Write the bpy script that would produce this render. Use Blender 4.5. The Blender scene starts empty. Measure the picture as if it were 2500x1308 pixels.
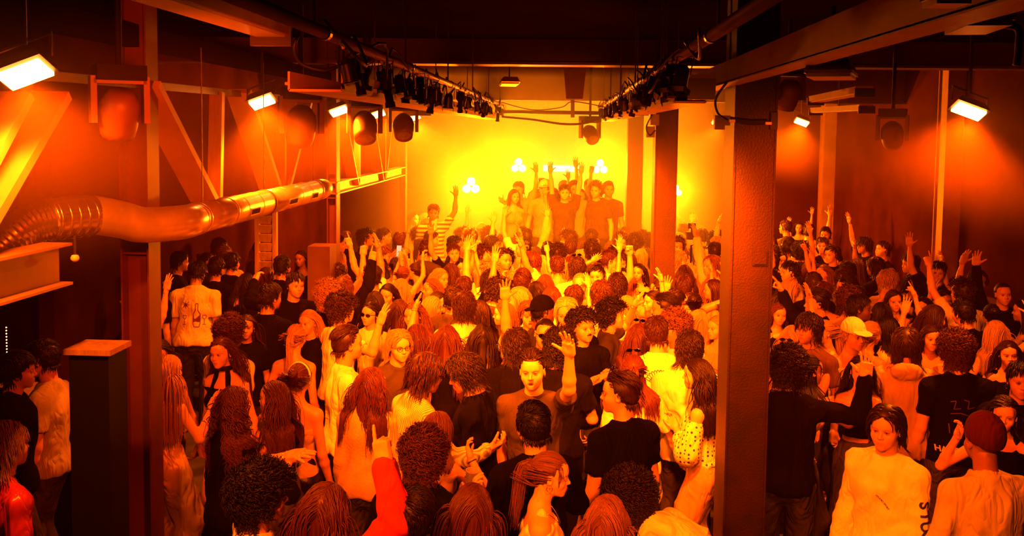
import bpy, math, random
import numpy as np
from mathutils import Vector, Matrix, Euler

SC = bpy.context.scene
COL = SC.collection
R = math.radians

# ---------------------------------------------------------------- camera
F_PX = 2400.0                       # focal length in pixels of the 2500 wide frame
CAM = (0.0, 0.0, 3.30)
cd = bpy.data.cameras.new('camera')
cam = bpy.data.objects.new('camera', cd)
COL.objects.link(cam)
cd.sensor_width = 36.0
cd.lens = 36.0 * F_PX / 2500.0
cd.shift_y = -160.0 / 2500.0
cd.clip_end = 200
YAW, PITCH, ROLL = R(3.0), R(-4.2), R(-0.7)
cam.location = CAM
CAM_M = Matrix.Rotation(YAW, 4, 'Z') @ Matrix.Rotation(R(90) + PITCH, 4, 'X') @ Matrix.Rotation(-ROLL, 4, 'Z')
cam.rotation_euler = CAM_M.to_euler()
SC.camera = cam

# ---------------------------------------------------------------- view, world
SC.view_settings.view_transform = 'Standard'
SC.view_settings.look = 'None'
SC.view_settings.gamma = 1.0
SC.view_settings.exposure = 0.0
SC.cycles.max_bounces = 4
SC.cycles.diffuse_bounces = 1
SC.cycles.glossy_bounces = 2
SC.cycles.transmission_bounces = 3
SC.cycles.transparent_max_bounces = 6
SC.cycles.volume_bounces = 0
SC.cycles.volume_step_rate = 4.0
SC.cycles.volume_max_steps = 48
SC.cycles.adaptive_threshold = 0.08
SC.cycles.sample_clamp_indirect = 4.0
SC.cycles.caustics_reflective = False
SC.cycles.caustics_refractive = False
w = bpy.data.worlds.new('world')
SC.world = w
w.use_nodes = True
w.node_tree.nodes['Background'].inputs[0].default_value = (1.0, 0.004, 0.0, 1)
w.node_tree.nodes['Background'].inputs[1].default_value = 0.006

AMBER = (1.0, 0.088, 0.0005)
ORANGE = (1.0, 0.050, 0.0003)
YELLOW = (1.0, 0.16, 0.001)
FLOODC = (1.0, 0.105, 0.001)
RED = (1.0, 0.012, 0.0)

def lamp(kind, name, loc, power, col, target=None, size=0.3, spot=90, blend=0.6, sy=None):
    d = bpy.data.lights.new(name, kind)
    d.energy = power
    d.color = col
    if kind == 'AREA':
        d.size = size
        if sy: d.shape = 'RECTANGLE'; d.size_y = sy
    else:
        d.shadow_soft_size = size
    if kind == 'SPOT':
        d.spot_size = R(spot); d.spot_blend = blend
    o = bpy.data.objects.new(name, d)
    o.location = loc
    if target is not None:
        v = Vector(target) - Vector(loc)
        o.rotation_euler = v.to_track_quat('-Z', 'Y').to_euler()
    COL.objects.link(o)
    return o

# the par cans on the two lighting bars, plus spots added to fill sides and stage haze: (x, y, aimed at x, y, watts, cone)
for (x, y, tx, ty, p, cone, c) in (
        (-1.0, 5.3, -0.4, 8.4, 3000, 84, AMBER), (0.59, 5.2, 0.4, 8.6, 3000, 84, AMBER),
        (-1.0, 8.3, -0.4, 10.8, 3000, 88, AMBER), (0.59, 8.5, 0.6, 10.8, 3000, 88, AMBER),
        (-1.0, 10.6, 0.0, 12.6, 1800, 90, AMBER), (0.59, 10.6, 0.6, 12.6, 1800, 90, AMBER),
        (-1.0, 2.4, -0.2, 5.4, 900, 74, AMBER), (0.59, 2.4, 1.0, 5.6, 1000, 84, AMBER),
        (-1.0, 4.3, -2.0, 6.6, 300, 90, ORANGE), (0.9, 4.6, 2.6, 7.4, 400, 95, ORANGE), (0.9, 7.4, 3.2, 9.6, 240, 95, ORANGE),
        (-1.0, 13.2, -0.9, 15.2, 1100, 100, YELLOW), (0.59, 13.2, 0.5, 15.2, 1100, 100, YELLOW)):
    lamp('SPOT', 'par_and_fill_spot', (x, y, 3.24), p * 1.18, c, (tx, ty, 1.2), 0.10, cone, 1.0)
# spot without a can, added beside the camera to brighten truss and duct
lamp('SPOT', 'par_and_fill_spot', (-1.0, 2.6, 3.4), 1000, ORANGE, (-2.6, 7.0, 3.05), 0.10, 46, 1.0)
# ---------------------------------------------------------------- pixel <-> world helpers
_Mi = CAM_M.to_3x3()
def ray(px, py):
    return (_Mi @ Vector(((px - 1250) / F_PX, (494 - py) / F_PX, -1.0)))
def at_z(px, py, z):
    d = ray(px, py)
    t = (z - CAM[2]) / d.z
    return Vector(CAM) + d * t
def at_y(px, py, y):
    d = ray(px, py)
    return Vector(CAM) + d * (y / d.y)
def at_x(px, py, x):
    d = ray(px, py)
    return Vector(CAM) + d * (x / d.x)

# ---------------------------------------------------------------- materials
def nt(name):
    m = bpy.data.materials.new(name)
    m.use_nodes = True
    n = m.node_tree.nodes
    return m, n, m.node_tree.links, n['Principled BSDF']
def noise_mat(name, c1, c2, scale=4, rough=0.7, metal=0.0, bump=0.0, stretch=None, detail=4, bscale=None, thr=(0.35, 0.65), spec=0.5):
    m, n, l, b = nt(name)
    tc = n.new('ShaderNodeTexCoord'); mp = n.new('ShaderNodeMapping')
    l.new(tc.outputs['Object'], mp.inputs[0])
    if stretch: mp.inputs['Scale'].default_value = stretch
    tx = n.new('ShaderNodeTexNoise'); tx.inputs['Scale'].default_value = scale; tx.inputs['Detail'].default_value = detail
    l.new(mp.outputs[0], tx.inputs['Vector'])
    cr = n.new('ShaderNodeValToRGB')
    cr.color_ramp.elements[0].color = (*c1, 1); cr.color_ramp.elements[1].color = (*c2, 1)
    cr.color_ramp.elements[0].position = thr[0]; cr.color_ramp.elements[1].position = thr[1]
    l.new(tx.outputs['Fac'], cr.inputs[0]); l.new(cr.outputs[0], b.inputs['Base Color'])
    b.inputs['Roughness'].default_value = rough; b.inputs['Metallic'].default_value = metal
    b.inputs['Specular IOR Level'].default_value = spec
    if bump:
        t2 = n.new('ShaderNodeTexNoise'); t2.inputs['Scale'].default_value = bscale or scale * 6; t2.inputs['Detail'].default_value = 3
        l.new(mp.outputs[0], t2.inputs['Vector'])
        bp = n.new('ShaderNodeBump'); bp.inputs['Strength'].default_value = bump; bp.inputs['Distance'].default_value = 0.01
        l.new(t2.outputs['Fac'], bp.inputs['Height']); l.new(bp.outputs[0], b.inputs['Normal'])
    return m
def plain(name, c, rough=0.6, metal=0.0, spec=0.5):
    m, n, l, b = nt(name)
    tx = n.new('ShaderNodeTexNoise'); tx.inputs['Scale'].default_value = 9
    mx = n.new('ShaderNodeMix'); mx.data_type = 'RGBA'
    mx.inputs['A'].default_value = (*[v * 0.85 for v in c], 1); mx.inputs['B'].default_value = (*c, 1)
    l.new(tx.outputs['Fac'], mx.inputs['Factor']); l.new(mx.outputs['Result'], b.inputs['Base Color'])
    b.inputs['Roughness'].default_value = rough; b.inputs['Metallic'].default_value = metal
    b.inputs['Specular IOR Level'].default_value = spec
    return m
def emit(name, c, s, base=(0.8, 0.8, 0.8)):
    m, n, l, b = nt(name)
    b.inputs['Base Color'].default_value = (*base, 1)
    b.inputs['Emission Color'].default_value = (*c, 1)
    b.inputs['Emission Strength'].default_value = s
    return m

M_WALL = noise_mat('red_lit_wall', (0.030, 0.007, 0.005), (0.050, 0.012, 0.009), 1.6, 0.8, bump=0.15, bscale=30, spec=0.0)  # red of the hall's light is put into the wall colour
M_WALLD = noise_mat('red_lit_dark_wall', (0.03, 0.012, 0.010), (0.05, 0.02, 0.016), 2.0, 0.8, spec=0.0)  # the same red light is mixed into this wall's colour
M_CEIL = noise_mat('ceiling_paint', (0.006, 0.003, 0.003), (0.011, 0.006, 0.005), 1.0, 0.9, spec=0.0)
M_FLOOR = noise_mat('floor_concrete', (0.05, 0.05, 0.05), (0.10, 0.095, 0.09), 2.5, 0.55)
M_STEEL = noise_mat('painted_steel', (0.24, 0.12, 0.09), (0.33, 0.18, 0.13), 3.0, 0.45, bump=0.1)
M_STRUT = noise_mat('brightened_steel', (0.42, 0.28, 0.20), (0.58, 0.42, 0.32), 3.0, 0.55, bump=0.1, spec=0.2)  # paler steel: the lit look of struts and trays is in its colour
M_HCOL = noise_mat('red_lit_steel', (0.075, 0.022, 0.014), (0.12, 0.038, 0.026), 3.0, 0.5, bump=0.1, spec=0.3)  # column steel reddened to hold the red of the light
M_COLD = noise_mat('red_lit_column', (0.006, 0.0010, 0.0008), (0.018, 0.0032, 0.0024), 5.0, 0.55, bump=0.22, bscale=80)  # red of the light is put into the column colour too
M_DIM = noise_mat('dim_steel', (0.07, 0.030, 0.025), (0.11, 0.05, 0.04), 3.0, 0.5)
M_BLACK = plain('black_metal', (0.02, 0.02, 0.02), 0.4)
M_BLACKM = plain('black_matte', (0.004, 0.003, 0.003), 0.8, spec=0.2)
M_RUBBER = plain('black_cable', (0.015, 0.015, 0.015), 0.5)
M_GALV = noise_mat('galvanised_steel', (0.62, 0.60, 0.57), (0.78, 0.76, 0.72), 9.0, 0.30, 0.75, bump=0.05)
M_FLEX = noise_mat('flexible_foil', (0.42, 0.40, 0.38), (0.55, 0.53, 0.5), 6.0, 0.22, 0.9)
M_CHROME = plain('bright_metal', (0.7, 0.68, 0.65), 0.2, 0.9)
M_WHITEP = plain('white_plastic', (0.75, 0.73, 0.70), 0.4)
M_WOOD = noise_mat('old_wood', (0.30, 0.20, 0.12), (0.42, 0.30, 0.2), 3.0, 0.6, stretch=(8, 8, 1), bump=0.3)

# ---------------------------------------------------------------- mesh building
class MB:
    def __init__(s): s.v = []; s.f = []; s.m = []
    def add(s, vs, fs, mi=0):
        b = len(s.v); s.v += [tuple(v) for v in vs]
        s.f += [tuple(i + b for i in f) for f in fs]; s.m += [mi] * len(fs); return s
    def box(s, c, d, rot=None, mi=0, taper=1.0):
        hx, hy, hz = d[0] / 2, d[1] / 2, d[2] / 2
        vs = [Vector((x * hx * (taper if z > 0 else 1), y * hy * (taper if z > 0 else 1), z * hz)) for z in (-1, 1) for y in (-1, 1) for x in (-1, 1)]
        if rot is not None: vs = [rot @ v for v in vs]
        vs = [v + Vector(c) for v in vs]
        return s.add(vs, [(0, 2, 3, 1), (4, 5, 7, 6), (0, 1, 5, 4), (2, 6, 7, 3), (0, 4, 6, 2), (1, 3, 7, 5)], mi)
    def bar(s, a, b, wd, ht, up=(0, 0, 1), mi=0):
        a, b = Vector(a), Vector(b); d = (b - a); L = d.length; z = d.normalized()
        x = Vector(up).cross(z)
        if x.length < 1e-4: x = Vector((1, 0, 0))
        x.normalize(); y = z.cross(x)
        rot = Matrix((x, y, z)).transposed()
        return s.box((a + b) / 2, (wd, ht, L), rot, mi)
    def tube(s, pts, r, n=10, cap=True, mi=0, closed=False):
        pts = [Vector(p) for p in pts]
        rs = r if isinstance(r, (list, tuple)) else [r] * len(pts)
        N = len(pts); vs = []; fs = []
        ref = None
        for i, p in enumerate(pts):
            if closed: t = pts[(i + 1) % N] - pts[i - 1]
            else: t = pts[min(i + 1, N - 1)] - pts[max(i - 1, 0)]
            if t.length < 1e-9: t = Vector((0, 0, 1))
            t.normalize()
            if ref is None:
                ref = t.orthogonal().normalized()
            ref = (ref - t * ref.dot(t))
            if ref.length < 1e-5: ref = t.orthogonal()
            ref.normalize(); bn = t.cross(ref)
            for k in range(n):
                a = 2 * math.pi * k / n
                vs.append(p + (ref * math.cos(a) + bn * math.sin(a)) * rs[i])
        for i in range(N if closed else N - 1):
            j = (i + 1) % N
            for k in range(n):
                fs.append((i * n + k, i * n + (k + 1) % n, j * n + (k + 1) % n, j * n + k))
        if cap and not closed:
            fs.append(tuple(range(n))[::-1]); fs.append(tuple((N - 1) * n + k for k in range(n)))
        return s.add(vs, fs, mi)
    def lathe(s, prof, n=16, mat=None, mi=0):
        vs = []; fs = []
        for (r, z) in prof:
            for k in range(n):
                a = 2 * math.pi * k / n
                v = Vector((r * math.cos(a), r * math.sin(a), z))
                vs.append(mat @ v if mat is not None else v)
        P = len(prof)
        for i in range(P - 1):
            for k in range(n):
                fs.append((i * n + k, i * n + (k + 1) % n, (i + 1) * n + (k + 1) % n, (i + 1) * n + k))
        return s.add(vs, fs, mi)
    def build(s, name, mats, parent=None, smooth=False, loc=None):
        me = bpy.data.meshes.new(name)
        me.from_pydata(s.v, [], s.f)
        for m in (mats if isinstance(mats, (list, tuple)) else [mats]): me.materials.append(m)
        if any(s.m): me.polygons.foreach_set('material_index', s.m)
        if smooth: me.polygons.foreach_set('use_smooth', [True] * len(me.polygons))
        o = bpy.data.objects.new(name, me)
        COL.objects.link(o)
        if parent is not None: o.parent = parent
        if loc is not None: o.location = loc
        return o
def smooth_path(pts, n=8, closed=False):
    pts = [Vector(p) for p in pts]; out = []
    N = len(pts)
    for i in range(N - 1):
        p0 = pts[max(i - 1, 0)]; p1 = pts[i]; p2 = pts[i + 1]; p3 = pts[min(i + 2, N - 1)]
        for k in range(n):
            t = k / n
            out.append(0.5 * ((2 * p1) + (p2 - p0) * t + (2 * p0 - 5 * p1 + 4 * p2 - p3) * t * t + (-p0 + 3 * p1 - 3 * p2 + p3) * t ** 3))
    out.append(pts[-1])
    return out
def tag(o, label=None, cat=None, group=None, kind=None):
    if label: o['label'] = label
    if cat: o['category'] = cat
    if group: o['group'] = group
    if kind: o['kind'] = kind
    return o
def empty(name, loc=(0, 0, 0), rz=0.0):
    o = bpy.data.objects.new(name, None); o.empty_display_size = 0.1
    COL.objects.link(o); o.location = loc; o.rotation_euler = (0, 0, rz); return o
def copy_tree(o, parent=None):
    c = o.copy(); COL.objects.link(c); c.parent = parent
    for ch in list(o.children): copy_tree(ch, c)
    return c
def structure(o, label=None): return tag(o, label, kind='structure')

# ---------------------------------------------------------------- the room
ZC = 4.32
structure(MB().box((0.2, 9, -0.05), (12.6, 26, 0.1)).build('floor', M_FLOOR))
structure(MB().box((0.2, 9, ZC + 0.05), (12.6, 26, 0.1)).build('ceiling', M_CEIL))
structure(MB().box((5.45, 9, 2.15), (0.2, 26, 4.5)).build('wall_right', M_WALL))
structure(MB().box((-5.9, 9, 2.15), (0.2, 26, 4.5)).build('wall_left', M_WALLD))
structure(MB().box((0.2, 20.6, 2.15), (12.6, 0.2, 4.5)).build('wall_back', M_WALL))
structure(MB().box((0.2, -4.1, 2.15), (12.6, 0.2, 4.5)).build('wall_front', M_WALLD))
# the wall behind the left-hand trusses is set nearer in the far half
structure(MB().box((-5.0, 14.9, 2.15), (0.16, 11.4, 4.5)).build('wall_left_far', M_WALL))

# transverse ceiling beams
def ibeam(mb, a, b, h=0.2, w_=0.12, t=0.014, up=(0, 0, 1)):
    a, b = Vector(a), Vector(b)
    z = (b - a).normalized(); u = Vector(up); u = (u - z * u.dot(z)).normalized()
    mb.bar(a + u * (h / 2 - t / 2), b + u * (h / 2 - t / 2), w_, t, up)
    mb.bar(a - u * (h / 2 - t / 2), b - u * (h / 2 - t / 2), w_, t, up)
    mb.bar(a, b, t, h - 2 * t, up)
bz = at_y(1375, 161, 11.1).z
def part_box(name, c, d, m, label, rot=None):
    return tag(MB().box(c, d, rot).build(name, m), label, 'beam', None, 'structure')
structure(MB().box((0.2, 11.2, (ZC + bz) / 2 + 0.02), (11, 0.16, ZC - bz - 0.02)).box((0.2, 11.1, bz + 0.015), (11, 0.36, 0.03)).build('ceiling_beam', M_DIM))
bz2 = at_y(1375, 246, 15.9).z
structure(MB().box((0.2, 16.0, (ZC + bz2) / 2), (11, 0.16, ZC - bz2)).box((0.2, 15.95, bz2 + 0.015), (11, 0.3, 0.03)).build('ceiling_beam', M_DIM))
structure(MB().box((0.2, 5.6, ZC - 0.05), (11, 0.3, 0.14)).build('ceiling_beam', M_CEIL))
# pilasters on the right wall
for y in (7.6, 13.7, 19.9):
    structure(MB().box((5.25, y, 2.15), (0.2, 0.30, 4.3)).box((5.24, y - 0.16, 2.15), (0.24, 0.02, 4.3)).box((5.24, y + 0.16, 2.15), (0.24, 0.02, 4.3)).build('wall_pilaster', M_STEEL))

# right row of box columns
def column(y, yd, wd, label, plates):
    t = MB()
    t.box((1.03 + wd / 2, y + yd / 2, 2.15), (wd, yd, 4.3))
    t.box((1.03 - 0.006, y + yd / 2, 2.15), (0.012, yd + 0.03, 4.3))
    t.box((1.03 + wd + 0.006, y + yd / 2, 2.15), (0.012, yd + 0.03, 4.3))
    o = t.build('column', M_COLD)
    structure(o, label); o['category'] = 'column'
    for (dx, dz, sx, sz) in plates:
        MB().box((1.03 + wd / 2 + dx, y - 0.006, dz), (sx, 0.012, sz)).box((1.03 + wd / 2 + dx, y - 0.016, dz), (sx * 0.8, 0.012, sz * 0.8)).build('access_plate', M_COLD, o)
    return o
column(6.0, 0.34, 0.23, 'wide dark painted steel column at the near end of the right-hand row', ((0.05, 2.55, 0.09, 0.10),))
column(11.1, 0.3, 0.225, 'middle painted column of the right-hand row, behind the wide dark one', ())
column(15.9, 0.3, 0.225, 'hazy column at the stage end of the right-hand row', ())

# left row of H columns carrying the trusses
def hcol(y, label, w_=0.17):
    t = MB()
    x0 = -2.6 - w_
    t.box((x0, y + 0.09, 2.15), (0.012, 0.18, 4.3)); t.box((x0 + w_, y + 0.09, 2.15), (0.012, 0.18, 4.3)); t.box((x0 + w_ / 2, y + 0.09, 2.15), (w_, 0.012, 4.3))
    for z in (2.78, 2.5):
        t.box((x0 + w_ / 2, y + 0.045, z), (w_ - 0.02, 0.09, 0.012))
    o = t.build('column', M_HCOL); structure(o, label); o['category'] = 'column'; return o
hcol(6.0, 'reddish steel H-section column behind the bend of the silver duct')
hcol(11.1, 'steel H-section column at the far end of the silver duct', 0.10)
hcol(16.0, 'slim hazy steel column left of the stage', 0.08)
hcol(1.9, 'steel column beside the camera')

# truss between the left columns
zc0 = at_x(900, 437, -2.65).z
truss = empty('steel_truss', (-2.65, 8.5, 0))
tag(truss, 'open steel truss of diagonal struts along the left side above the bar', 'truss')
def tp(name, mb, m=M_STEEL, lab=None):
    for i, v in enumerate(mb.v): mb.v[i] = (v[0] + 2.65, v[1] - 8.5, v[2])
    o = mb.build(name, m, truss)
    if lab: o['label'] = lab
m = MB(); ibeam(m, (-2.65, 11.1, zc0), (-2.65, 15.9, zc0), 0.14, 0.14); tp('bottom_chord', m)
m = MB(); ibeam(m, (-2.65, -2, zc0), (-2.65, 5.0, zc0 - 0.04), 0.22, 0.16); tp('bottom_chord', m)
m = MB(); m.bar((-2.72, 0.5, 3.86), (-2.72, 16.0, 3.86), 0.10, 0.14); tp('top_chord', m, M_CEIL)
def strut(p1, p2, w_=0.13, t=0.05, name='diagonal_strut', X=-2.65, m=M_STRUT):
    a = at_x(p1[0], p1[1], X); b = at_x(p2[0], p2[1], X)
    q = MB(); q.bar(a, b, w_, t, (1, 0, 0)); tp(name, q, m)
    return a, b
strut((352, 205), (500, 488), 0.05, 0.20)
strut((530, 225), (525, 492), 0.06, 0.10, 'upright', m=M_WOOD)
strut((582, 222), (665, 470), 0.05, 0.20)
strut((748, 240), (690, 465), 0.05, 0.14)
strut((686, 320), (686, 462), 0.05, 0.09, 'upright', m=M_WOOD)
strut((832, 290), (864, 450), 0.04, 0.14)
strut((872, 290), (872, 448), 0.04, 0.08, 'upright')
strut((905, 300), (928, 440), 0.04, 0.12)
strut((934, 290), (934, 436), 0.04, 0.10, 'upright')
strut((952, 300), (938, 432), 0.04, 0.08)
strut((-190, 640), (30, 232), 0.05, 0.20)
strut((-120, 640), (126, 232), 0.05, 0.20)
strut((60, 180), (700, 240), 0.05, 0.05, 'tie_rod', m=M_DIM)
# ---------------------------------------------------------------- glowing flood lamps
M_FLOOD = emit('flood_glass', (1.0, 0.20, 0.02), 70)
def flood(px, py, X, label, side, power, ln=0.175, wd=0.10):
    p = at_x(px, py, X)
    root = empty('flood_lamp', p)
    tag(root, label, 'lamp', 'glowing floodlights under the side ceilings')
    rt = Matrix.Rotation(-side * R(20), 3, 'Y') @ Matrix.Rotation(-R(32), 3, 'X')   # tipped to the room and to the camera
    mb = MB(); mb.box(rt @ Vector((0, 0, 0.045)), (ln + 0.04, wd + 0.04, 0.07), rt, taper=0.7); mb.build('housing', M_BLACK, root)
    mb = MB(); mb.box(rt @ Vector((0, 0, 0.0)), (ln, wd, 0.02), rt); mb.build('lens', M_FLOOD, root)
    top = ZC - p.z
    mb = MB(); mb.tube([rt @ Vector((-ln / 2 - 0.03, 0, 0.05)), rt @ Vector((-ln / 2 - 0.03, 0, 0.05)) + Vector((0, 0, 0.10)), rt @ Vector((ln / 2 + 0.03, 0, 0.05)) + Vector((0, 0, 0.10)), rt @ Vector((ln / 2 + 0.03, 0, 0.05))], 0.008, 6)
    mb.tube([(0, 0, 0.13), (0, 0, top)], 0.012, 6); mb.build('bracket', M_BLACK, root)
    dn = rt @ Vector((0, 0, -1))
    lamp('SPOT', 'flood_light', p + dn * 0.05, power, FLOODC, p + Vector((side * .35, .25, -2)), 0.07, 136, 0.5)
    return root
flood(62, 182, -2.35, 'large glowing white floodlight at the top left, nearest of the row by the truss', 1, 420, 0.20, 0.11)
flood(640, 250, -2.35, 'glowing floodlight above the silver duct, second of the row by the truss', 1, 750)
flood(828, 272, -2.35, 'small glowing floodlight just right of the duct end, third of the truss row', 1, 750)
flood(922, 280, -2.35, 'small glowing floodlight between two moving heads, fourth of the truss row', 1, 750)
flood(1012, 288, -2.35, 'small glowing floodlight beside the stage haze, farthest of the truss row', 1, 1000)
flood(2365, 272, 2.95, 'large glowing white floodlight under the ceiling on the right', -1, 850, 0.21, 0.11)
flood(1957, 299, 3.25, 'glowing floodlight just right of the wide dark column', -1, 800)
flood(1752, 302, 2.6, 'glowing floodlight half hidden by the clamp on the wide dark column', -1, 900)

# ---------------------------------------------------------------- silver duct
dz = at_x(430, 546, -2.32).z
duct = empty('air_duct', (-2.32, 7.0, dz))
tag(duct, 'silver round ventilation duct with an elbow and slotted grilles, left of the crowd', 'duct')
def dpart(name, mb, m, sm=False, lab=None, parent=duct):
    for i, v in enumerate(mb.v): mb.v[i] = (v[0] + 2.32, v[1] - 7.0, v[2] - dz)
    o = mb.build(name, m, parent, sm)
    if lab: o['label'] = lab
    return o
RD = 0.098
y0, y1 = 6.05, 9.35
mb = MB(); mb.tube([(-2.32, y0, dz), (-2.32, 7.48, dz)], RD, 40); dpart('duct_section', mb, M_GALV, True)
mb = MB(); mb.tube([(-2.32, 7.52, dz), (-2.32, 9.0, dz)], RD, 40); dpart('duct_section', mb, M_GALV, True)
mb = MB(); mb.tube([(-2.32, 9.03, dz), (-2.32, 9.30, dz), (-2.32, 9.38, dz), (-2.32, 9.42, dz)], [RD, RD, RD * 0.93, RD * 0.75], 40); dpart('end_cap', mb, M_GALV, True)
for yy in (6.05, 6.10, 7.50, 9.01, 6.62):
    mb = MB(); mb.tube([(-2.32, yy - 0.016, dz), (-2.32, yy - 0.008, dz), (-2.32, yy + 0.008, dz), (-2.32, yy + 0.016, dz)], [RD, RD + 0.006, RD + 0.006, RD], 40); dpart('duct_collar', mb, M_GALV if yy != 7.50 else M_DIM, True)
for yy in (6.35, 6.86, 7.2, 7.9, 8.3, 8.62):
    mb = MB(); mb.tube([(-2.32, yy - 0.004, dz), (-2.32, yy, dz), (-2.32, yy + 0.004, dz)], [RD, RD + 0.0025, RD], 40); dpart('seam', mb, M_GALV, True)
# segmented elbow turning to the left
el = [Vector((-2.32, 6.04, dz)), Vector((-2.322, 5.86, dz)), at_y(352, 549, 5.66), at_y(300, 537, 5.56), at_y(240, 526, 5.44), at_y(222, 525, 5.41)]
mb = MB(); mb.tube(smooth_path(el, 6), [RD + 0.004 + 0.010 * i / 30 for i in range(31)], 40, False); dpart('elbow', mb, M_GALV, True)
e2 = [at_y(222, 525, 5.41), at_y(165, 528, 5.28), at_y(112, 536, 5.16)]
mb = MB(); mb.tube(smooth_path(e2, 6), RD + 0.016, 40); dpart('reducer', mb, M_FLEX, True, 'darker shiny duct piece with rings')
for k in range(5):
    c = Vector(e2[0]).lerp(Vector(e2[2]), 0.1 + 0.2 * k); t = (Vector(e2[2]) - Vector(e2[0])).normalized()
    mb = MB(); mb.tube([c - t * 0.01, c, c + t * 0.01], [RD + 0.014, RD + 0.022, RD + 0.014], 40); dpart('clamp_ring', mb, M_FLEX, True)
e3 = smooth_path([at_y(112, 536, 5.16), at_y(70, 548, 5.08), at_y(30, 575, 5.0), at_y(-15, 615, 4.92), at_y(-80, 660, 4.8)], 12)
mb = MB(); mb.tube(e3, [RD + 0.010 + 0.007 * math.sin(i * 2.1) for i in range(len(e3))], 40); dpart('flexible_hose', mb, M_FLEX, True, 'crinkled dark foil hose')
# slotted grilles on the side facing the room
for yy, ln in ((6.98, 0.20), (7.98, 0.24), (8.68, 0.20)):
    a = R(-12)
    c = Vector((-2.32 + RD * math.cos(a), yy, dz + RD * math.sin(a)))
    rt = Matrix.Rotation(-a, 3, 'Y')
    fr = MB(); fr.box(c, (0.012, ln, 0.052), rt); f = dpart('grille', fr, M_GALV)
    n = 14
    sl = MB()
    for k in range(n):
        sl.box(c + rt @ Vector((0.007, -ln / 2 + ln * (k + 0.5 + 0.6) / (n + 0.2) * 0.93, 0)), (0.004, ln / n * 0.45, 0.036), rt)
    g = dpart('slots', sl, M_BLACKM, parent=f)
for yy in (6.2, 7.5, 9.0):
    mb = MB(); mb.tube([(-2.32, yy, dz + RD), (-2.32, yy, 3.8)], 0.004, 5); dpart('hanger_wire', mb, M_BLACK)

# ---------------------------------------------------------------- cable trays and battens under the ceiling
def tray(name, a, b, w_, h, label, lips=True, m=M_STEEL, cat='tray'):
    a, b = Vector(a), Vector(b)
    root = empty(name, (a + b) / 2); tag(root, label, cat)
    c = (a + b) / 2
    mb = MB(); mb.bar(a - c, b - c, w_, 0.012)
    if lips:
        for s in (-1, 1):
            mb.bar(a - c + Vector((s * w_ / 2, 0, h / 2)), b - c + Vector((s * w_ / 2, 0, h / 2)), 0.01, h)
            mb.bar(a - c + Vector((s * (w_ / 2 + 0.012), 0, h * 0.35)), b - c + Vector((s * (w_ / 2 + 0.012), 0, h * 0.35)), 0.014, 0.014)
    else:
        mb.bar(a - c + Vector((0, 0, h / 2)), b - c + Vector((0, 0, h / 2)), w_, h)
    mb.build('channel', m, root)
    n = max(2, int((b - a).length / 2.4))
    for k in range(n):
        p = a.lerp(b, (k + 0.5) / n) - c
        q = MB(); q.tube([p + Vector((0, 0, 0)), p + Vector((0, 0, ZC - (p + c).z))], 0.005, 6); q.build('hanger_rod', M_DIM, root)
    return root
zt = at_x(1000, 258, -1.2).z
tray('cable_tray', (-1.2, 4.7, zt), (-1.2, 16.5, zt), 0.26, 0.09, 'long pale steel cable tray under the left lighting bar', m=M_STRUT)
tray('cable_tray', (0.70, 5.6, zt - 0.01), (0.70, 16.5, zt - 0.01), 0.18, 0.08, 'long steel cable tray under the right lighting bar', m=M_STRUT)
zb = at_x(1700, 228, 0.98).z
tray('ceiling_rail', (0.98, 1.9, zb), (0.98, 15.5, zb), 0.11, 0.12, 'deep dark steel rail running over the right-hand columns towards the camera', False, M_STEEL, 'rail')
def batten(px0, py0, px1, py1, X, label, w_=0.13, h=0.08):
    a, b = at_x(px0, py0, X), at_x(px1, py1, X)
    c = (a + b) / 2; a = a - c; b = b - c
    root = empty('batten_light', c); tag(root, label, 'light fitting')
    q = MB(); q.bar(a + Vector((0, 0, h / 2)), b + Vector((0, 0, h / 2)), w_, h); q.build('housing', M_STEEL, root)
    q = MB(); q.bar(a + Vector((0, 0, -0.004)), b + Vector((0, 0, -0.004)), w_ * 0.8, 0.012); q.build('diffuser', M_WHITEP, root)
    d = (b - a).normalized() * 0.02
    for e, s in ((a, -1), (b, 1)):
        q = MB(); q.bar(e, e + d * s, w_ + 0.02, h * 1.4); q.build('end_cap', M_BLACK, root)
    q = MB(); q.tube([Vector((0, 0, h)), Vector((0, 0, ZC - c.z))], 0.006, 6); q.build('hanger_rod', M_DIM, root)
batten(1712, 218, 1565, 268, 0.74, 'fluorescent batten with a black end cap beside the right-hand cable tray')
batten(150, -76, 660, 84, -1.28, 'long steel batten light running out of the top left edge', 0.16, 0.07)
batten(2110, 226, 1992, 248, 2.4, 'small batten light under the ceiling right of the wide dark column', 0.14, 0.05)
batten(2115, 268, 1992, 274, 2.9, 'second small batten light below and behind the first on the right', 0.14, 0.05)

# radiant heater style luminaires
def luminaire(px, py, Y, label, L=0.42, W=0.2, rz=0.0, group='wedge shaped ceiling luminaires', drop=0.3):
    p = at_y(px, py, Y)
    root = empty('ceiling_luminaire', p, rz); tag(root, label, 'lamp', group)
    q = MB(); q.box((0, 0, 0.05), (W, L, 0.06), None, 0, 0.75); q.build('housing', M_STEEL, root)
    q = MB(); q.box((0, 0, 0.005), (W * 0.94, L * 0.94, 0.03)); q.build('lens', M_WHITEP, root)
    q = MB(); q.box((0, 0, 0.012), (W * 1.02, L * 1.02, 0.014)); q.build('rim', M_CHROME, root)
    q = MB(); q.tube([(0, 0, 0.08), (0, 0, min(drop, ZC - p.z))], 0.01, 6); q.build('bracket', M_BLACK, root)
luminaire(1243, 206, 12.2, 'pale rectangular luminaire hanging alone in the middle of the ceiling bay', 0.8, 0.22, R(6), drop=1)
luminaire(640, 78, 4.15, 'luminaire on the end of the long batten, top left', 0.25, 0.12)
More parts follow.
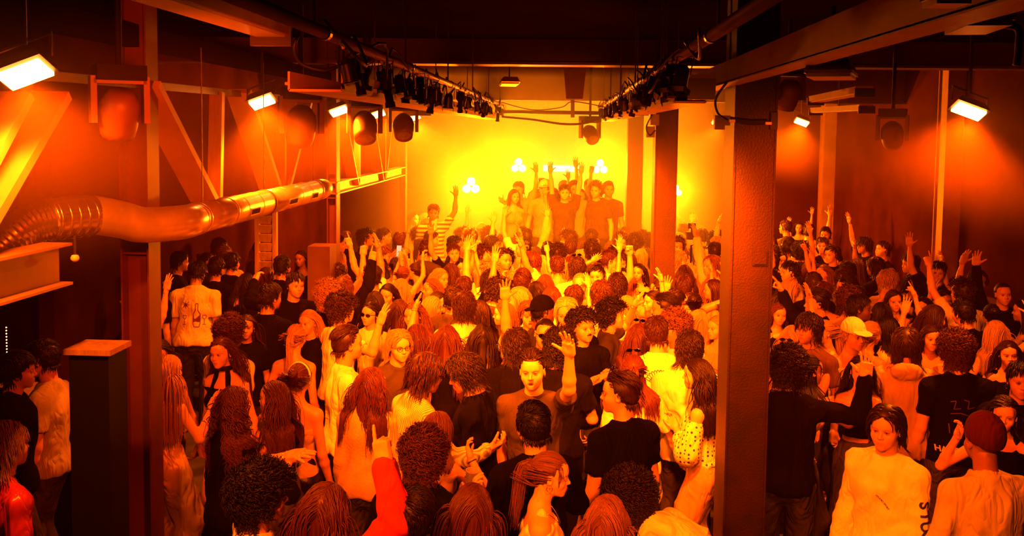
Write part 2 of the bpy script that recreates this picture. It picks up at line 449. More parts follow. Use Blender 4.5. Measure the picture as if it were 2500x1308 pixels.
luminaire(2030, 186, 4.35, 'shiny luminaire fixed under the deep rail on the right', 0.34, 0.19, R(-20))
luminaire(2385, 66, 3.1, 'long luminaire at the camera end of the deep rail, top right', 0.30, 0.13, R(-8))
luminaire(2310, 4, 2.3, 'small luminaire cut by the top edge of the picture', 0.1, 0.08)
# flat steel bracket between the transverse beams
p = at_y(1403, 205, 13.2)
tag(MB().box((0, 0, 0), (0.22, 0.05, 0.40), None, 0, 1.35).box((0, 0, 0.3), (0.04, 0.03, 2 * (ZC - p.z - 0.3))).build('hanging_plate', M_DIM, loc=p), 'flat tapered steel plate hanging between the two ceiling beams', 'plate')

# ---------------------------------------------------------------- lighting bars with par cans
zp = at_x(870, 112, -1.0).z
ZP = zp
def lightbar(X, ya, yb, label):
    root = empty('lighting_bar', (X, (ya + yb) / 2, ZP)); tag(root, label, 'pipe')
    h = (yb - ya) / 2
    q = MB(); q.tube([(0, -h, 0), (0, h, 0)], 0.026, 14); q.build('pipe', M_STEEL, root, True)
    for k in range(-3, 4):
        q = MB(); q.tube([(0, k * h / 3.2, 0.02), (0, k * h / 3.2, ZC - ZP)], 0.006, 6); q.build('hanger_rod', M_DIM, root)
        q = MB(); q.tube([(0, k * h / 3.2 + 0.15, 0), (0, k * h / 3.2 + 0.19, 0)], 0.031, 14); q.build('coupler', M_BLACK, root)
lightbar(-1.0, 1.2, 15.6, 'round steel lighting bar over the left side of the dance floor')
lightbar(0.59, 1.2, 15.6, 'round steel lighting bar over the right side of the dance floor')
def parcan():
    root = empty('par_can'); tag(root, 'x', 'spotlight')
    q = MB(); q.lathe([(0.0, 0.0), (0.045, 0.0), (0.06, -0.03), (0.075, -0.06), (0.078, -0.22), (0.085, -0.225), (0.085, -0.24), (0.07, -0.24), (0.066, -0.2), (0.0, -0.2)], 18); q.build('can', M_BLACK, root, False)
    q = MB(); q.box((0, 0, -0.245), (0.18, 0.18, 0.012)); q.box((0.09, 0, -0.27), (0.006, 0.16, 0.06)); q.box((-0.09, 0, -0.27), (0.006, 0.16, 0.06)); q.build('barn_door', M_BLACKM, root)
    q = MB(); q.tube([(-0.092, 0, -0.1), (-0.092, 0, 0.1), (0.092, 0, 0.1), (0.092, 0, -0.1)], 0.007, 6); q.build('yoke', M_BLACK, root)
    q = MB(); q.box((0, 0, 0.13), (0.03, 0.03, 0.06)); q.build('hook_clamp', M_CHROME, root)
    q = MB(); q.tube(smooth_path([(0, 0.0, 0.0), (0.05, 0.06, 0.05), (0.1, 0.02, 0.12), (0.03, -0.06, 0.17)], 5), 0.006, 5); q.build('cable', M_RUBBER, root)
    return root
def profilespot():
    root = empty('profile_spot'); tag(root, 'x', 'spotlight')
    q = MB(); q.box((0, 0, -0.04), (0.13, 0.13, 0.16)); q.lathe([(0.045, -0.12), (0.045, -0.30), (0.055, -0.31), (0.055, -0.36), (0.0, -0.36)], 16); q.build('body', M_BLACKM, root)
    q = MB(); q.tube([(-0.08, 0, -0.1), (-0.08, 0, 0.1), (0.08, 0, 0.1), (0.08, 0, -0.1)], 0.008, 6); q.build('yoke', M_BLACK, root)
    q = MB(); q.box((0, 0, 0.13), (0.035, 0.035, 0.05)); q.build('hook_clamp', M_CHROME, root)
    q = MB(); q.tube(smooth_path([(0, 0.0, 0.04), (-0.06, 0.07, 0.1), (-0.02, 0.12, 0.2), (0.04, 0.05, 0.16)], 5), 0.006, 5); q.build('cable', M_RUBBER, root)
    return root
rnd = random.Random(7)
pc, ps = parcan(), profilespot()
first = {0: True, 1: True}
ordn = ['nearest', 'second', 'third', 'fourth', 'fifth', 'sixth', 'seventh', 'eighth', 'ninth', 'tenth', 'eleventh', 'twelfth', 'thirteenth', 'fourteenth', 'fifteenth', 'sixteenth', 'seventeenth', 'eighteenth', 'nineteenth', 'twentieth', 'twenty-first', 'twenty-second', 'twenty-third', 'last']
for X, side, ys in ((-1.0, 'left', [4.62 * (15.3 / 4.62) ** (i / 23) for i in range(24)]),
                    (0.59, 'right', [4.9 * (15.3 / 4.9) ** (i / 19) for i in range(20)])):
    for i, y in enumerate(ys):
        k = 1 if (i % 3 == 1) else 0
        src = (pc, ps)[k]
        o = src if first[k] else copy_tree(src)
        first[k] = False
        sc_ = rnd.uniform(.42, .54); o.scale = (sc_,) * 3
        o.location = (X + rnd.uniform(-.05, .05), y, ZP - 0.145 * sc_)
        o.rotation_euler = (rnd.uniform(-.35, .25), rnd.uniform(-.25, .25), rnd.uniform(-.6, .6))
        kindw = 'boxy black profile spot' if k else 'black par can with barn doors'
        o['label'] = f'{kindw}, {ordn[i] if i < len(ys)-1 else "farthest"} spotlight along the {side} lighting bar'
        o['group'] = f'spotlights on the {side} lighting bar'
# loose cables looped along the bars
for X, side in ((-1.0, 'left'), (0.59, 'right')):
    pts = []
    y = 4.2
    while y < 15.4:
        pts.append((X + rnd.uniform(-.05, .05), y, ZP + 0.03 + rnd.uniform(-.02, .05))); y += 0.25
        pts.append((X + rnd.uniform(-.1, .1), y, ZP - rnd.uniform(0.02, .16))); y += 0.25
    tag(MB().tube(smooth_path(pts, 4), 0.008, 5).build('cable_loom', M_RUBBER, smooth=True), f'tangled black cable looped along the {side} lighting bar', 'cable')
def cable(pts, r, label, n=8):
    tag(MB().tube(smooth_path(pts, n), r, 6).build('cable', M_RUBBER, smooth=True), label, 'cable')
Q = at_y
cable([Q(735, 75, 4.6), Q(718, 115, 4.6), Q(735, 155, 4.65), Q(790, 172, 4.7), Q(830, 160, 4.75)], 0.009, 'thick black cable bowing down left of the nearest par cans')
cable([Q(1225, 285, 15), Q(1300, 292, 15), Q(1380, 303, 15), Q(1440, 298, 15), Q(1500, 275, 15)], 0.018, 'black cable sagging across in front of the stage haze')
cable([Q(1225, 250, 14.8), Q(1300, 268, 14.8), Q(1370, 262, 14.8), Q(1400, 248, 14.8), Q(1480, 262, 14.8)], 0.008, 'thin cable draped above the cross pipe')
a, b = Q(1225, 273, 15.3), Q(1490, 276, 15.3)
tag(MB().tube([a, b], 0.03, 10).build('cross_pipe', M_BLACK, smooth=True), 'black pipe joining the far ends of the two lighting bars', 'pipe')
a = Q(1397, 180, 15.2); b = Q(1397, 285, 15.2)
tag(MB().bar(Q(1398, 242, 15.2), Q(1398, 287, 15.2), 0.07, 0.06).build('drop_bracket', M_BLACK), 'short black drop bracket on the cross pipe', 'bracket')
a, b = Q(985, 276, 14.2), Q(1052, 276, 14.2)
tag(MB().tube([a, b], 0.04, 10).tube([(a + b) / 2, (a + b) / 2 + Vector((0, 0, ZC - a.z))], 0.01, 6).build('black_pipe', M_BLACKM, smooth=True), 'short black pipe end above the farthest truss floodlight', 'pipe')
cable([Q(1775, 200, 5.6), Q(1748, 240, 5.6), Q(1752, 275, 5.6), Q(1775, 292, 5.7)], 0.007, 'black cable looping down to the clamp on the wide dark column')
cable([Q(1592, 280, 10.6), Q(1578, 310, 10.6), Q(1586, 330, 10.6), Q(1600, 318, 10.6)], 0.008, 'black cables looping at the top of the middle column')

# clamped cable collar and two small spots on the wide column
col_ = empty('column_clamp', (1.14, 5.95, 0)); tag(col_, 'black strap clamp with two pale buckles around the top of the wide dark column', 'clamp')
def wq(px, py, y): v = Q(px, py, y); return Vector((v.x - 1.14, v.y - 5.95, v.z))
q = MB(); q.tube(smooth_path([wq(1783, 289, 5.93), wq(1830, 296, 5.93), wq(1872, 296, 5.93)], 6), 0.012, 8); q.tube(smooth_path([wq(1783, 293, 5.93), wq(1830, 301, 5.93), wq(1872, 300, 5.93)], 6), 0.010, 8); q.build('strap', M_RUBBER, col_)
for (x_, y_) in ((1787, 295), (1876, 301)):
    q = MB(); q.box(wq(x_, y_, 5.9), (0.035, 0.02, 0.016)); q.build('buckle', M_WHITEP, col_)
q = MB(); q.box(wq(1762, 294, 5.95), (0.09, 0.06, 0.06)); q.box(wq(1756, 300, 5.95), (0.06, 0.05, 0.08)); q.build('bracket', M_BLACK, col_)
q = MB(); q.box(wq(1888, 295, 5.95), (0.04, 0.06, 0.1)); q.box(wq(1883, 308, 5.95), (0.02, 0.05, 0.04)); q.build('bracket', M_BLACK, col_)
for (x_, y_, Y, lab) in ((1598, 292, 10.7, 'black junction box at the top of the middle column'), (1588, 322, 10.7, 'second small black box hanging beside the middle column')):
    tag(MB().box(Q(x_, y_, Y), (0.09, 0.08, 0.12)).build('junction_box', M_BLACK), lab, 'box')

# moving heads
M_MHG = plain('dark_lens', (0.25, 0.23, 0.2), 0.1, 0.3)
def movinghead(px, py, X, label, s=1.0, rx=0.3, rz=0.5, Y=None):
    p = at_x(px, py, X) if Y is None else at_y(px, py, Y)
    root = empty('moving_head', p); tag(root, label, 'spotlight', 'moving head spotlights'); root.rotation_euler = (0, 0, rz); root.scale = (s,) * 3
    q = MB(); q.box((0, 0, 0.22), (0.28, 0.24, 0.09)); q.tube([(0, 0, 0.26), (0, 0, (ZC - p.z) / s)], 0.02, 8); q.build('base', M_BLACKM, root)
    q = MB(); q.box((-0.15, 0, 0.06), (0.035, 0.10, 0.28)); q.box((0.15, 0, 0.06), (0.035, 0.10, 0.28)); q.box((0, 0, 0.17), (0.30, 0.1, 0.03)); q.build('yoke', M_DIM, root)
    mt = Matrix.Rotation(rx, 4, 'X')
    q = MB(); q.lathe([(0.0, 0.12), (0.07, 0.12), (0.11, 0.06), (0.12, 0.0), (0.11, -0.12), (0.10, -0.17), (0.085, -0.17), (0.08, -0.15)], 20, mt); hd = q.build('head', M_DIM, root, True)
    q = MB(); q.lathe([(0.085, -0.155), (0.06, -0.165), (0.0, -0.17)], 20, mt); q.build('lens', M_MHG, hd, True)
movinghead(292, 268, -2.15, 'large dark moving head hanging over the reddish H-section column', 0.8, 0.5, 0.6)
movinghead(735, 300, -2.2, 'moving head hanging under the truss left of the duct end', 1.1, 0.6, 0.4)
movinghead(890, 305, -2.1, 'moving head hanging between the third and fourth truss floodlights', 1.1, -0.6, 0.3)
movinghead(985, 305, -2.0, 'moving head hanging between the fourth and farthest truss floodlights', 1.1, -0.7, 0.2)
movinghead(2178, 325, 3.4, 'dark moving head hanging on the right between the two bright floodlights', 0.95, 0.8, -0.4)
movinghead(1440, 325, 0, 'hazy open-fronted spotlight hanging above the stage sign', 1.0, -0.9, 0.4, Y=15.4)
movinghead(1925, 225, 2.0, 'dark moving head tucked under the ceiling right of the wide column', 0.9, 0.4, 0.4)

# tail pipe hanging on the far right, small red lamp at the left
cable([Q(2400, 62, 3.2), Q(2480, 66, 3.2), Q(2487, 110, 3.2), Q(2482, 160, 3.2)], 0.012, 'dark bent conduit hanging in the top right corner')
p = at_x(183, 631, -2.55)
lampb = empty('bulb_lamp', p); tag(lampb, 'small round reddish bulb lamp under the truss beam at the left edge', 'lamp')
q = MB(); q.lathe([(0.001, 0.022), (0.016, 0.018), (0.022, 0.006), (0.022, -0.004), (0.014, -0.014), (0.001, -0.018)], 14); q.build('bulb', M_WHITEP, lampb, True)
q = MB(); q.tube([(0, 0, 0.02), (0, 0, 0.12)], 0.006, 6); q.build('stem', M_BLACK, lampb)

# ---------------------------------------------------------------- bar and dark furniture in the left bay
def boxthing(name, c, d, m, label, cat, extra=None):
    root = empty(name, (c[0], c[1], 0)); tag(root, label, cat)
    q = MB(); q.box((0, 0, c[2]), d); q.build('body', m, root)
    if extra: extra(root)
    return root
def bar_extra(root):
    q = MB(); q.box((0, 0, 1.12), (1.3, 0.6, 0.05)); q.build('counter_top', M_WOOD, root)
boxthing('bar_counter', (-4.2, 7.6, 0.55), (1.2, 0.5, 1.1), M_BLACKM, 'dark bar counter in the left bay behind the steel columns', 'bar', bar_extra)
tb = at_x(218, 858, -2.55)
def plinth_extra(root):
    q = MB(); q.box((0, 0, tb.z), (0.26, 0.26, 0.03)); q.build('top', M_WOOD, root)
boxthing('black_plinth', (-2.55, tb.y + 0.1, tb.z / 2 - 0.01), (0.22, 0.22, tb.z - 0.03), M_BLACKM, 'tall black plinth with a worn wooden top, left of the H-section column', 'plinth', plinth_extra)
tb2 = at_y(775, 603, 10.2)
boxthing('speaker_cabinet', (tb2.x, 10.4, tb2.z / 2), (0.24, 0.3, tb2.z), M_DIM, 'tall dark cabinet standing against the far H-section column', 'cabinet')
# louvred wooden shutter behind the truss
p1, p2 = at_y(628, 500, 11.6), at_y(672, 660, 11.6)
sh = empty('louvred_shutter', ((p1.x + p2.x) / 2, 11.6, 0)); tag(sh, 'narrow wooden louvred panel below the duct, behind the truss', 'shutter')
q = MB(); hw = (p2.x - p1.x) / 2
for s in (-1, 1): q.box((s * hw, 0, (p1.z + 1) / 2), (0.05, 0.06, p1.z - 1 + 1.0))
q.build('frame', M_WOOD, sh)
q = MB()
for k in range(14): q.box((0, 0, 1.2 + k * 0.11), (2 * hw, 0.02, 0.10), Matrix.Rotation(R(20), 3, 'X'))
q.build('slats', M_WOOD, sh)
# string of tiny lights behind the bar
M_TINY = emit('tiny_bulb', (1.0, 0.35, 0.08), 12)
root = empty('string_light', at_x(16, 830, -3.9)); tag(root, 'vertical string of tiny lit bulbs at the left edge behind the bar', 'lights')
q = MB()
for k in range(9): q.lathe([(0.0, 0.006), (0.006, 0.0), (0.0, -0.006)], 6, Matrix.Translation((0, 0, 0.09 - 0.022 * k)))
q.lathe([(0.0, 0.02), (0.03, 0.01), (0.0, -0.01)], 8, Matrix.Translation((0, 0, -0.14)))
q.build('bulbs', M_TINY, root)

# ---------------------------------------------------------------- stage
M_STAGE = noise_mat('stage_black', (0.04, 0.04, 0.04), (0.07, 0.065, 0.06), 3, 0.7)
M_SIGN = emit('sign_light', (1.0, 0.22, 0.10), 14)
M_BULB = emit('blinder_bulb', (1.0, 0.20, 0.02), 90)
M_DOT = emit('led_dot', (1.0, 0.3, 0.05), 18)
structure(MB().box((0.2, 17.9, 0.35), (9, 4.6, 0.7)).build('stage_floor', M_STAGE))
dj = empty('dj_booth', (0.05, 17.2, 0.7)); tag(dj, 'DJ booth table in the haze on the stage under the lit sign', 'booth')
MB().box((0, 0, 0.45), (2.0, 0.6, 0.9)).build('front', M_STAGE, dj)
MB().box((0, 0, 0.93), (2.1, 0.7, 0.05)).build('table_top', M_BLACK, dj)
MB().box((-0.45, 0, 0.99), (0.35, 0.35, 0.07)).box((0.0, 0, 0.99), (0.32, 0.38, 0.08)).box((0.45, 0, 0.99), (0.35, 0.35, 0.07)).build('mixer', M_DIM, dj)
# sign: a lightbox whose lettering is burnt out by its own glare
sg = at_y(1370, 411, 18.6)
sign = empty('lit_sign', sg); tag(sign, 'long white lit sign above the DJ booth', 'sign')
sw, shh = 88 / F_PX * 18.6, 15 / F_PX * 18.6
MB().box((0, 0.04, 0), (sw + 0.04, 0.06, shh + 0.04)).build('housing', M_BLACK, sign)
MB().box((0, 0.0, 0), (sw, 0.03, shh)).build('panel', M_SIGN, sign)
tcu = bpy.data.curves.new('sign_text', 'FONT'); tcu.body = 'SUPERPONY'; tcu.size = shh * 0.95; tcu.align_x = 'CENTER'; tcu.align_y = 'CENTER'; tcu.extrude = 0.004
M_SIGNT = emit('sign_letter', (1.0, 0.55, 0.5), 2.2)
tmp = bpy.data.objects.new('tmp', tcu); COL.objects.link(tmp); bpy.context.view_layer.update()
tme = bpy.data.meshes.new_from_object(tmp); bpy.data.objects.remove(tmp); tme.materials.clear(); tme.materials.append(M_SIGNT)
to = bpy.data.objects.new('lettering', tme); COL.objects.link(to); to.parent = sign; to.location = (0, -0.02, 0); to.rotation_euler = (R(90), 0, 0)
to.scale = (sw * 0.9 / max(0.1, 5.8 * shh * 0.95), 1, 1)
MB().tube([(-sw * .4, 0.05, 0), (-sw * .4, 0.05, ZC - sg.z)], 0.01, 6).tube([(sw * .4, 0.05, 0), (sw * .4, 0.05, ZC - sg.z)], 0.01, 6).build('hanger', M_BLACK, sign)
lamp('AREA', 'sign_glow', sg + Vector((0, -0.1, 0)), 60, (1.0, 0.10, 0.03), sg + Vector((0, -3, 0)), sw, sy=shh)
# triple blinders
def blinder(px, py, Y, label, s=1.0, power=1300):
    p = at_y(px, py, Y)
    root = empty('triple_blinder', p); tag(root, label, 'stage light', 'triple blinders around the stage')
    k = 13 / F_PX * Y * s
    for (x, z) in ((0, k * 0.72), (-k * 0.72, -k * 0.50), (k * 0.72, -k * 0.50)):
        q = MB(); q.lathe([(0.0, -k * 0.3), (k * 0.5, -k * 0.25), (k * 0.72, 0.0), (k * 0.72, 0.03)], 16, Matrix.Translation((x, 0.02, z)) @ Matrix.Rotation(R(90), 4, 'X')); r = q.build('reflector', M_BLACK, root, True)
        q = MB(); q.lathe([(0.0, k * 0.28), (k * 0.45, k * 0.2), (k * 0.70, 0.0), (0.0, -0.01)], 16, Matrix.Translation((x, 0.0, z)) @ Matrix.Rotation(R(90), 4, 'X')); q.build('bulb', M_BULB, r, True)
    q = MB(); q.tube([(0, 0.06, 0), (0, 0.06, -p.z + 0.7)], 0.015, 6); q.build('stand', M_BLACK, root)
    lamp('POINT', 'blinder_light', p + Vector((0, -0.12, 0)), power, (1.0, 0.16, 0.001), None, 0.12)
blinder(1150, 453, 16.8, 'white hot triple blinder low at the left of the stage', 1.15)
blinder(1266, 404, 18.2, 'white hot triple blinder left of the lit sign')
blinder(1465, 407, 18.2, 'white hot triple blinder right of the lit sign')
blinder(1650, 465, 17.6, 'triple blinder glowing beside the middle column', 0.8)
for (px, Y, n, pys, lab) in ((1464, 17.0, 6, 451, 'vertical strip of round lit dots right of the DJ'), (1264, 17.0, 4, 455, 'faint vertical strip of lit dots left of the DJ')):
    root = empty('led_strip', at_y(px, pys, Y)); tag(root, lab, 'light strip')
    for k in range(n):
        r = 2.4 / F_PX * Y
        q = MB(); q.lathe([(0.0, r), (r * .8, r * .5), (r, 0), (r * .8, -r * .5), (0, -r)], 10, Matrix.Translation((0, 0, -k * 8.8 / F_PX * Y))); q.build('led', M_DOT, root)
    q = MB(); q.box((0, 0.04, -n * 4.4 / F_PX * Y), (0.05, 0.03, n * 9.5 / F_PX * Y)); q.tube([(0, 0.05, 0), (0, 0.05, 0.7 - at_y(px, pys, Y).z)], 0.012, 6); q.build('housing', M_BLACK, root)
# ================================================================ people
# every body is sculpted from its pose as one smooth distance field and skinned with surface nets
def V3(*a): return np.array(a, dtype=np.float64)
def unit(v): v = np.asarray(v, float); return v / max(1e-9, np.linalg.norm(v))
def rotm(axis, a):
    c, s = math.cos(a), math.sin(a)
    if axis == 'x': return np.array([[1, 0, 0], [0, c, -s], [0, s, c]])
    if axis == 'y': return np.array([[c, 0, s], [0, 1, 0], [-s, 0, c]])
    return np.array([[c, -s, 0], [s, c, 0], [0, 0, 1]])

class Field:
    def __init__(s, lo, hi, h):
        s.lo = np.array(lo, float); s.h = h
        s.n = (np.ceil((np.array(hi) - s.lo) / h).astype(int) + 1)
        s.D = np.full(s.n, 0.5, np.float32)
    def sub(s, lo, hi, pad):
        a = np.clip(((lo - pad - s.lo) / s.h).astype(int), 0, s.n - 1)
        b = np.clip(((hi + pad - s.lo) / s.h).astype(int) + 2, 1, s.n)
        if np.any(b - a < 2): return None
        sl = tuple(slice(a[i], b[i]) for i in range(3))
        ax = [(s.lo[i] + np.arange(a[i], b[i]) * s.h).astype(np.float32) for i in range(3)]
        return sl, ax[0][:, None, None], ax[1][None, :, None], ax[2][None, None, :]
    def mix(s, sl, d, k, op):
        D = s.D[sl]
        if op == '+':
            if k > 0:
                hh = np.clip(k - np.abs(D - d), 0, None)
                s.D[sl] = np.minimum(D, d) - hh * hh / (4 * k)
            else: s.D[sl] = np.minimum(D, d)
        elif op == '-':
            if k > 0:
                hh = np.clip(k - np.abs(D + d), 0, None)
                s.D[sl] = np.maximum(D, -d) + hh * hh / (4 * k)
            else: s.D[sl] = np.maximum(D, -d)
    def cone(s, a, b, ra, rb, k=0.02, op='+', sq=None):
        a = np.asarray(a, float); b = np.asarray(b, float)
        m = max(ra, rb)
        g = s.sub(np.minimum(a, b) - m, np.maximum(a, b) + m, k + 2 * s.h)
        if g is None: return s
        sl, X, Y, Z = g
        ab = b - a; L2 = max(1e-9, ab @ ab)
        px, py, pz = X - a[0], Y - a[1], Z - a[2]
        t = np.clip((px * ab[0] + py * ab[1] + pz * ab[2]) / L2, 0, 1)
        d = np.sqrt((px - t * ab[0]) ** 2 + (py - t * ab[1]) ** 2 + (pz - t * ab[2]) ** 2) - (ra + (rb - ra) * t)
        s.mix(sl, d, k, op); return s
    def ell(s, c, r, Rm=None, k=0.02, op='+'):
        c = np.asarray(c, float); r = np.asarray(r, float); m = r.max()
        g = s.sub(c - m, c + m, k + 2 * s.h)
        if g is None: return s
        sl, X, Y, Z = g
        x, y, z = X - c[0], Y - c[1], Z - c[2]
        if Rm is not None:
            x, y, z = (Rm[0, 0] * x + Rm[1, 0] * y + Rm[2, 0] * z, Rm[0, 1] * x + Rm[1, 1] * y + Rm[2, 1] * z, Rm[0, 2] * x + Rm[1, 2] * y + Rm[2, 2] * z)
        k0 = np.sqrt((x / r[0]) ** 2 + (y / r[1]) ** 2 + (z / r[2]) ** 2) + 1e-6
        k1 = np.sqrt((x / r[0] ** 2) ** 2 + (y / r[1] ** 2) ** 2 + (z / r[2] ** 2) ** 2) + 1e-6
        s.mix(sl, k0 * (k0 - 1) / k1, k, op); return s
    def box(s, c, hd, Rm=None, rad=0.01, k=0.01, op='+'):
        c = np.asarray(c, float); hd = np.asarray(hd, float); m = np.linalg.norm(hd) + rad
        g = s.sub(c - m, c + m, k + 2 * s.h)
        if g is None: return s
        sl, X, Y, Z = g
        x, y, z = X - c[0], Y - c[1], Z - c[2]
        if Rm is not None:
            x, y, z = (Rm[0, 0] * x + Rm[1, 0] * y + Rm[2, 0] * z, Rm[0, 1] * x + Rm[1, 1] * y + Rm[2, 1] * z, Rm[0, 2] * x + Rm[1, 2] * y + Rm[2, 2] * z)
        qx, qy, qz = np.abs(x) - hd[0], np.abs(y) - hd[1], np.abs(z) - hd[2]
        d = np.sqrt(np.maximum(qx, 0) ** 2 + np.maximum(qy, 0) ** 2 + np.maximum(qz, 0) ** 2) + np.minimum(np.maximum(qx, np.maximum(qy, qz)), 0) - rad
        s.mix(sl, d, k, op); return s
    def plane(s, p, n):           # keep the side the normal points away from
        n = unit(n); ax = [s.lo[i] + np.arange(s.n[i]) * s.h for i in range(3)]
        d = (ax[0] - p[0])[:, None, None] * n[0] + (ax[1] - p[1])[None, :, None] * n[1] + (ax[2] - p[2])[None, None, :] * n[2]
        s.D = np.maximum(s.D, d.astype(np.float32)); return s
    def wrinkle(s, amp, fr, seed):
        rg = np.random.RandomState(seed)
        ax = [(s.lo[i] + np.arange(s.n[i]) * s.h).astype(np.float32) for i in range(3)]
        X, Y, Z = ax[0][:, None, None], ax[1][None, :, None], ax[2][None, None, :]
        band = np.abs(s.D) < 0.05
        idx = np.nonzero(band)
        x, y, z = ax[0][idx[0]], ax[1][idx[1]], ax[2][idx[2]]
        o = np.zeros(len(x), np.float32)
        for i in range(5):
            f = rg.uniform(0.5, 1.5) * fr; a = rg.uniform(0, 6.28); e = rg.uniform(-0.5, 1.0)
            kx, ky, kz = math.cos(a) * f, math.sin(a) * f, e * f
            w_ = 2.2 * np.sin(kx * y * 0.6 + 3 * z + i) 
            o += np.sin(kx * x + ky * y + kz * z + w_ + rg.uniform(0, 6)) / 5
        s.D[idx] += (amp * np.abs(o) * 2 - amp).astype(np.float32)
        return s
    def mesh(s):
        D = s.D; ins = D < 0
        c = ins[:-1, :-1, :-1].astype(np.int8)
        cnt = np.zeros(tuple(s.n - 1), np.int8)
        for dx in (0, 1):
            for dy in (0, 1):
                for dz_ in (0, 1):
                    cnt += ins[dx:s.n[0] - 1 + dx, dy:s.n[1] - 1 + dy, dz_:s.n[2] - 1 + dz_]
        act = (cnt > 0) & (cnt < 8)
        I = np.stack(np.nonzero(act), 1)
        if len(I) == 0: return np.zeros((0, 3)), np.zeros((0, 4), int)
        idm = np.full(act.shape, -1, np.int32); idm[act] = np.arange(len(I))
        corner = [(0, 0, 0), (1, 0, 0), (0, 1, 0), (1, 1, 0), (0, 0, 1), (1, 0, 1), (0, 1, 1), (1, 1, 1)]
        vals = [D[I[:, 0] + q[0], I[:, 1] + q[1], I[:, 2] + q[2]] for q in corner]
        P = np.zeros((len(I), 3)); W = np.zeros(len(I))
        for a, b in ((0, 1), (2, 3), (4, 5), (6, 7), (0, 2), (1, 3), (4, 6), (5, 7), (0, 4), (1, 5), (2, 6), (3, 7)):
            va, vb = vals[a], vals[b]; m = (va < 0) != (vb < 0)
            t = np.where(m, va / np.where(m, va - vb, 1), 0)
            ca, cb = np.array(corner[a]), np.array(corner[b])
            P += np.where(m[:, None], ca + t[:, None] * (cb - ca), 0); W += m
        P = s.lo + (I + P / np.maximum(W, 1)[:, None]) * s.h
        Q = []
        for ax in range(3):
            o = [0, 1, 2]; o.remove(ax); u, v = o
            sl0 = [slice(None)] * 3; sl1 = [slice(None)] * 3; sl0[ax] = slice(0, -1); sl1[ax] = slice(1, None)
            A = ins[tuple(sl0)]; B = ins[tuple(sl1)]
            df = A != B
            # interior edges only
            J = np.stack(np.nonzero(df), 1)
            J = J[(J[:, u] > 0) & (J[:, v] > 0) & (J[:, u] < s.n[u] - 1) & (J[:, v] < s.n[v] - 1)]
            if len(J) == 0: continue
            def gid(du, dv):
                K = J.copy(); K[:, u] += du; K[:, v] += dv
                return idm[K[:, 0], K[:, 1], K[:, 2]]
            q = np.stack([gid(-1, -1), gid(0, -1), gid(0, 0), gid(-1, 0)], 1)
            fl = A[J[:, 0], J[:, 1], J[:, 2]]
            if ax == 1: fl = ~fl
            q = np.where(fl[:, None], q, q[:, ::-1])
            Q.append(q)
        Q = np.concatenate(Q)
        Q = Q[(Q >= 0).all(1)]
        return P, Q

class Geo:                      # triangles / quads in arrays, with a float colour attribute
    def __init__(s): s.v = []; s.q = []; s.a = []; s.n = 0
    def add(s, v, q, a=(1, 1, 1)):
        v = np.asarray(v, float); q = np.asarray(q, int)
        if len(v) == 0: return s
        s.v.append(v); s.q.append(q + s.n); s.n += len(v)
        a = np.asarray(a, float)
        s.a.append(np.broadcast_to(a, (len(v), 3)) if a.ndim == 1 else a); return s
    def mesh(s, name, mats, smooth=True):
        V = np.concatenate(s.v); Q = np.concatenate(s.q); A = np.concatenate(s.a)
        me = bpy.data.meshes.new(name)
        me.vertices.add(len(V)); me.vertices.foreach_set('co', V.astype(np.float32).ravel())
        me.loops.add(Q.size); me.loops.foreach_set('vertex_index', Q.astype(np.int32).ravel())
        me.polygons.add(len(Q)); me.polygons.foreach_set('loop_start', np.arange(0, Q.size, 4, dtype=np.int32))
        try: me.polygons.foreach_set('loop_total', np.full(len(Q), 4, np.int32))
        except Exception: pass
        me.polygons.foreach_set('use_smooth', np.full(len(Q), smooth, bool))
        at = me.attributes.new('tint', 'FLOAT_COLOR', 'POINT')
        at.data.foreach_set('color', np.concatenate([A, np.ones((len(A), 1))], 1).astype(np.float32).ravel())
        me.update(calc_edges=True)
        for m in (mats if isinstance(mats, (list, tuple)) else [mats]): me.materials.append(m)
        return me

def link_obj(name, me, parent=None, col=(1, 1, 1)):
    o = bpy.data.objects.new(name, me); COL.objects.link(o)
    if parent is not None: o.parent = parent
    o.color = (*col, 1)
    return o

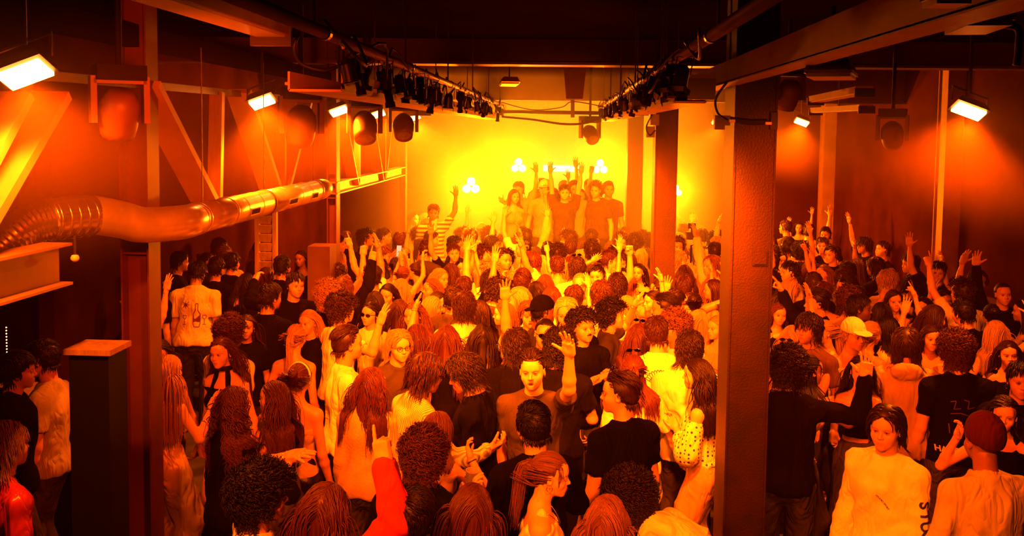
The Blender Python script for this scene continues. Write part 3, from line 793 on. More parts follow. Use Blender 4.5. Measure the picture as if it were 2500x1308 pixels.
# ---------------------------------------------------------------- materials driven by the object's own colour and the tint attribute
def objmat(name, rough, spec=0.5, bump=0.0, bscale=200, sss=0.0, sheen=0.0, var=0.12, pattern=None, coat=0.0, metal=0.0, folds=0.0):
    m, n, l, b = nt(name)
    oi = n.new('ShaderNodeObjectInfo'); at = n.new('ShaderNodeAttribute'); at.attribute_name = 'tint'
    mu = n.new('ShaderNodeMix'); mu.data_type = 'RGBA'; mu.blend_type = 'MULTIPLY'; mu.inputs['Factor'].default_value = 1
    l.new(oi.outputs['Color'], mu.inputs['A']); l.new(at.outputs['Color'], mu.inputs['B'])
    tc = n.new('ShaderNodeTexCoord')
    tx = n.new('ShaderNodeTexNoise'); tx.inputs['Scale'].default_value = 14; l.new(tc.outputs['Object'], tx.inputs['Vector'])
    mr = n.new('ShaderNodeMapRange'); mr.inputs['To Min'].default_value = 1 - var; mr.inputs['To Max'].default_value = 1 + var
    l.new(tx.outputs['Fac'], mr.inputs['Value'])
    m2 = n.new('ShaderNodeMix'); m2.data_type = 'RGBA'; m2.blend_type = 'MULTIPLY'; m2.inputs['Factor'].default_value = 1
    l.new(mu.outputs['Result'], m2.inputs['A']); l.new(mr.outputs[0], m2.inputs['B'])
    res = m2.outputs['Result']
    if pattern:
        res = pattern(n, l, tc, res)
    l.new(res, b.inputs['Base Color'])
    b.inputs['Roughness'].default_value = rough; b.inputs['Specular IOR Level'].default_value = spec; b.inputs['Metallic'].default_value = metal
    b.inputs['Sheen Weight'].default_value = sheen
    b.inputs['Coat Weight'].default_value = coat
    last = None
    if bump:
        t2 = n.new('ShaderNodeTexNoise'); t2.inputs['Scale'].default_value = bscale; t2.inputs['Detail'].default_value = 2
        l.new(tc.outputs['Object'], t2.inputs['Vector'])
        bp = n.new('ShaderNodeBump'); bp.inputs['Strength'].default_value = bump; bp.inputs['Distance'].default_value = 0.004
        l.new(t2.outputs['Fac'], bp.inputs['Height']); last = bp.outputs[0]
    if folds:
        mp = n.new('ShaderNodeMapping'); mp.inputs['Scale'].default_value = (1, 1, .42); mp.inputs['Rotation'].default_value = (.25, .3, 0); l.new(tc.outputs['Object'], mp.inputs[0])
        t3 = n.new('ShaderNodeTexNoise'); t3.inputs['Scale'].default_value = 7.5; t3.inputs['Detail'].default_value = 1.5; t3.inputs['Distortion'].default_value = 1.6; l.new(mp.outputs[0], t3.inputs['Vector'])
        ab = n.new('ShaderNodeMath'); ab.operation = 'SUBTRACT'; ab.inputs[1].default_value = .5; l.new(t3.outputs['Fac'], ab.inputs[0])
        a2 = n.new('ShaderNodeMath'); a2.operation = 'ABSOLUTE'; l.new(ab.outputs[0], a2.inputs[0])
        b2 = n.new('ShaderNodeBump'); b2.inputs['Strength'].default_value = folds; b2.inputs['Distance'].default_value = 0.12
        l.new(a2.outputs[0], b2.inputs['Height'])
        if last is not None: l.new(last, b2.inputs['Normal'])
        last = b2.outputs[0]
    if last is not None: l.new(last, b.inputs['Normal'])
    return m
def pat_dots(n, l, tc, res):
    vo = n.new('ShaderNodeTexVoronoi'); vo.inputs['Scale'].default_value = 36; vo.inputs['Randomness'].default_value = 0.15
    l.new(tc.outputs['Object'], vo.inputs['Vector'])
    lt = n.new('ShaderNodeMath'); lt.operation = 'LESS_THAN'; lt.inputs[1].default_value = 0.30
    l.new(vo.outputs['Distance'], lt.inputs[0])
    mx = n.new('ShaderNodeMix'); mx.data_type = 'RGBA'; l.new(lt.outputs[0], mx.inputs['Factor']); l.new(res, mx.inputs['A']); mx.inputs['B'].default_value = (0.03, 0.02, 0.02, 1)
    return mx.outputs['Result']
def pat_stripe(axis, scale, dark):
    def f(n, l, tc, res):
        wv = n.new('ShaderNodeTexWave'); wv.bands_direction = axis; wv.inputs['Scale'].default_value = scale; wv.inputs['Distortion'].default_value = 0.6; wv.inputs['Detail'].default_value = 0
        l.new(tc.outputs['Object'], wv.inputs['Vector'])
        cr = n.new('ShaderNodeValToRGB'); cr.color_ramp.elements[0].color = (dark, dark, dark, 1); cr.color_ramp.elements[0].position = 0.3; cr.color_ramp.elements[1].position = 0.6
        l.new(wv.outputs['Color'], cr.inputs[0])
        mx = n.new('ShaderNodeMix'); mx.data_type = 'RGBA'; mx.blend_type = 'MULTIPLY'; mx.inputs['Factor'].default_value = 1
        l.new(res, mx.inputs['A']); l.new(cr.outputs[0], mx.inputs['B']); return mx.outputs['Result']
    return f
MS = objmat('skin', 0.48, 0.45, var=0.05)
MC = {'plain': objmat('cloth', 0.9, 0.06, 0.25, 260, folds=.34),
      'rib': objmat('ribbed_knit', 0.9, 0.15, 0.2, 200, folds=.3, pattern=pat_stripe('X', 22, 0.35)),
      'knit': objmat('open_knit', 0.9, 0.15, 0.9, 90, var=0.3),
      'stripe': objmat('striped_cloth', 0.85, 0.2, pattern=pat_stripe('Z', 5, 0.15)),
      'dots': objmat('polka_dot_cloth', 0.8, 0.2, folds=.5, pattern=pat_dots),
      'denim': objmat('denim', 0.85, 0.2, 0.5, 120, var=0.45, folds=.6),
      'satin': objmat('satin', 0.30, 0.5, 0.0, 60, var=0.15, folds=.5),
      'leather': objmat('leather', 0.3, 0.5, 0.3, 90)}
def hairmat():
    m, n, l, b = nt('hair')
    oi = n.new('ShaderNodeObjectInfo'); at = n.new('ShaderNodeAttribute'); at.attribute_name = 'tint'
    mu = n.new('ShaderNodeMix'); mu.data_type = 'RGBA'; mu.blend_type = 'MULTIPLY'; mu.inputs['Factor'].default_value = 1
    l.new(oi.outputs['Color'], mu.inputs['A']); l.new(at.outputs['Color'], mu.inputs['B'])
    l.new(mu.outputs['Result'], b.inputs['Base Color'])
    b.inputs['Roughness'].default_value = 0.48; b.inputs['Specular IOR Level'].default_value = 0.3
    return m
MH = hairmat()
MG = objmat('gloss_black', 0.12, 0.6)
M_GOLD = plain('gold_jewellery', (0.9, 0.65, 0.3), 0.2, 1.0)

# ---------------------------------------------------------------- head template (origin at the middle of the head, facing +Y)
def make_head(h, female=False, mouth='closed'):
    F = Field((-.115, -.125, -.15), (.115, .145, .135), h)
    F.ell((0, -.012, .030), (.076, .097, .090), k=0)
    jw = .052 if female else .058
    F.ell((0, .026, -.030), (jw + .006, .064, .070), k=.03)
    F.ell((0, .045, -.066), (jw * .80, .044, .040), k=.025)
    F.ell((0, .074, -.094), (.017, .014, .013), k=.025)
    for s in (-1, 1):
        F.ell((s * .041, .052, -.030), (.022, .028, .024), k=.022)              # cheek
        F.cone((s * .015, .080, .024), (s * .044, .066, .024), .0105, .009, k=.015)  # brow ridge
    F.ell((0, .066, .045), (.045, .022, .030), k=.03)                             # forehead
    for s in (-1, 1):
        F.ell((s * .031, .093, .004), (.0165, .014, .0105), k=.014, op='-')     # sockets
    F.cone((0, .082, .012), (0, .104, -.022), .0062, .0092, k=.010)             # nose
    F.ell((0, .103, -.0265), (.0105, .011, .0085), k=.007)
    for s in (-1, 1): F.ell((s * .0115, .095, -.029), (.0065, .008, .006), k=.006)
    F.ell((0, .078, -.058), (.026, .016, .020), k=.02)                            # muzzle
    if mouth == 'open':
        F.ell((0, .096, -.066), (.017, .016, .012), k=.006, op='-')
        F.cone((-.017, .088, -.056), (.017, .088, -.056), .0045, .0045, k=.006)
        F.cone((-.013, .087, -.078), (.013, .087, -.078), .005, .005, k=.006)
    else:
        up = .004 if mouth == 'smile' else 0
        F.cone((-.022, .084, -.056 + up), (0, .0945, -.0545), .0030, .0052, k=.006)
        F.cone((.022, .084, -.056 + up), (0, .0945, -.0545), .0030, .0052, k=.006)
        F.cone((-.017, .084, -.064 + up * .5), (0, .0925, -.066), .0030, .0062, k=.006)
        F.cone((.017, .084, -.064 + up * .5), (0, .0925, -.066), .0030, .0062, k=.006)
    for s in (-1, 1):
        Rm = rotm('z', s * -.35)
        F.ell((s * .077, -.004, -.006), (.008, .018, .030), Rm, k=.007)
        F.ell((s * .083, .002, -.004), (.006, .009, .017), Rm, k=.004, op='-')
    F.cone((0, -.012, -.05), (0, -.03, -.16), .050 if female else .056, .050 if female else .058, k=.02)
    v, q = F.mesh()
    a = np.ones((len(v), 3))
    # lips
    lip = np.exp(-(((v[:, 0]) / .021) ** 4 + ((v[:, 2] + .060) / (.0115 if mouth != 'open' else .019)) ** 4)) * (v[:, 1] > .078)
    lc = np.array([.72, .40, .38]) if female else np.array([.80, .58, .54])
    a = a * (1 - lip[:, None]) + lc * lip[:, None]
    if mouth == 'open':
        mo = np.exp(-(((v[:, 0]) / .014) ** 4 + ((v[:, 2] + .066) / .008) ** 4)) * (v[:, 1] > .06)
        a = a * (1 - mo[:, None]) + np.array([.12, .05, .05]) * mo[:, None]
    g = Geo(); g.add(v, q, a)
    # brows
    def arc(pts, r0, col, n=5, flat=0.5):
        P = np.array(pts); N = len(P); vs = []; qs = []
        for i in range(N):
            t = unit(P[min(i + 1, N - 1)] - P[max(i - 1, 0)]); u = unit(np.cross(t, V3(0, 1, 0))); w_ = np.cross(t, u)
            rr = r0 * (0.35 + 0.65 * math.sin(math.pi * (i + 0.6) / (N + 0.2)))
            for k in range(n):
                an = 2 * math.pi * k / n
                vs.append(P[i] + u * math.cos(an) * rr + w_ * math.sin(an) * rr * flat)
        for i in range(N - 1):
            for k in range(n): qs.append((i * n + k, i * n + (k + 1) % n, (i + 1) * n + (k + 1) % n, (i + 1) * n + k))
        g.add(vs, qs, col)
    for s in (-1, 1):
        arc([(s * .014, .0905, .0235), (s * .024, .0905, .0275), (s * .036, .084, .029), (s * .048, .073, .024)], .0036 if not female else .0026, (.10, .065, .05))
        # eyeball, iris, lids
        c = V3(s * .031, .0775, .004); rr = .0125
        nu, nv_ = 12, 10
        vs = []; cs = []
        for i in range(nv_ + 1):
            th = math.pi * 0.5 * i / nv_
            for j in range(nu):
                ph = 2 * math.pi * j / nu
                d = V3(math.sin(th) * math.cos(ph), math.cos(th), math.sin(th) * math.sin(ph) * .9)
                vs.append(c + d * rr * (1.0 if i else 1.0))
                cs.append((.03, .02, .02) if i <= 1 else ((.20, .12, .08) if i <= 3 else (.95, .92, .9)))
        qs = [(i * nu + j, i * nu + (j + 1) % nu, (i + 1) * nu + (j + 1) % nu, (i + 1) * nu + j) for i in range(nv_) for j in range(nu)]
        g.add(vs, qs, np.array(cs))
        arc([(s * .0165, .0865, .003), (s * .023, .0905, .0095), (s * .031, .0915, .0115), (s * .039, .088, .0095), (s * .0455, .080, .003)], .0030, (.22, .15, .13))
        arc([(s * .0175, .0850, .001), (s * .024, .0880, -.0045), (s * .032, .0890, -.0060), (s * .040, .0855, -.0045), (s * .0455, .079, .001)], .0020, (.8, .62, .58))
    return np.concatenate(g.v), np.concatenate(g.q), np.concatenate(g.a)
_heads = {}
def head_tpl(lod, female, mouth):
    key = (lod, female, mouth)
    if key not in _heads: _heads[key] = make_head((.0040, .0060, .0095)[lod], female, mouth)
    return _heads[key]

# ---------------------------------------------------------------- right hand template: wrist at the origin, fingers +Z, palm faces +Y, thumb at -X
HPOSE = {   # curl for the four fingers (radians per joint), spread, thumb out, thumb curl
    'open': ((.12, .08, .10, .15), .16, .9, .1), 'relax': ((.45, .5, .55, .6), .05, .45, .3), 'fist': ((1.35, 1.4, 1.4, 1.4), .0, .25, .9),
    'point': ((.05, 1.35, 1.4, 1.4), .0, .3, .8), 'grip': ((.62, .66, .70, .74), .05, .75, .45), 'flat': ((.05, .05, .05, .05), .02, .4, .1),
    'ok': ((1.0, .2, .12, .15), .16, .7, .5), 'horns': ((.05, 1.4, 1.4, .08), .10, .3, .9), 'two': ((.08, .08, 1.4, 1.4), .10, .3, .8), 'claw': ((.5, .4, .45, .55), .14, .8, .3)}
def make_hand(h, pose):
    curl, spread, tout, tcurl = HPOSE[pose]
    F = Field((-.11, -.05, -.035), (.075, .125, .215), h)
    F.box((0, .0, .048), (.030, .0085, .036), rad=.009, k=0)
    F.ell((-.020, .008, .035), (.018, .016, .030), k=.012)
    F.ell((.022, .006, .035), (.014, .014, .030), k=.012)
    F.cone((0, 0, -.03), (0, 0, .02), .0255, .027, k=.02)
    xs = (-.0285, -.0095, .0095, .0275); base = (.088, .093, .090, .082); ln = (.072, .080, .075, .060); rr = (.0088, .0090, .0086, .0076)
    for i in range(4):
        p = V3(xs[i], 0, base[i]); sp = (i - 1.35) * spread
        ang = 0.0
        for j, fr in enumerate((.45, .31, .24)):
            ang += curl[i] * (1, 1.15, .8)[j]
            d = V3(math.sin(sp) * math.cos(min(ang, 1.2)), math.sin(ang), math.cos(ang) * math.cos(sp))
            q_ = p + unit(d) * ln[i] * fr
            F.cone(p, q_, rr[i] * (1 - .09 * j), rr[i] * (1 - .09 * (j + 1)), k=.0045 if j else .007)
            p = q_
    p = V3(-.024, .008, .022); d0 = unit(V3(-math.sin(tout), .25 + tcurl * .5, math.cos(tout)))
    for j, L in enumerate((.034, .030, .025)):
        a = tcurl * j * .8
        d = unit(d0 * math.cos(a) + V3(.75, .55, .2) * math.sin(a))
        q_ = p + d * L
        F.cone(p, q_, .0125 - .0016 * j, .0110 - .0018 * j, k=.008 if j == 0 else .004); p = q_
    v, q = F.mesh()
    return v, q
_hands = {}
def hand_tpl(lod, pose):
    key = (lod, pose)
    if key not in _hands: _hands[key] = make_hand((.0038, .0052, .0075)[lod], pose)
    return _hands[key]

# ---------------------------------------------------------------- arm poses: upper-arm elevation, azimuth (0 forward, 90 outward), forearm elevation, azimuth, hand, roll, bend
ARM = {
    'down': (-80, 95, -72, 20, 'relax', 80), 'side': (-66, 80, -60, 40, 'relax', 60), 'up': (62, 70, 80, 20, 'open', 0), 'palm': (-64, 40, 56, -12, 'open', 0), 'across': (-74, 60, -28, -48, 'fist', -60), 'pointin': (48, 72, 74, -80, 'point', 0), 'upst': (76, 80, 84, 60, 'open', 0),
    'upb': (25, 80, 82, -60, 'open', 0), 'upf': (40, 20, 72, 0, 'open', 20), 'point': (58, 40, 74, 0, 'point', 0), 'fist': (55, 70, 82, -30, 'fist', 0),
    'wave': (-5, 75, 76, 40, 'open', 0), 'wavein': (10, 60, 60, -50, 'flat', 0), 'chest': (-62, 45, 30, -55, 'relax', -60), 'clap': (-45, 35, 20, -55, 'flat', -90),
    'cup': (-68, 50, 20, -15, 'grip', -90), 'cuph': (-40, 50, 62, -20, 'grip', -90), 'phone': (-20, 20, 55, -30, 'grip', -90), 'phoneup': (38, 20, 70, -25, 'grip', -60),
    'head': (15, 85, 45, -150, 'claw', 180), 'over': (62, 55, 25, -75, 'open', 0), 'mouth': (-25, 55, 55, -75, 'relax', -60), 'hip': (-50, 110, -35, -40, 'fist', 0),
    'fwd': (-50, 20, -5, 0, 'relax', -60), 'out': (-8, 80, 15, 50, 'open', 20), 'chin': (-50, 50, 65, -55, 'fist', -60), 'ok': (5, 55, 70, 0, 'ok', 0),
    'horns': (55, 60, 82, 0, 'horns', 0), 'two': (20, 45, 78, 10, 'two', 0), 'fwdhi': (5, 35, 35, -10, 'point', 0), 'handout': (-58, 30, 8, 5, 'claw', -40),
    'ear': (-38, 75, 66, -75, 'relax', -60),
}
def sph(el, az, side):
    e, a = R(el), R(az)
    return V3(side * math.cos(e) * math.sin(a), math.cos(e) * math.cos(a), math.sin(e))

SKEL = {}
def skeleton(sp):
    s = sp['h'] / 1.75; fem = sp['f']
    lean = R(sp.get('lean', 3)); side = R(sp.get('side', 0)); tw = R(sp.get('twist', 0))
    k = {}
    sh = (.150 if fem else .170) * s; hp = (.088 if fem else .085) * s
    crouch = sp.get('crouch', 0)
    P = V3(0, -.10 * math.sin(lean), (.94 - crouch) * s); k['P'] = P
    Rt = rotm('z', tw) @ rotm('x', -lean) @ rotm('y', side); k['Rt'] = Rt
    C = P + Rt @ V3(0, .01, .35) * s; k['C'] = C
    N = P + Rt @ V3(0, -.015, .525) * s; k['N'] = N
    k['W'] = P + Rt @ V3(0, .0, .13) * s
    Rh = rotm('z', tw * .5 + R(sp.get('hyaw', 0))) @ rotm('x', R(sp.get('hpitch', 0)) - lean * .55) @ rotm('y', R(sp.get('htilt', 0)))
    k['Rh'] = Rh
    nv = Rt @ V3(0, .012, .055) * s
    k['H'] = N + nv + Rh @ V3(0, .022, .105) * s
    k['hs'] = s * (.97 if fem else 1.0) * .98
    st = sp.get('stance', .09)
    for sd, nm in ((-1, 'l'), (1, 'r')):
        S = P + Rt @ V3(sd * sh, -.01, .438) * s; k['S' + nm] = S
        el, az, fe, fa, hd, roll = ARM[sp['arm' + nm]]
        j = sp.get('jit', (0, 0, 0, 0)); o = 0 if nm == 'l' else 2
        el += j[o] ; fa += j[o + 1]
        if sp['arm' + nm] not in ('down', 'side', 'hip'):
            pass
        u = Rt @ sph(el, az, sd) if el < 20 else rotm('z', tw) @ sph(el, az, sd)
        if el > 0: S = S + V3(0, 0, .045 * s * math.sin(R(max(0, el)))) ; k['S' + nm] = S
        E = S + u * .285 * s; f = rotm('z', tw) @ sph(fe, fa, sd)
        Wr = E + f * .245 * s
        k['E' + nm] = E; k['Wr' + nm] = Wr; k['f' + nm] = f; k['hand' + nm] = sp.get('hand' + nm, hd)
        # hand frame: z = forearm, palm normal rolled around it
        ref = rotm('z', tw) @ V3(0, 1, 0); ref = ref - f * (ref @ f)
        if np.linalg.norm(ref) < .25: ref = V3(0, 0, 1) - f * f[2]
        ref = unit(ref); xx = np.cross(ref, f)
        a = R(roll + sp.get('roll' + nm, 0)) * sd
        y = ref * math.cos(a) + xx * math.sin(a) * -1
        x = np.cross(y, f)
        bend = R(sp.get('bend' + nm, 8))
        z = unit(f * math.cos(bend) + y * math.sin(bend)); y = unit(y - z * (y @ z)); x = np.cross(y, z)
        k['Rw' + nm] = np.stack([x, y, z], 1)
        # legs
        Hj = P + rotm('z', tw * .4) @ V3(sd * hp, 0, -.04) * s; k['Hj' + nm] = Hj
        stp = sp.get('step', 0.0) * sd
        A = V3(sd * (st + .02), stp - .02, .085); k['A' + nm] = A
        mid = (Hj + A) / 2; dist = np.linalg.norm(Hj - A); L = (.43 + .415) * s
        bendk = math.sqrt(max(0.0, (L / 2) ** 2 - (dist / 2) ** 2)) if dist < L else 0.0
        k['K' + nm] = mid + V3(sd * .01, .02 + bendk, 0)
    return k

def body_field(sp, k, h, off=0.0):
    pass

def torso(F, sp, k, o=0.0, waist=True, bust=True, loose=0.0):
    s = sp['h'] / 1.75; fem = sp['f']; Rt = k['Rt']; P = k['P']; b = sp.get('build', 1.0)
    T = lambda x, y, z: P + Rt @ V3(x, y, z) * s
    if fem:
        F.ell(T(0, -.012, .0), np.array((.160 * b, .110 * b, .130)) * s + o + loose, Rt, k=.04)
        F.ell(T(0, .0, .15), np.array((.118 * b, .088 * b, .150)) * s + o + loose * 1.4, Rt, k=.05)
        F.ell(T(0, -.005, .34), np.array((.138 * b, .098 * b, .150)) * s + o + loose, Rt, k=.05)
        F.ell(T(0, -.01, .43), np.array((.142 * b, .070, .065)) * s + o + loose * .4, Rt, k=.04)
        if bust:
            for sd in (-1, 1): F.ell(T(sd * .066, .068, .315), np.array((.062, .058, .064)) * s + o * .8, Rt, k=.03)
    else:
        F.ell(T(0, -.010, .0), np.array((.152 * b, .106 * b, .125)) * s + o + loose, Rt, k=.04)
        F.ell(T(0, .0, .16), np.array((.145 * b, .100 * b, .160)) * s + o + loose * 1.2, Rt, k=.05)
        F.ell(T(0, .0, .34), np.array((.160 * b, .112 * b, .155)) * s + o + loose, Rt, k=.05)
        F.ell(T(0, -.012, .412), np.array((.140 * b, .073, .066)) * s + o + loose * .4, Rt, k=.045)
    # shoulders and trapezius
    for nm in 'lr':
        F.cone(k['N'] - Rt @ V3(0, .01, .02) * s, k['S' + nm] - Rt @ V3(0, 0, .004) * s, .046 * s + o, (.050 if fem else .054) * s + o, k=.035)
def armf(F, sp, k, nm, o=0.0, t0=0.0, t1=2.0, slim=1.0, taper=1.0, lo=0.0):
    """upper arm t 0..1, forearm 1..2"""
    s = sp['h'] / 1.75; fem = sp['f']; q = .86 if fem else 1.0
    S, E, W_ = k['S' + nm], k['E' + nm], k['Wr' + nm]
    if t0 < 1:
        b = S + (E - S) * min(1, t1)
        F.cone(S, b, .050 * s * q * slim + o, (.050 - .012 * min(1, t1)) * s * q + o + lo * min(1, t1), k=.03)
        if t1 >= 1 and o < .004: F.ell((S + E) / 2, (.046 * s * q + o, .046 * s * q + o, .07 * s), None, k=.03) if False else None
    if t1 > 1:
        b = E + (W_ - E) * (t1 - 1)
        m = E + (W_ - E) * .28
        F.cone(E, m, .038 * s * q + o + lo, .041 * s * q + o + lo, k=.02)
        F.cone(m, b, .041 * s * q + o + lo, (.041 - .0150 * (t1 - 1)) * s * q + o + lo * .6, k=.015)
def leg(F, sp, k, nm, o=0.0, t1=2.0, flare=0.0):
    s = sp['h'] / 1.75
    H, K, A = k['Hj' + nm], k['K' + nm], k['A' + nm]
    if t1 <= 1: F.cone(H, H + (K - H) * t1, .088 * s + o, (.088 - .03 * t1) * s + o + flare, k=.04); return
    F.cone(H, K, .088 * s + o, .056 * s + o + flare * .4, k=.03)
    b = K + (A - K) * (t1 - 1)
    F.cone(K, b, .056 * s + o + flare * .4, .038 * s + o + flare, k=.03)
def bounds(k, pad, keys):
    P = np.array([k[q] for q in keys]); return P.min(0) - pad, P.max(0) + pad
HB = (.012, .018, .026)

def make_body(sp, k, lod):
    h = HB[lod]; s = sp['h'] / 1.75
    lo, hi = bounds(k, .17, ['P', 'N', 'H', 'Sl', 'Sr', 'El', 'Er', 'Wrl', 'Wrr', 'Al', 'Ar'])
    lo[2] = -.03
    F = Field(lo, hi, h)
    clothed = sp['top'] in ('tee', 'long', 'hoodie', 'shirt', 'jacket')
    torso(F, sp, k, -.004 if clothed else 0.0)
    fem = sp['f']
    F.cone(k['N'] - k['Rt'] @ V3(0, .0, .03) * s, k['H'] - k['Rh'] @ V3(0, .03, .06) * k['hs'], (.050 if fem else .060) * s, (.046 if fem else .054) * s, k=.03)
    for nm in 'lr':
        armf(F, sp, k, nm)
        F.cone(k['Wr' + nm] - k['f' + nm] * .02, k['Wr' + nm] + k['Rw' + nm] @ V3(0, 0, .012), .026 * s * (.9 if fem else 1), .0255 * s * (.9 if fem else 1), k=.01)
        leg(F, sp, k, nm)
        A = k['A' + nm]
        F.cone(A - V3(0, .035, .05), A + V3(0, .12, -.055), .036, .030, k=.03)
    v, q = F.mesh()
    g = Geo(); g.add(v, q)
    hv, hq, ha = head_tpl(lod, fem, sp.get('mouth', 'closed'))
    sc = k['hs']; w = sp.get('face_w', 1.0)
    g.add((hv * np.array([w, 1, 1]) * sc) @ k['Rh'].T + k['H'], hq, ha)
    for nm, sd in (('l', -1), ('r', 1)):
        v, q = hand_tpl(lod, k['hand' + nm])
        v = v.copy() * s * (.90 if fem else 1.0)
        if sd < 0: v = v * np.array([-1, 1, 1]); q = q[:, ::-1]
        g.add(v @ k['Rw' + nm].T + k['Wr' + nm], q)
    return g.mesh('person', MS)

# ---------------------------------------------------------------- clothes
def make_top(sp, k, lod):
    t = sp['top']; h = HB[lod] * .92; s = sp['h'] / 1.75; Rt = k['Rt']; P = k['P']
    lo, hi = bounds(k, .20, ['P', 'N', 'Sl', 'Sr', 'El', 'Er', 'Wrl', 'Wrr'] if t in ('long', 'hoodie', 'shirt', 'jacket', 'off') else ['P', 'N', 'Sl', 'Sr', 'El', 'Er'])
    if t == 'dress': lo[2] = .35
    F = Field(lo, hi, h)
    o = {'tee': .011, 'long': .015, 'hoodie': .026, 'shirt': .015, 'jacket': .024, 'tank': .010, 'crop': .011, 'halter': .013, 'off': .014, 'cami': .010, 'dress': .009, 'loose': .020}[t]
    lo_ = {'tee': .008, 'long': .006, 'hoodie': .010, 'shirt': .010, 'jacket': .010, 'loose': .014}.get(t, 0.0)
    torso(F, sp, k, o, loose=lo_)
    hem = {'tee': -.06, 'long': -.07, 'hoodie': -.07, 'shirt': -.09, 'jacket': -.05, 'tank': -.03, 'crop': .17, 'halter': .0, 'off': .05, 'cami': -.02, 'dress': -.5, 'loose': -.05}[t]
    if t in ('tee', 'loose', 'shirt', 'jacket', 'long', 'hoodie'):
        F.ell(P + Rt @ V3(0, 0, hem + .02) * s, np.array((.170, .124, .11)) * s * sp.get('build', 1) + o * 1.1 + lo_, Rt, k=.05)
    if t == 'dress':
        F.cone(P, V3(P[0], P[1], .5), .15, .20, k=.05)
    # hem before the sleeves, so that hanging arms keep theirs
    n = Rt @ V3(0, 0, -1)
    F.plane(P + Rt @ V3(0, 0, hem) * s, n)
    if t in ('tank', 'crop', 'cami', 'halter', 'off', 'dress'):
        # bare shoulders: cut above the arm pits, leave straps
        zc = {'tank': .43, 'crop': .37, 'cami': .36, 'halter': .40, 'off': .385, 'dress': .38}[t]
        F.plane(P + Rt @ V3(0, .0, zc) * s, Rt @ V3(0, -.25, 1))
        if t in ('crop', 'cami', 'dress', 'tank'):
            for sd in (-1, 1):
                r = .022 if t == 'tank' else .008
                a = P + Rt @ V3(sd * .085, .085, .36) * s; b = P + Rt @ V3(sd * .088, -.01, .505) * s; c = P + Rt @ V3(sd * .07, -.10, .36) * s
                F.cone(a, b, r, r, k=.012); F.cone(b, c, r, r, k=.012)
        if t == 'halter':
            for sd in (-1, 1):
                F.cone(P + Rt @ V3(sd * .085, .075, .34) * s, k['N'] + Rt @ V3(sd * .045, .035, .02) * s, .030, .018, k=.012)
        if t == 'off':
            for nm, sd in (('l', -1), ('r', 1)):
                S, E, W_ = k['S' + nm], k['E' + nm], k['Wr' + nm]
                F.cone(S + (E - S) * .42, E, .066, .085, k=.03); F.cone(E, E + (W_ - E) * .55, .085, .060, k=.03)
    else:
        end = {'tee': .62, 'loose': .7, 'long': 1.93, 'hoodie': 1.90, 'shirt': 1.85, 'jacket': 1.92}[t]
        for nm in 'lr':
            if t in ('tee', 'loose'):
                armf(F, sp, k, nm, o * .7, 0, end, lo=.014)
                S, E = k['S' + nm], k['E' + nm]
                p = S + (E - S) * end
                # cut the capsule end flat
                dd = unit(E - S)
                G = F.sub(p - .09, p + .14, .0)
                if G is not None:
                    sl, X, Y, Z = G
                    dpl = (X - p[0]) * dd[0] + (Y - p[1]) * dd[1] + (Z - p[2]) * dd[2]
                    rad = np.sqrt((X - p[0]) ** 2 + (Y - p[1]) ** 2 + (Z - p[2]) ** 2) - .085
                    cut = np.maximum(-dpl, rad)
                    F.D[sl] = np.maximum(F.D[sl], -cut).astype(np.float32)
            else:
                armf(F, sp, k, nm, o * .62, 0, end, lo=.006 if t == 'long' else .010)
                if t in ('long', 'hoodie', 'jacket'):
                    W_, E = k['Wr' + nm], k['E' + nm]; e1 = E + (W_ - E) * (end - 1); e0 = E + (W_ - E) * (end - 1.16)
                    F.cone(e0, e1, .034 * s, .031 * s, k=.006)
    if t in ('tee', 'long', 'hoodie', 'shirt', 'jacket', 'loose'):
        F.ell(k['N'] - Rt @ V3(0, -.005, .012) * s, np.array((.075, .070, .04)) * s, Rt, k=.02)
    am = {'tee': .009, 'loose': .011, 'long': .010, 'hoodie': .012, 'shirt': .012, 'jacket': .010}.get(t, .002)
    F.wrinkle(am * (1.25 if lod == 0 else 1), 26, sp.get('seed', 1))
    # neck opening
    c = k['N'] + Rt @ V3(0, .02, .05) * s
    if t in ('tee', 'long', 'loose'): F.ell(c, np.array((.072, .074, .055)) * s, Rt, k=.004, op='-'); F.cone(c, c + Rt @ V3(0, 0, .1), .060 * s, .07 * s, k=.004, op='-')
    if t in ('shirt', 'jacket', 'hoodie'): F.ell(c + Rt @ V3(0, .03, 0) * s, np.array((.066, .08, .06)) * s, Rt, k=.004, op='-')
    if t == 'halter': F.cone(k['N'] + Rt @ V3(0, .10, .04), P + Rt @ V3(0, .15, .37) * s, .03, .018, k=.004, op='-')
    if t == 'tank': F.ell(c + Rt @ V3(0, .03, -.02) * s, np.array((.068, .085, .075)) * s, Rt, k=.004, op='-')
    if t in ('shirt', 'jacket'):
        for sd in (-1, 1): F.cone(k['N'] + Rt @ V3(sd * .055, -.035, .025) * s, k['N'] + Rt @ V3(sd * .05, .06, -.03) * s, .013, .013, k=.004)
        F.cone(k['N'] + Rt @ V3(-.055, -.035, .03) * s, k['N'] + Rt @ V3(.055, -.035, .03) * s, .013, .013, k=.004)
    if t == 'hoodie':
        B = k['N'] + Rt @ V3(0, -.085, -.005) * s
        F.ell(B, np.array((.105, .065, .075)) * s, Rt @ rotm('x', .5), k=.02)
        F.ell(B + Rt @ V3(0, .025, .055) * s, np.array((.066, .045, .04)) * s, Rt, k=.01, op='-')
        F.cone(B + Rt @ V3(-.09, .05, .02) * s, k['N'] + Rt @ V3(-.05, .075, -.015) * s, .022, .018, k=.02)
        F.cone(B + Rt @ V3(.09, .05, .02) * s, k['N'] + Rt @ V3(.05, .075, -.015) * s, .022, .018, k=.02)
    v, q = F.mesh()
    # ribbed collar / hem tint
    g = Geo(); g.add(v, q)
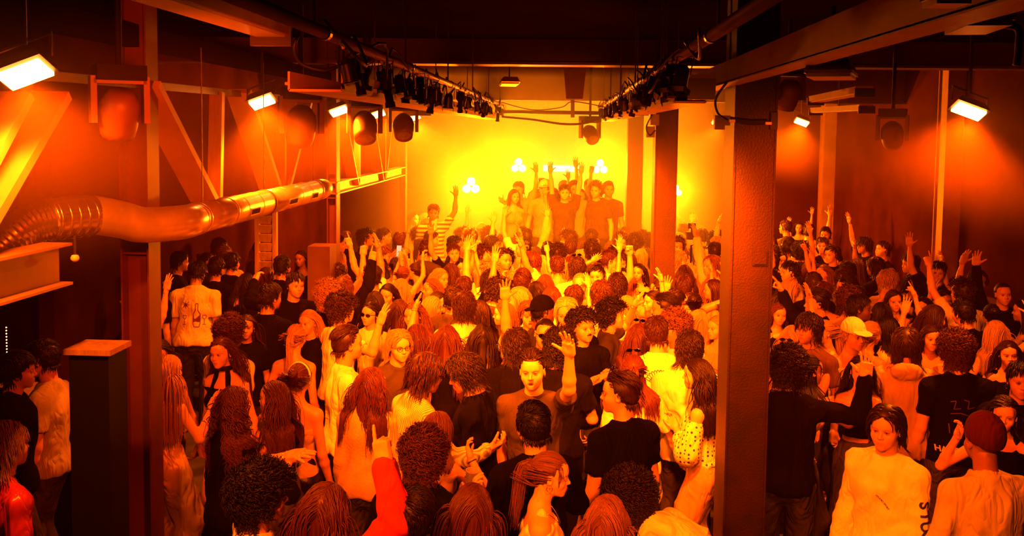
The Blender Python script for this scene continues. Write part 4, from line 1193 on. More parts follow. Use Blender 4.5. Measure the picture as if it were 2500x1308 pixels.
    return g
def make_bottom(sp, k, lod):
    t = sp['bot']; h = HB[lod]; s = sp['h'] / 1.75; P = k['P']
    lo, hi = bounds(k, .26, ['P', 'Al', 'Ar', 'Kl', 'Kr'])
    lo[2] = -.02; hi[2] = P[2] + .22
    F = Field(lo, hi, h)
    o = {'jeans': .014, 'wide': .022, 'shorts': .018, 'skirt': .014, 'long_skirt': .016, 'tight': .006}[t]
    b = sp.get('build', 1)
    F.ell(P - V3(0, .012 * s, .02), np.array((.152 * b, .106 * b, .125)) * s + min(o, .012), k=.03)
    if sp['f']: F.ell(P + V3(0, 0, .08) * s, np.array((.128 * b, .092 * b, .10)) * s + min(o, .010), k=.04)
    if t in ('jeans', 'wide', 'tight', 'shorts'):
        for nm in 'lr':
            leg(F, sp, k, nm, o, {'shorts': .55}.get(t, 1.97), {'jeans': .018, 'wide': .06, 'tight': 0, 'shorts': .03}[t])
    elif t == 'skirt':
        F.cone(P - V3(0, 0, .02), V3(P[0], P[1], .66 * s), .135 + o, .185, k=.04); F.plane(V3(0, 0, .62 * s), V3(0, 0, -1))
    else:
        F.cone(P - V3(0, 0, .02), V3(P[0], P[1], .12), .13 + o, .24, k=.04); F.plane(V3(0, 0, .08), V3(0, 0, -1))
    F.plane(P + V3(0, 0, .13 if sp['f'] else .03) * s, k['Rt'] @ V3(0, 0, 1))
    F.wrinkle(.015 if t == 'wide' else .007, 22, sp.get('seed', 1) + 5)
    v, q = F.mesh(); g = Geo(); g.add(v, q); return g

# ---------------------------------------------------------------- hair: a cap that follows the skull, covered with swept locks
SK = np.array((.0785, .0985, .092)); SKC = V3(0, -.012, .030)
def locks(g, roots, dirs, n_seg, length, width, lift, gravity, curl=0., cf=0., rg=None, clear=.085, sides=4, tipw=.25, flat=.55, bright=(.75, 1.35), stick=1.0, back=0.0):
    N = len(roots)
    P = roots.copy(); D = dirs.copy(); step = np.asarray(length).reshape(-1, 1) / n_seg * np.ones((N, 1))
    path = [P.copy()]
    lf = np.asarray(lift) * np.ones(N)
    for i in range(n_seg):
        t = (i + 1) / n_seg
        D = D + np.array([0, 0, -1.0]) * gravity * (0.25 + t) * (1.0 + 3.0 * (P[:, 2:3] < SKC[2] + .02)) * (12.0 / n_seg)
        D = D / np.linalg.norm(D, axis=1, keepdims=True)
        P = P + D * step
        # stay on or outside the skull
        q = (P - SKC) / SK; r = np.linalg.norm(q, axis=1)
        want = 1 + lf * (0.35 + .65 * math.sin(min(1, t * 1.3) * math.pi / 2)) / .09
        m = (r < want) | ((stick > 0) & (P[:, 2] > SKC[2] + .02) & (r > want))
        f = np.where(m, want / r, 1)
        P = np.where(m[:, None], SKC + q * SK * f[:, None], P)
        # neck and shoulder clearance below the jaw
        Dn = path[-1]; D = np.where(((P - Dn) @ V3(0, 0, 1))[:, None] < 0, unit_rows(D * .4 + unit_rows(P - Dn) * .6), D)
        low = P[:, 2] < -.05
        rad = np.hypot(P[:, 0], P[:, 1] + .03); c = clear + .12 * np.clip((-P[:, 2] - .10) / .10, 0, 1) * (np.abs(P[:, 0]) > .05) * 0.5 + .05 * np.clip((-P[:, 2] - .12) / .1, 0, 1)
        m = low & (rad < c); f = np.where(m, c / np.maximum(rad, 1e-4), 1)
        P[:, 0] = P[:, 0] * f; P[:, 1] = (P[:, 1] + .03) * f - .03
        path.append(P.copy())
    path = np.stack(path, 1)      # N, S, 3
    S = n_seg + 1
    if curl > 0:
        ph = rg.uniform(0, 6.28, N)[:, None]; tt = np.linspace(0, 1, S)[None, :]
        amp = curl * np.minimum(1, tt * 3)
        rad = unit_rows(path - np.array([0, -.02, 0])[None, None, :] * 1.0)
        side = np.cross(rad, np.array([0, 0, 1.0])); side = side / np.maximum(1e-6, np.linalg.norm(side, axis=2, keepdims=True))
        path = path + side * (amp * np.cos(ph + cf * tt))[..., None] + rad * (amp * .8 * np.sin(ph + cf * tt))[..., None]
        path[..., 2] += (amp * .5 * np.sin(ph * 2 + cf * tt))
    T = np.gradient(path, axis=1); T /= np.maximum(1e-9, np.linalg.norm(T, axis=2, keepdims=True))
    ctr = path - np.array([0, -.012, .0]); ctr[..., 2] *= .3
    nrm = ctr - T * (ctr * T).sum(2, keepdims=True); nrm /= np.maximum(1e-9, np.linalg.norm(nrm, axis=2, keepdims=True))
    bi = np.cross(T, nrm)
    tt = np.linspace(0, 1, S)
    wd = (np.asarray(width) * np.ones(N))[:, None] * (np.sin(np.clip(tt * .75 + .25, 0, 1) * math.pi) * .0 + (1 - (1 - tipw) * tt ** 2.2) * np.clip(.55 + tt * 3, 0, 1))[None, :]
    br = rg.uniform(bright[0], bright[1], N)
    vs = []
    for j in range(sides):
        a = 2 * math.pi * j / sides
        vs.append(path + bi * (wd * math.cos(a))[..., None] + nrm * (wd * math.sin(a) * flat)[..., None])
    Vv = np.stack(vs, 2).reshape(-1, 3)
    i0 = (np.arange(N)[:, None, None] * S + np.arange(S - 1)[None, :, None]) * sides
    j = np.arange(sides)[None, None, :]; jn = (j + 1) % sides
    Q = np.stack([i0 + j, i0 + jn, i0 + sides + jn, i0 + sides + j], -1).reshape(-1, 4)
    A = np.repeat(br, S * sides)[:, None] * np.ones((1, 3))
    g.add(Vv, Q, A)
    return path
def unit_rows(a): return a / np.maximum(1e-9, np.linalg.norm(a, axis=-1, keepdims=True))
def scalp(rg, n, hairline=.045, ysq=1.0, zmin=-.5, ear=True):
    """points on the skull where hair grows, with normals"""
    out = []
    while len(out) < n:
        q = unit_rows(rg.normal(size=(n * 2, 3)))
        for d in q:
            p = SKC + d * SK
            # hairline: high at the front, sideburn at the ears, nape behind
            y, z = p[1], p[2]
            lim = hairline + .030 if y > .055 else (.000 + hairline * .6 + max(0, (y - .0)) * .6 if y > .012 else (-.012 if y > -.03 else -.062))
            if z > lim and (z > zmin): out.append(d)
            if len(out) >= n: break
    d = np.array(out[:n]); return SKC + d * SK, d
def base_cap(g, h, thick, hairline=.045, nape=-.062, extra=None, seed=0, rough=0.0, bright=.8):
    F = Field((-.14, -.16, -.36), (.14, .14, .20), h)
    F.ell(SKC, SK + thick, k=0)
    F.ell((0, -.055, -.03), (.060 + thick, .045 + thick, .05), k=.03)
    if extra: extra(F)
    # open the face
    F.box((0, .10, -.075), (.075, .072, .080 + hairline), rotm('x', -.16), rad=.02, k=.012, op='-')
    F.box((0, .02, -.16), (.2, .075, .105), rad=.02, k=.01, op='-') if extra is None else None
    for s in (-1, 1):
        if extra is None: F.ell((s * .085, -.002, -.012), (.03, .026, .038), k=.008, op='-')
    if extra is None: F.plane((0, 0, nape), (0, 0.25, -1))
    v, q = F.mesh()
    if rough:
        rg = np.random.RandomState(seed); n = np.zeros(len(v))
        for i in range(4):
            kk = rg.normal(size=3) * 110; n += np.sin(v @ kk + rg.uniform(0, 6))
        d = unit_rows(v - SKC); v = v + d * (n * rough)[:, None]
    az = np.arctan2(v[:, 0], -(v[:, 1] + .02)) ; rr_ = v[:, 0] * 1.0
    st = np.sin(az * 31 + 2 * np.sin(v[:, 2] * 30)) + np.sin(az * 53 + 1.3 + v[:, 1] * 40) + .8 * np.sin(v[:, 0] * 420 + 2 * np.sin(v[:, 2] * 25)) * (v[:, 2] > .03)
    tint = bright * (1 + .28 * st)
    g.add(v, q, np.clip(tint, .3, 2)[:, None] * np.ones((1, 3)))
def flow_dirs(p, d, style, rg, part=0.0, jit=.18):
    n = len(p)
    if style == 'back': u = np.stack([np.sign(p[:, 0]) * .15 + 0 * p[:, 0], -np.ones(n), .25 * (p[:, 1] > .03)], 1)
    elif style == 'fwd': u = np.stack([.2 * np.sign(p[:, 0]), np.ones(n) * .9, -.2 * np.ones(n)], 1)
    elif style == 'side': u = np.stack([np.where(p[:, 0] > part, 1.0, -1.0) * np.ones(n), -.45 * np.ones(n), -.3 * np.ones(n)], 1)
    elif style == 'sweep': u = np.stack([.9 * np.ones(n), .35 * np.ones(n), 0 * np.ones(n)], 1)
    else:   # down from the crown
        c = V3(0, -.05, .115); u = p - c
    # crown region of short hair falls away from the whorl
    u = unit_rows(u) + rg.normal(size=(n, 3)) * jit
    u = u - d * (u * d).sum(1, keepdims=True)
    return unit_rows(u)
_hair = {}
def hair_mesh(style, lod, var=0):
    key = (style, lod, var)
    if key in _hair: return _hair[key]
    rg = np.random.RandomState(hash(style) % 1000 if False else sum(map(ord, style)) * 7 + var * 13)
    m = (1.0, .55, .28)[lod]; wm = (1.0, 1.35, 1.9)[lod]; h = (.0065, .009, .013)[lod]
    sg = (1.0, .8, .6)[lod]
    N = lambda x: max(30, int(x * m)); S = lambda x: max(4, int(x * sg))
    g = Geo()
    if style == 'buzz':
        base_cap(g, h, .004, rough=.0008, bright=1.0)
    elif style == 'short':
        base_cap(g, h, .008, seed=var)
        p, d = scalp(rg, N(1300)); u = flow_dirs(p, d, ('down', 'sweep', 'fwd')[var % 3], rg, 0, .12) * .8 + d * .35
        locks(g, p, unit_rows(u), S(5), rg.uniform(.025, .042, len(p)) + .025 * (p[:, 2] > .08), 0.0034 * wm, rg.uniform(.006, .014, len(p)) + .012 * (p[:, 2] > .08), .12, rg=rg)
    elif style == 'quiff':
        base_cap(g, h, .008, seed=var)
        p, d = scalp(rg, N(1200)); u = flow_dirs(p, d, 'back', rg, 0, .07) + d * .8 * (p[:, 1] > .02)[:, None]
        locks(g, p, unit_rows(u), S(6), np.where(p[:, 2] > .07, .075, .03), .0034 * wm, np.where(p[:, 2] > .08, .030, .008) * rg.uniform(.6, 1, len(p)), .10, rg=rg)
    elif style == 'curtain':
        base_cap(g, h, .014, hairline=.055)
        p, d = scalp(rg, N(1200)); u = flow_dirs(p, d, 'side', rg, 0, .07) + d * .45
        locks(g, p, unit_rows(u), S(8), rg.uniform(.09, .13, len(p)), .0038 * wm, rg.uniform(.014, .026, len(p)), .22, rg=rg, curl=.004, cf=5)
    elif style == 'mop':
        base_cap(g, h, .016, hairline=.045)
        p, d = scalp(rg, N(1200)); u = flow_dirs(p, d, 'down', rg) + d * .5
        locks(g, p, unit_rows(u), S(8), rg.uniform(.07, .11, len(p)), .0040 * wm, rg.uniform(.016, .030, len(p)), .2, curl=.007, cf=8, rg=rg)
    elif style in ('curly', 'afro'):
        th = .022 if style == 'curly' else .040
        base_cap(g, h, th, rough=.0020, seed=var, bright=.6)
        p, d = scalp(rg, N(1100)); p = p + d * th * .6; u = flow_dirs(p, d, 'down', rg) * .6 + d
        locks(g, p, unit_rows(u), S(10), rg.uniform(.05, .070, len(p)), .0037 * wm, rg.uniform(th * .9, th + .022, len(p)), .10, curl=.011, cf=15, rg=rg, stick=0)
    elif style in ('long', 'wavy', 'curlylong', 'bob', 'vlong'):
        L = {'long': .40, 'wavy': .42, 'curlylong': .42, 'bob': .22, 'vlong': .52}[style]
        def back(F, L=L):
            zb = max(-.34, .02 - L * .80)
            F.ell((0, -.055, -.04), (.066, .050, .085), k=.03)
            for sx in (-1, 1): F.cone((sx * .036, -.062, -.03), (sx * .040, -.088 - .03 * (L > .3), zb), .036, .018, k=.03)
            F.cone((0, -.075, -.03), (0, -.105 - .03 * (L > .3), zb + .02), .036, .018, k=.03)
            for sx in (-1, 1): F.cone((sx * .074, -.030, .03), (sx * .070, -.050, max(zb, -.16)), .020, .012, k=.02)
        base_cap(g, h, .007, hairline=.05, extra=back, bright=.85)
        part = (0, .02, -.03)[var % 3]
        cu, cf = {'wavy': (.012, 9), 'curlylong': (.020, 24)}.get(style, (.002, 3))
        n = {'curlylong': 620, 'wavy': 1500}.get(style, 1800)
        p, d = scalp(rg, N(n), zmin=-.045); p = p + d * .009; u = flow_dirs(p, d, 'side', rg, part, .05 if style in ('long', 'bob', 'vlong') else .10) * .9 + V3(0, -.25, -.2)
        # keep the face clear: front locks are swept back before they fall
        u[:, 1] -= np.where(p[:, 1] > .02, .65, 0)
        locks(g, p, unit_rows(u), S(18 if style == 'curlylong' else 13), np.full(len(p), L) * rg.uniform(.78, 1.05, len(p)) + .12 * (p[:, 2] > .08), (.0040 if style != 'curlylong' else .0050) * wm, rg.uniform(.013, .024, len(p)) + (.02 if style == 'curlylong' else 0), .34, curl=cu, cf=cf, rg=rg, tipw=.35, flat=.45, clear=.078)
    elif style in ('pony', 'bun', 'halfup'):
        base_cap(g, h, .006, hairline=.05)
        tie = V3(0, -.125, .045) if style != 'bun' else V3(0, -.11, .055)
        p, d = scalp(rg, N(1200)); p = p + d * .006
        t = tie - p; u = unit_rows(t - d * (t * d).sum(1, keepdims=True))
        dist = np.linalg.norm(t, axis=1)
        locks(g, p, u, S(7), dist * .95, .0030 * wm, rg.uniform(.006, .012, len(p)), 0.0, rg=rg, tipw=.6)
        if style == 'pony':
            n = N(300); r0 = tie + rg.normal(size=(n, 3)) * .010; dd = unit_rows(V3(0, -1, -.2) + rg.normal(size=(n, 3)) * .08)
            locks(g, r0, dd, S(12), rg.uniform(.26, .38, n), .0042 * wm, .02, .75, curl=.006, cf=5, rg=rg, tipw=.3, stick=0, clear=.06)
            F = Field(tie - .03, tie + .03, h * .7); F.ell(tie, (.016, .014, .016), k=0); v, q = F.mesh(); g.add(v, q, (.25, .2, .2))
        elif style == 'halfup':
            p, d = scalp(rg, N(600), zmin=-.06); m_ = p[:, 2] < .03; p, d = p[m_], d[m_]
            u = flow_dirs(p, d, 'down', rg) + V3(0, -.3, -.6)
            locks(g, p, unit_rows(u), S(12), rg.uniform(.26, .34, len(p)), .0060 * wm, .014, .35, curl=.008, cf=7, rg=rg, tipw=.35)
            n = N(60); r0 = tie + rg.normal(size=(n, 3)) * .010; dd = unit_rows(V3(0, -1, .1) + rg.normal(size=(n, 3)) * .2)
            locks(g, r0, dd, S(10), rg.uniform(.2, .3, n), .0085 * wm, .02, .45, curl=.008, cf=7, rg=rg, stick=0)
        else:
            c = tie + V3(0, -.022, .012)
            F = Field(c - .07, c + .07, h * .8); F.ell(c, (.036, .030, .034), k=0); v, q = F.mesh(); g.add(v, q, (.8,) * 3)
            n = N(60); d0 = unit_rows(rg.normal(size=(n, 3))); r0 = c + d0 * .034
            dd = unit_rows(np.cross(d0, V3(0, 1, 0)) + .1)
            P = r0; path = []
            for i in range(8):
                a = .28 * i; path.append(c + (r0 - c) * math.cos(a) + dd * .035 * math.sin(a))
            path = np.stack(path, 1); 
            for i in range(n):
                pp = path[i]; vs = []
                for j_ in range(8):
                    nr = unit(pp[j_] - c); tg = unit(pp[min(j_ + 1, 7)] - pp[max(0, j_ - 1)]); bi = np.cross(tg, nr); w_ = .005 * wm
                    vs += [pp[j_] + bi * w_, pp[j_] + nr * w_ * .6, pp[j_] - bi * w_, pp[j_] - nr * w_ * .6]
                qs = [(j_ * 4 + a_, j_ * 4 + (a_ + 1) % 4, j_ * 4 + 4 + (a_ + 1) % 4, j_ * 4 + 4 + a_) for j_ in range(7) for a_ in range(4)]
                g.add(np.array(vs), np.array(qs), (rg.uniform(.8, 1.4),) * 3)
        n = N(26); p, d = scalp(rg, 400); m_ = (np.abs(p[:, 0]) > .05) & (p[:, 1] > .03); p, d = p[m_][:n], d[m_][:n]
        if len(p): locks(g, p, unit_rows(flow_dirs(p, d, 'down', rg) + V3(0, .2, -.5)), S(6), .10, .003, .01, .3, curl=.004, cf=6, rg=rg)
    me = g.mesh('hair', MH)
    _hair[key] = me
    return me
_hats = {}
def hat_mesh(kind):
    if kind in _hats: return _hats[kind]
    F = Field((-.17, -.17, -.1), (.17, .24, .22), .006)
    if kind == 'cap':
        F.ell(SKC + V3(0, 0, .012), SK + V3(.016, .016, .022), k=0)
        F.plane((0, 0, .040), (0, -.12, -1))
        F.ell((0, .105, .048), (.078, .085, .008), rotm('x', -.12), k=.006)
    elif kind == 'capback':
        F.ell(SKC + V3(0, 0, .012), SK + V3(.016, .016, .022), k=0)
        F.plane((0, 0, .030), (0, .20, -1))
        F.ell((0, -.125, .028), (.070, .060, .008), rotm('x', .3), k=.006)
    elif kind == 'beanie':
        F.ell(SKC + V3(0, -.012, .020), SK + V3(.015, .020, .028), k=0)
        F.plane((0, 0, .022), (0, .35, -1))
        F.wrinkle(.003, 60, 3)
    v, q = F.mesh(); g = Geo(); g.add(v, q)
    _hats[kind] = g.mesh(kind, MC['plain']); return _hats[kind]
def glasses_mesh(kind):
    k2 = 'gl' + kind
    if k2 in _hats: return _hats[k2]
    mb = MB()
    for s in (-1, 1):
        c = Vector((s * .032, .097, .004)); ring = [c + Vector((.024 * math.cos(a) * (1 if kind == 'sun' else .92), -.006 * abs(math.cos(a)) * (1 if s * math.cos(a) > 0 else 0), .0165 * math.sin(a))) for a in [2 * math.pi * i / 14 for i in range(14)]]
        mb.tube(ring, .0022, 5, closed=True)
        if kind == 'sun':
            b = len(mb.v); mb.v += [tuple(p + Vector((0, dy, 0))) for dy in (0, .0015) for p in ring]
            mb.f.append(tuple(b + i for i in range(14))); mb.f.append(tuple(b + 14 + i for i in range(14))[::-1]); mb.m += [0, 0]
        mb.tube([c + Vector((s * .022, -.004, .006)), Vector((s * .074, .05, .010)), Vector((s * .084, -.005, .008))], .0022, 5)
    mb.tube([Vector((-.009, .1, .008)), Vector((.009, .1, .008))], .002, 5)
    o = mb.build('glasses', MG); me = o.data; bpy.data.objects.remove(o)
    _hats[k2] = me; return me

# ---------------------------------------------------------------- one person
SKIN = {'fair': (.66, .37, .25), 'tan': (.52, .27, .17), 'olive': (.44, .23, .14), 'brown': (.22, .10, .06), 'dark': (.10, .045, .03)}
HAIRC = {'black': (.004, .0015, .001), 'dark': (.008, .0028, .0016), 'brown': (.022, .007, .004), 'auburn': (.050, .013, .007), 'light': (.11, .045, .022), 'blond': (.32, .18, .09), 'pale': (.62, .45, .28), 'grey': (.25, .23, .21)}
CLOTH = {'white': (.80, .78, .74), 'cream': (.76, .69, .56), 'black': (.0028, .0022, .002), 'navy': (.02, .022, .035), 'grey': (.22, .21, .20), 'lgrey': (.45, .43, .41), 'brown': (.10, .055, .035), 'red': (.55, .035, .02),
         'green': (.10, .14, .08), 'blue': (.03, .03, .035), 'denim': (.06, .055, .06), 'ldenim': (.26, .30, .38), 'tan': (.42, .30, .20), 'sand': (.62, .44, .28), 'dgrey': (.040, .035, .032), 'olive': (.16, .15, .09), 'pink': (.6, .3, .28), 'burg': (.05, .008, .006)}
HAIRW = {'buzz': 'close-cropped', 'short': 'short', 'quiff': 'swept-back', 'curtain': 'floppy centre-parted', 'mop': 'thick tousled', 'curly': 'curly', 'afro': 'big round curly', 'long': 'long straight', 'wavy': 'long wavy',
         'curlylong': 'very long curly', 'bob': 'shoulder-length', 'vlong': 'very long straight', 'pony': 'ponytailed', 'bun': 'pinned-up', 'halfup': 'half-tied'}
HCW = {'black': 'black', 'dark': 'dark', 'brown': 'brown', 'auburn': 'reddish', 'light': 'light brown', 'blond': 'blond', 'pale': 'pale blond', 'grey': 'grey'}
_pool = {}
def person(x, y, sp, name='person', label=None, group=None, z=0.0):
    sp.setdefault('h', 1.66 if sp['f'] else 1.80)
    lod = sp.get('lod', 1)
    key = sp.get('pool')
    if key is not None and key in _pool:
        k, bm, tm, tmm, bt = _pool[key]
    else:
        k = skeleton(sp)
        bm = make_body(sp, k, lod)
        tm = make_top(sp, k, lod).mesh('top', MC[sp.get('tmat', 'plain')])
        bt = make_bottom(sp, k, lod).mesh('trousers', MC[sp.get('bmat', 'plain')])
        tmm = None
        if key is not None: _pool[key] = (k, bm, tm, tmm, bt)
    o = link_obj(name, bm, None, SKIN[sp.get('skin', 'fair')])
    o.location = (x, y, z); o.rotation_euler = (0, 0, -R(sp['face']))
    tn = {'tee': 't_shirt', 'long': 'sweater', 'hoodie': 'hoodie', 'shirt': 'shirt', 'jacket': 'jacket', 'tank': 'tank_top', 'crop': 'crop_top', 'halter': 'halter_top', 'off': 'off_shoulder_blouse', 'cami': 'camisole', 'dress': 'dress', 'loose': 't_shirt'}[sp['top']]
    bn = {'jeans': 'trousers', 'wide': 'wide_trousers', 'shorts': 'shorts', 'skirt': 'skirt', 'long_skirt': 'long_skirt', 'tight': 'trousers'}[sp['bot']]
    sp['_top'] = link_obj(tn, tm, o, CLOTH[sp['tc']])
    link_obj(bn, bt, o, CLOTH[sp.get('bc', 'dgrey')])
    Mh = Matrix(((*k['Rh'][0], k['H'][0]), (*k['Rh'][1], k['H'][1]), (*k['Rh'][2], k['H'][2]), (0, 0, 0, 1))) @ Matrix.Diagonal((k['hs'] * 1.0, k['hs'], k['hs'], 1))
    if sp.get('hair'):
        ho = link_obj('hair', hair_mesh(sp['hair'], lod, sp.get('hv', 0)), o, HAIRC[sp.get('hc', 'dark')]); ho.matrix_local = Mh @ (Matrix.Translation((0, -.004, -.004)) @ Matrix.Diagonal((.93, .93, .90, 1)) if sp.get('hat') else Matrix())
    if sp.get('hat'):
        hk = sp['hat']; q = link_obj({'cap': 'cap', 'capback': 'cap', 'beanie': 'beanie'}[hk], hat_mesh(hk), o, CLOTH[sp.get('hatc', 'black')]); q.matrix_local = Mh
    if sp.get('glass'):
        gk = sp['glass']; q = link_obj('sunglasses' if 'sun' in gk else 'glasses', glasses_mesh('sun' if 'sun' in gk else 'clear'), o, (.02, .02, .02))
        q.matrix_local = Mh @ (Matrix.Translation((0, -.03, .098)) @ Matrix.Rotation(.55, 4, 'X') if 'top' in gk else Matrix())
    if sp.get('ear'):
        mb = MB()
        for s_ in (-1, 1): mb.tube([Vector((s_ * .084, .002 + .016 * math.sin(a), -.052 + .016 * math.cos(a))) for a in [i * .5236 for i in range(12)]], .0022, 5, closed=True)
        q = mb.build('earrings', M_GOLD, o, True); q.matrix_local = Mh
    if sp.get('band'):
        for nm in sp['band']:
            c = k['Wr' + nm] - k['f' + nm] * .02; r = .0285 * sp['h'] / 1.75
            u = unit(np.cross(k['f' + nm], V3(.3, .5, .8))); v_ = np.cross(k['f' + nm], u)
            MB().tube([Vector(c + u * r * math.cos(a) + v_ * r * math.sin(a)) for a in [i * .5236 for i in range(12)]], .004, 5, closed=True).build('wristband', M_BLACK if sp.get('bandc') != 'gold' else M_GOLD, o, True)
    o['label'] = label or 'person'; o['category'] = 'person'
    if group: o['group'] = group
    sp['_k'] = k; sp['_o'] = o
    return o
# ================================================================ the crowd, placed by where each head stands above the floor
L = []
def P_(px, py, face, sx, hair, hc, top, tc, al, ar, lab=None, **o):
    L.append((px, py, dict(face=face, f=(sx == 'f'), hair=hair or None, hc=hc, top=top, tc=tc, arml=al, armr=ar, **o), lab))
m, f = 'm', 'f'
# ---- nearest people
P_(18, 1088, 30, m, 'curtain', 'blond', 'tee', 'red', 'down', 'down', 'blond person in a shiny reddish sports jersey, cut by the bottom left corner', skin='fair', tmat='satin')
P_(95, 880, 262, m, 'short', 'dark', 'tee', 'lgrey', 'down', 'down', 'short-haired young man in a pale t-shirt behind the bar, talking to someone in black', skin='fair', hpitch=-8)
P_(52, 905, 60, m, 'short', 'black', 'hoodie', 'black', 'down', 'down', 'person all in black with their back turned, beside the pale t-shirt at the bar', skin='tan')
P_(414, 905, 20, f, 'vlong', 'blond', 'cami', 'sand', 'down', 'palm', 'woman with very long blond hair and shiny satin wide trousers by the reddish column', bot='wide', bc='sand', bmat='satin', band='r', ear=1, h=1.68, twist=-10, tmat='satin')
P_(388, 868, 165, f, 'long', 'dark', 'tank', 'black', 'side', 'upst', 'dark-haired woman peeking over the blond head, one bare arm raised beside the steel column', band='r', h=1.70)
P_(541, 862, 192, f, 'wavy', 'auburn', 'halter', 'black', 'down', 'down', 'smiling woman in a black halter top with a choker and gold earrings', ear=1, mouth='smile', h=1.72, bot='long_skirt', bc='black', choker=1)
P_(575, 990, 25, f, 'curlylong', 'auburn', 'long', 'black', 'down', 'down', 'woman with a great mass of very long curly hair, black top, back turned', h=1.68, twist=-15, htilt=-8)
P_(668, 972, 285, f, 'wavy', 'auburn', 'tank', 'black', 'cup', 'side', 'woman in profile with reddish wavy hair and bare shoulder, holding a cup', item='cupl', bmat='denim', bc='denim', ear=1)
P_(733, 925, 15, f, 'bun', 'auburn', 'cami', 'tan', 'side', 'down', 'woman with pinned-up hair and a white headband, seen from behind in a pale camisole', ear=1, bmat='leather', bc='black', hb=1, h=1.68)
P_(642, 1212, 62, m, 'afro', 'black', 'tee', 'white', 'over', 'down', 'man with big round black hair in a white t-shirt, bare arm thrown over his head', skin='tan', band='l', bandc='gold', h=1.78, rolll=60)
P_(800, 1248, 20, m, 'wavy', 'auburn', 'hoodie', 'red', 'down', 'pointin', 'person in a bright red sweatshirt with the pointing arm held straight up', skin='fair', h=1.76, band='r')
P_(905, 938, 10, f, 'wavy', 'auburn', 'long', 'tan', 'down', 'chest', 'woman with long reddish wavy hair in an open-knit sweater, back turned', tmat='knit', h=1.70)
P_(1042, 912, 55, m, 'curtain', 'brown', 'long', 'cream', 'down', 'handout', 'man with glasses in a pale ribbed sweater leaning in to talk', tmat='rib', glass='clear', h=1.86, hpitch=-12, lean=8)
P_(1133, 912, 268, m, 'mop', 'dark', 'tee', 'black', 'down', 'down', 'curly-fringed man in a black t-shirt looking down and listening', skin='fair', hpitch=-22, h=1.84, stitch=1)
P_(1068, 1048, 20, f, 'bob', 'light', 'tank', 'tan', 'side', 'mouth', 'woman with smooth light shoulder-length hair in front of the ribbed sweater', band='r', h=1.60)
P_(1035, 1115, 8, m, 'curly', 'auburn', 'hoodie', 'black', 'down', 'ear', 'man with short reddish curls and a black hoodie, fist raised by his ear', band='r', h=1.78)
P_(1010, 1262, 5, m, 'short', 'dark', 'tee', 'black', 'down', 'down', 'short dark-haired head at the bottom edge below the reddish curls', h=1.76)
P_(1152, 1240, 355, f, 'long', 'auburn', 'tank', 'black', 'down', 'down', 'woman with long straight reddish hair at the bottom edge, back turned', h=1.68, hv=1)
P_(1300, 905, 184, m, 'quiff', 'dark', 'tee', 'dgrey', 'upf', 'down', 'young man facing us in a dark grey t-shirt with one open hand raised', skin='fair', h=1.84, handl='open', rolll=0, mouth='open2')
P_(1300, 1040, 330, m, 'short', 'black', 'long', 'black', 'cup', 'chest', 'black-haired man in a black top raising a pale cup, in front of the grey t-shirt', item='cupl', h=1.82, hv=1, band='l')
P_(1345, 1160, 95, f, 'pony', 'light', 'tank', 'white', 'down', 'down', 'woman with a high light ponytail, big earrings and a white strappy top', ear=1, mouth='smile', h=1.68, hpitch=-5, neckl=1)
P_(1480, 1268, 5, f, 'long', 'light', 'tank', 'dgrey', 'down', 'down', 'woman with smooth light brown hair at the bottom edge beside the white t-shirt', h=1.66, hv=2)
P_(1535, 1218, 285, m, 'curly', 'dark', 'tee', 'white', 'down', 'down', 'curly dark-haired man bending forward in a bright white t-shirt', lean=62, h=1.84, hpitch=25, skin='tan')
P_(1512, 962, 318, m, 'quiff', 'brown', 'tee', 'black', 'down', 'down', 'broad man with sunglasses on his head in a plain black t-shirt, back turned', glass='suntop', build=1.14, h=1.84, hyaw=40, skin='fair')
P_(1548, 905, 8, f, 'halfup', 'auburn', 'loose', 'cream', 'down', 'side', 'woman with half-tied wavy hair in a loose pale t-shirt and denim shorts', bot='shorts', bc='ldenim', bmat='denim', glass='suntop', h=1.70)
P_(1702, 915, 292, f, 'wavy', 'dark', 'off', 'cream', 'chest', 'down', 'dark-haired woman in a polka-dot off-shoulder blouse next to the wide column', tmat='dots', ear=1, bot='wide', bc='tan', h=1.72)
P_(1683, 850, 10, m, 'mop', 'dark', 'shirt', 'white', 'down', 'down', 'dark wavy-haired man in a white shirt behind the polka-dot blouse', h=1.82)
P_(1605, 812, 2, m, 'short', 'brown', 'tee', 'white', 'down', 'down', 'man in a white t-shirt with a dark seashell printed on its back', h=1.84, shell=1)
P_(1365, 852, 5, m, 'curly', 'black', 'tee', 'black', 'down', 'chest', 'black curly-haired man in a black t-shirt behind the raised hand', h=1.82, skin='tan')
P_(1423, 798, 150, m, 'curly', 'black', 'long', 'black', 'chest', 'clap', 'moustached man with short black curls in a black sweater looking sideways', skin='tan', h=1.84, moust=1)
P_(1262, 845, 20, m, 'mop', 'dark', 'jacket', 'black', 'down', 'down', 'dark tousled man in a black jacket, behind the grey t-shirt', h=1.80)
P_(1330, 815, 178, m, 'buzz', 'black', 'tee', 'black', 'down', 'up', 'person in dark glasses lifting one hand in front of the face', glass='sun', h=1.80, skin='tan')
P_(1372, 758, 188, m, 'curtain', 'pale', 'tee', 'black', 'down', 'down', 'pale blond man in a black t-shirt looking down, behind the moustached man', h=1.86, hpitch=-10)
P_(1299, 772, 172, m, 'curtain', 'light', 'tee', 'white', 'down', 'down', 'laughing light-haired person with a wide open mouth, facing us', mouth='open', h=1.76, lean=10)
P_(1250, 765, 275, f, 'long', 'light', 'cami', 'cream', 'chin', 'down', 'light-haired woman in profile clasping her hands, beside the laughing face')
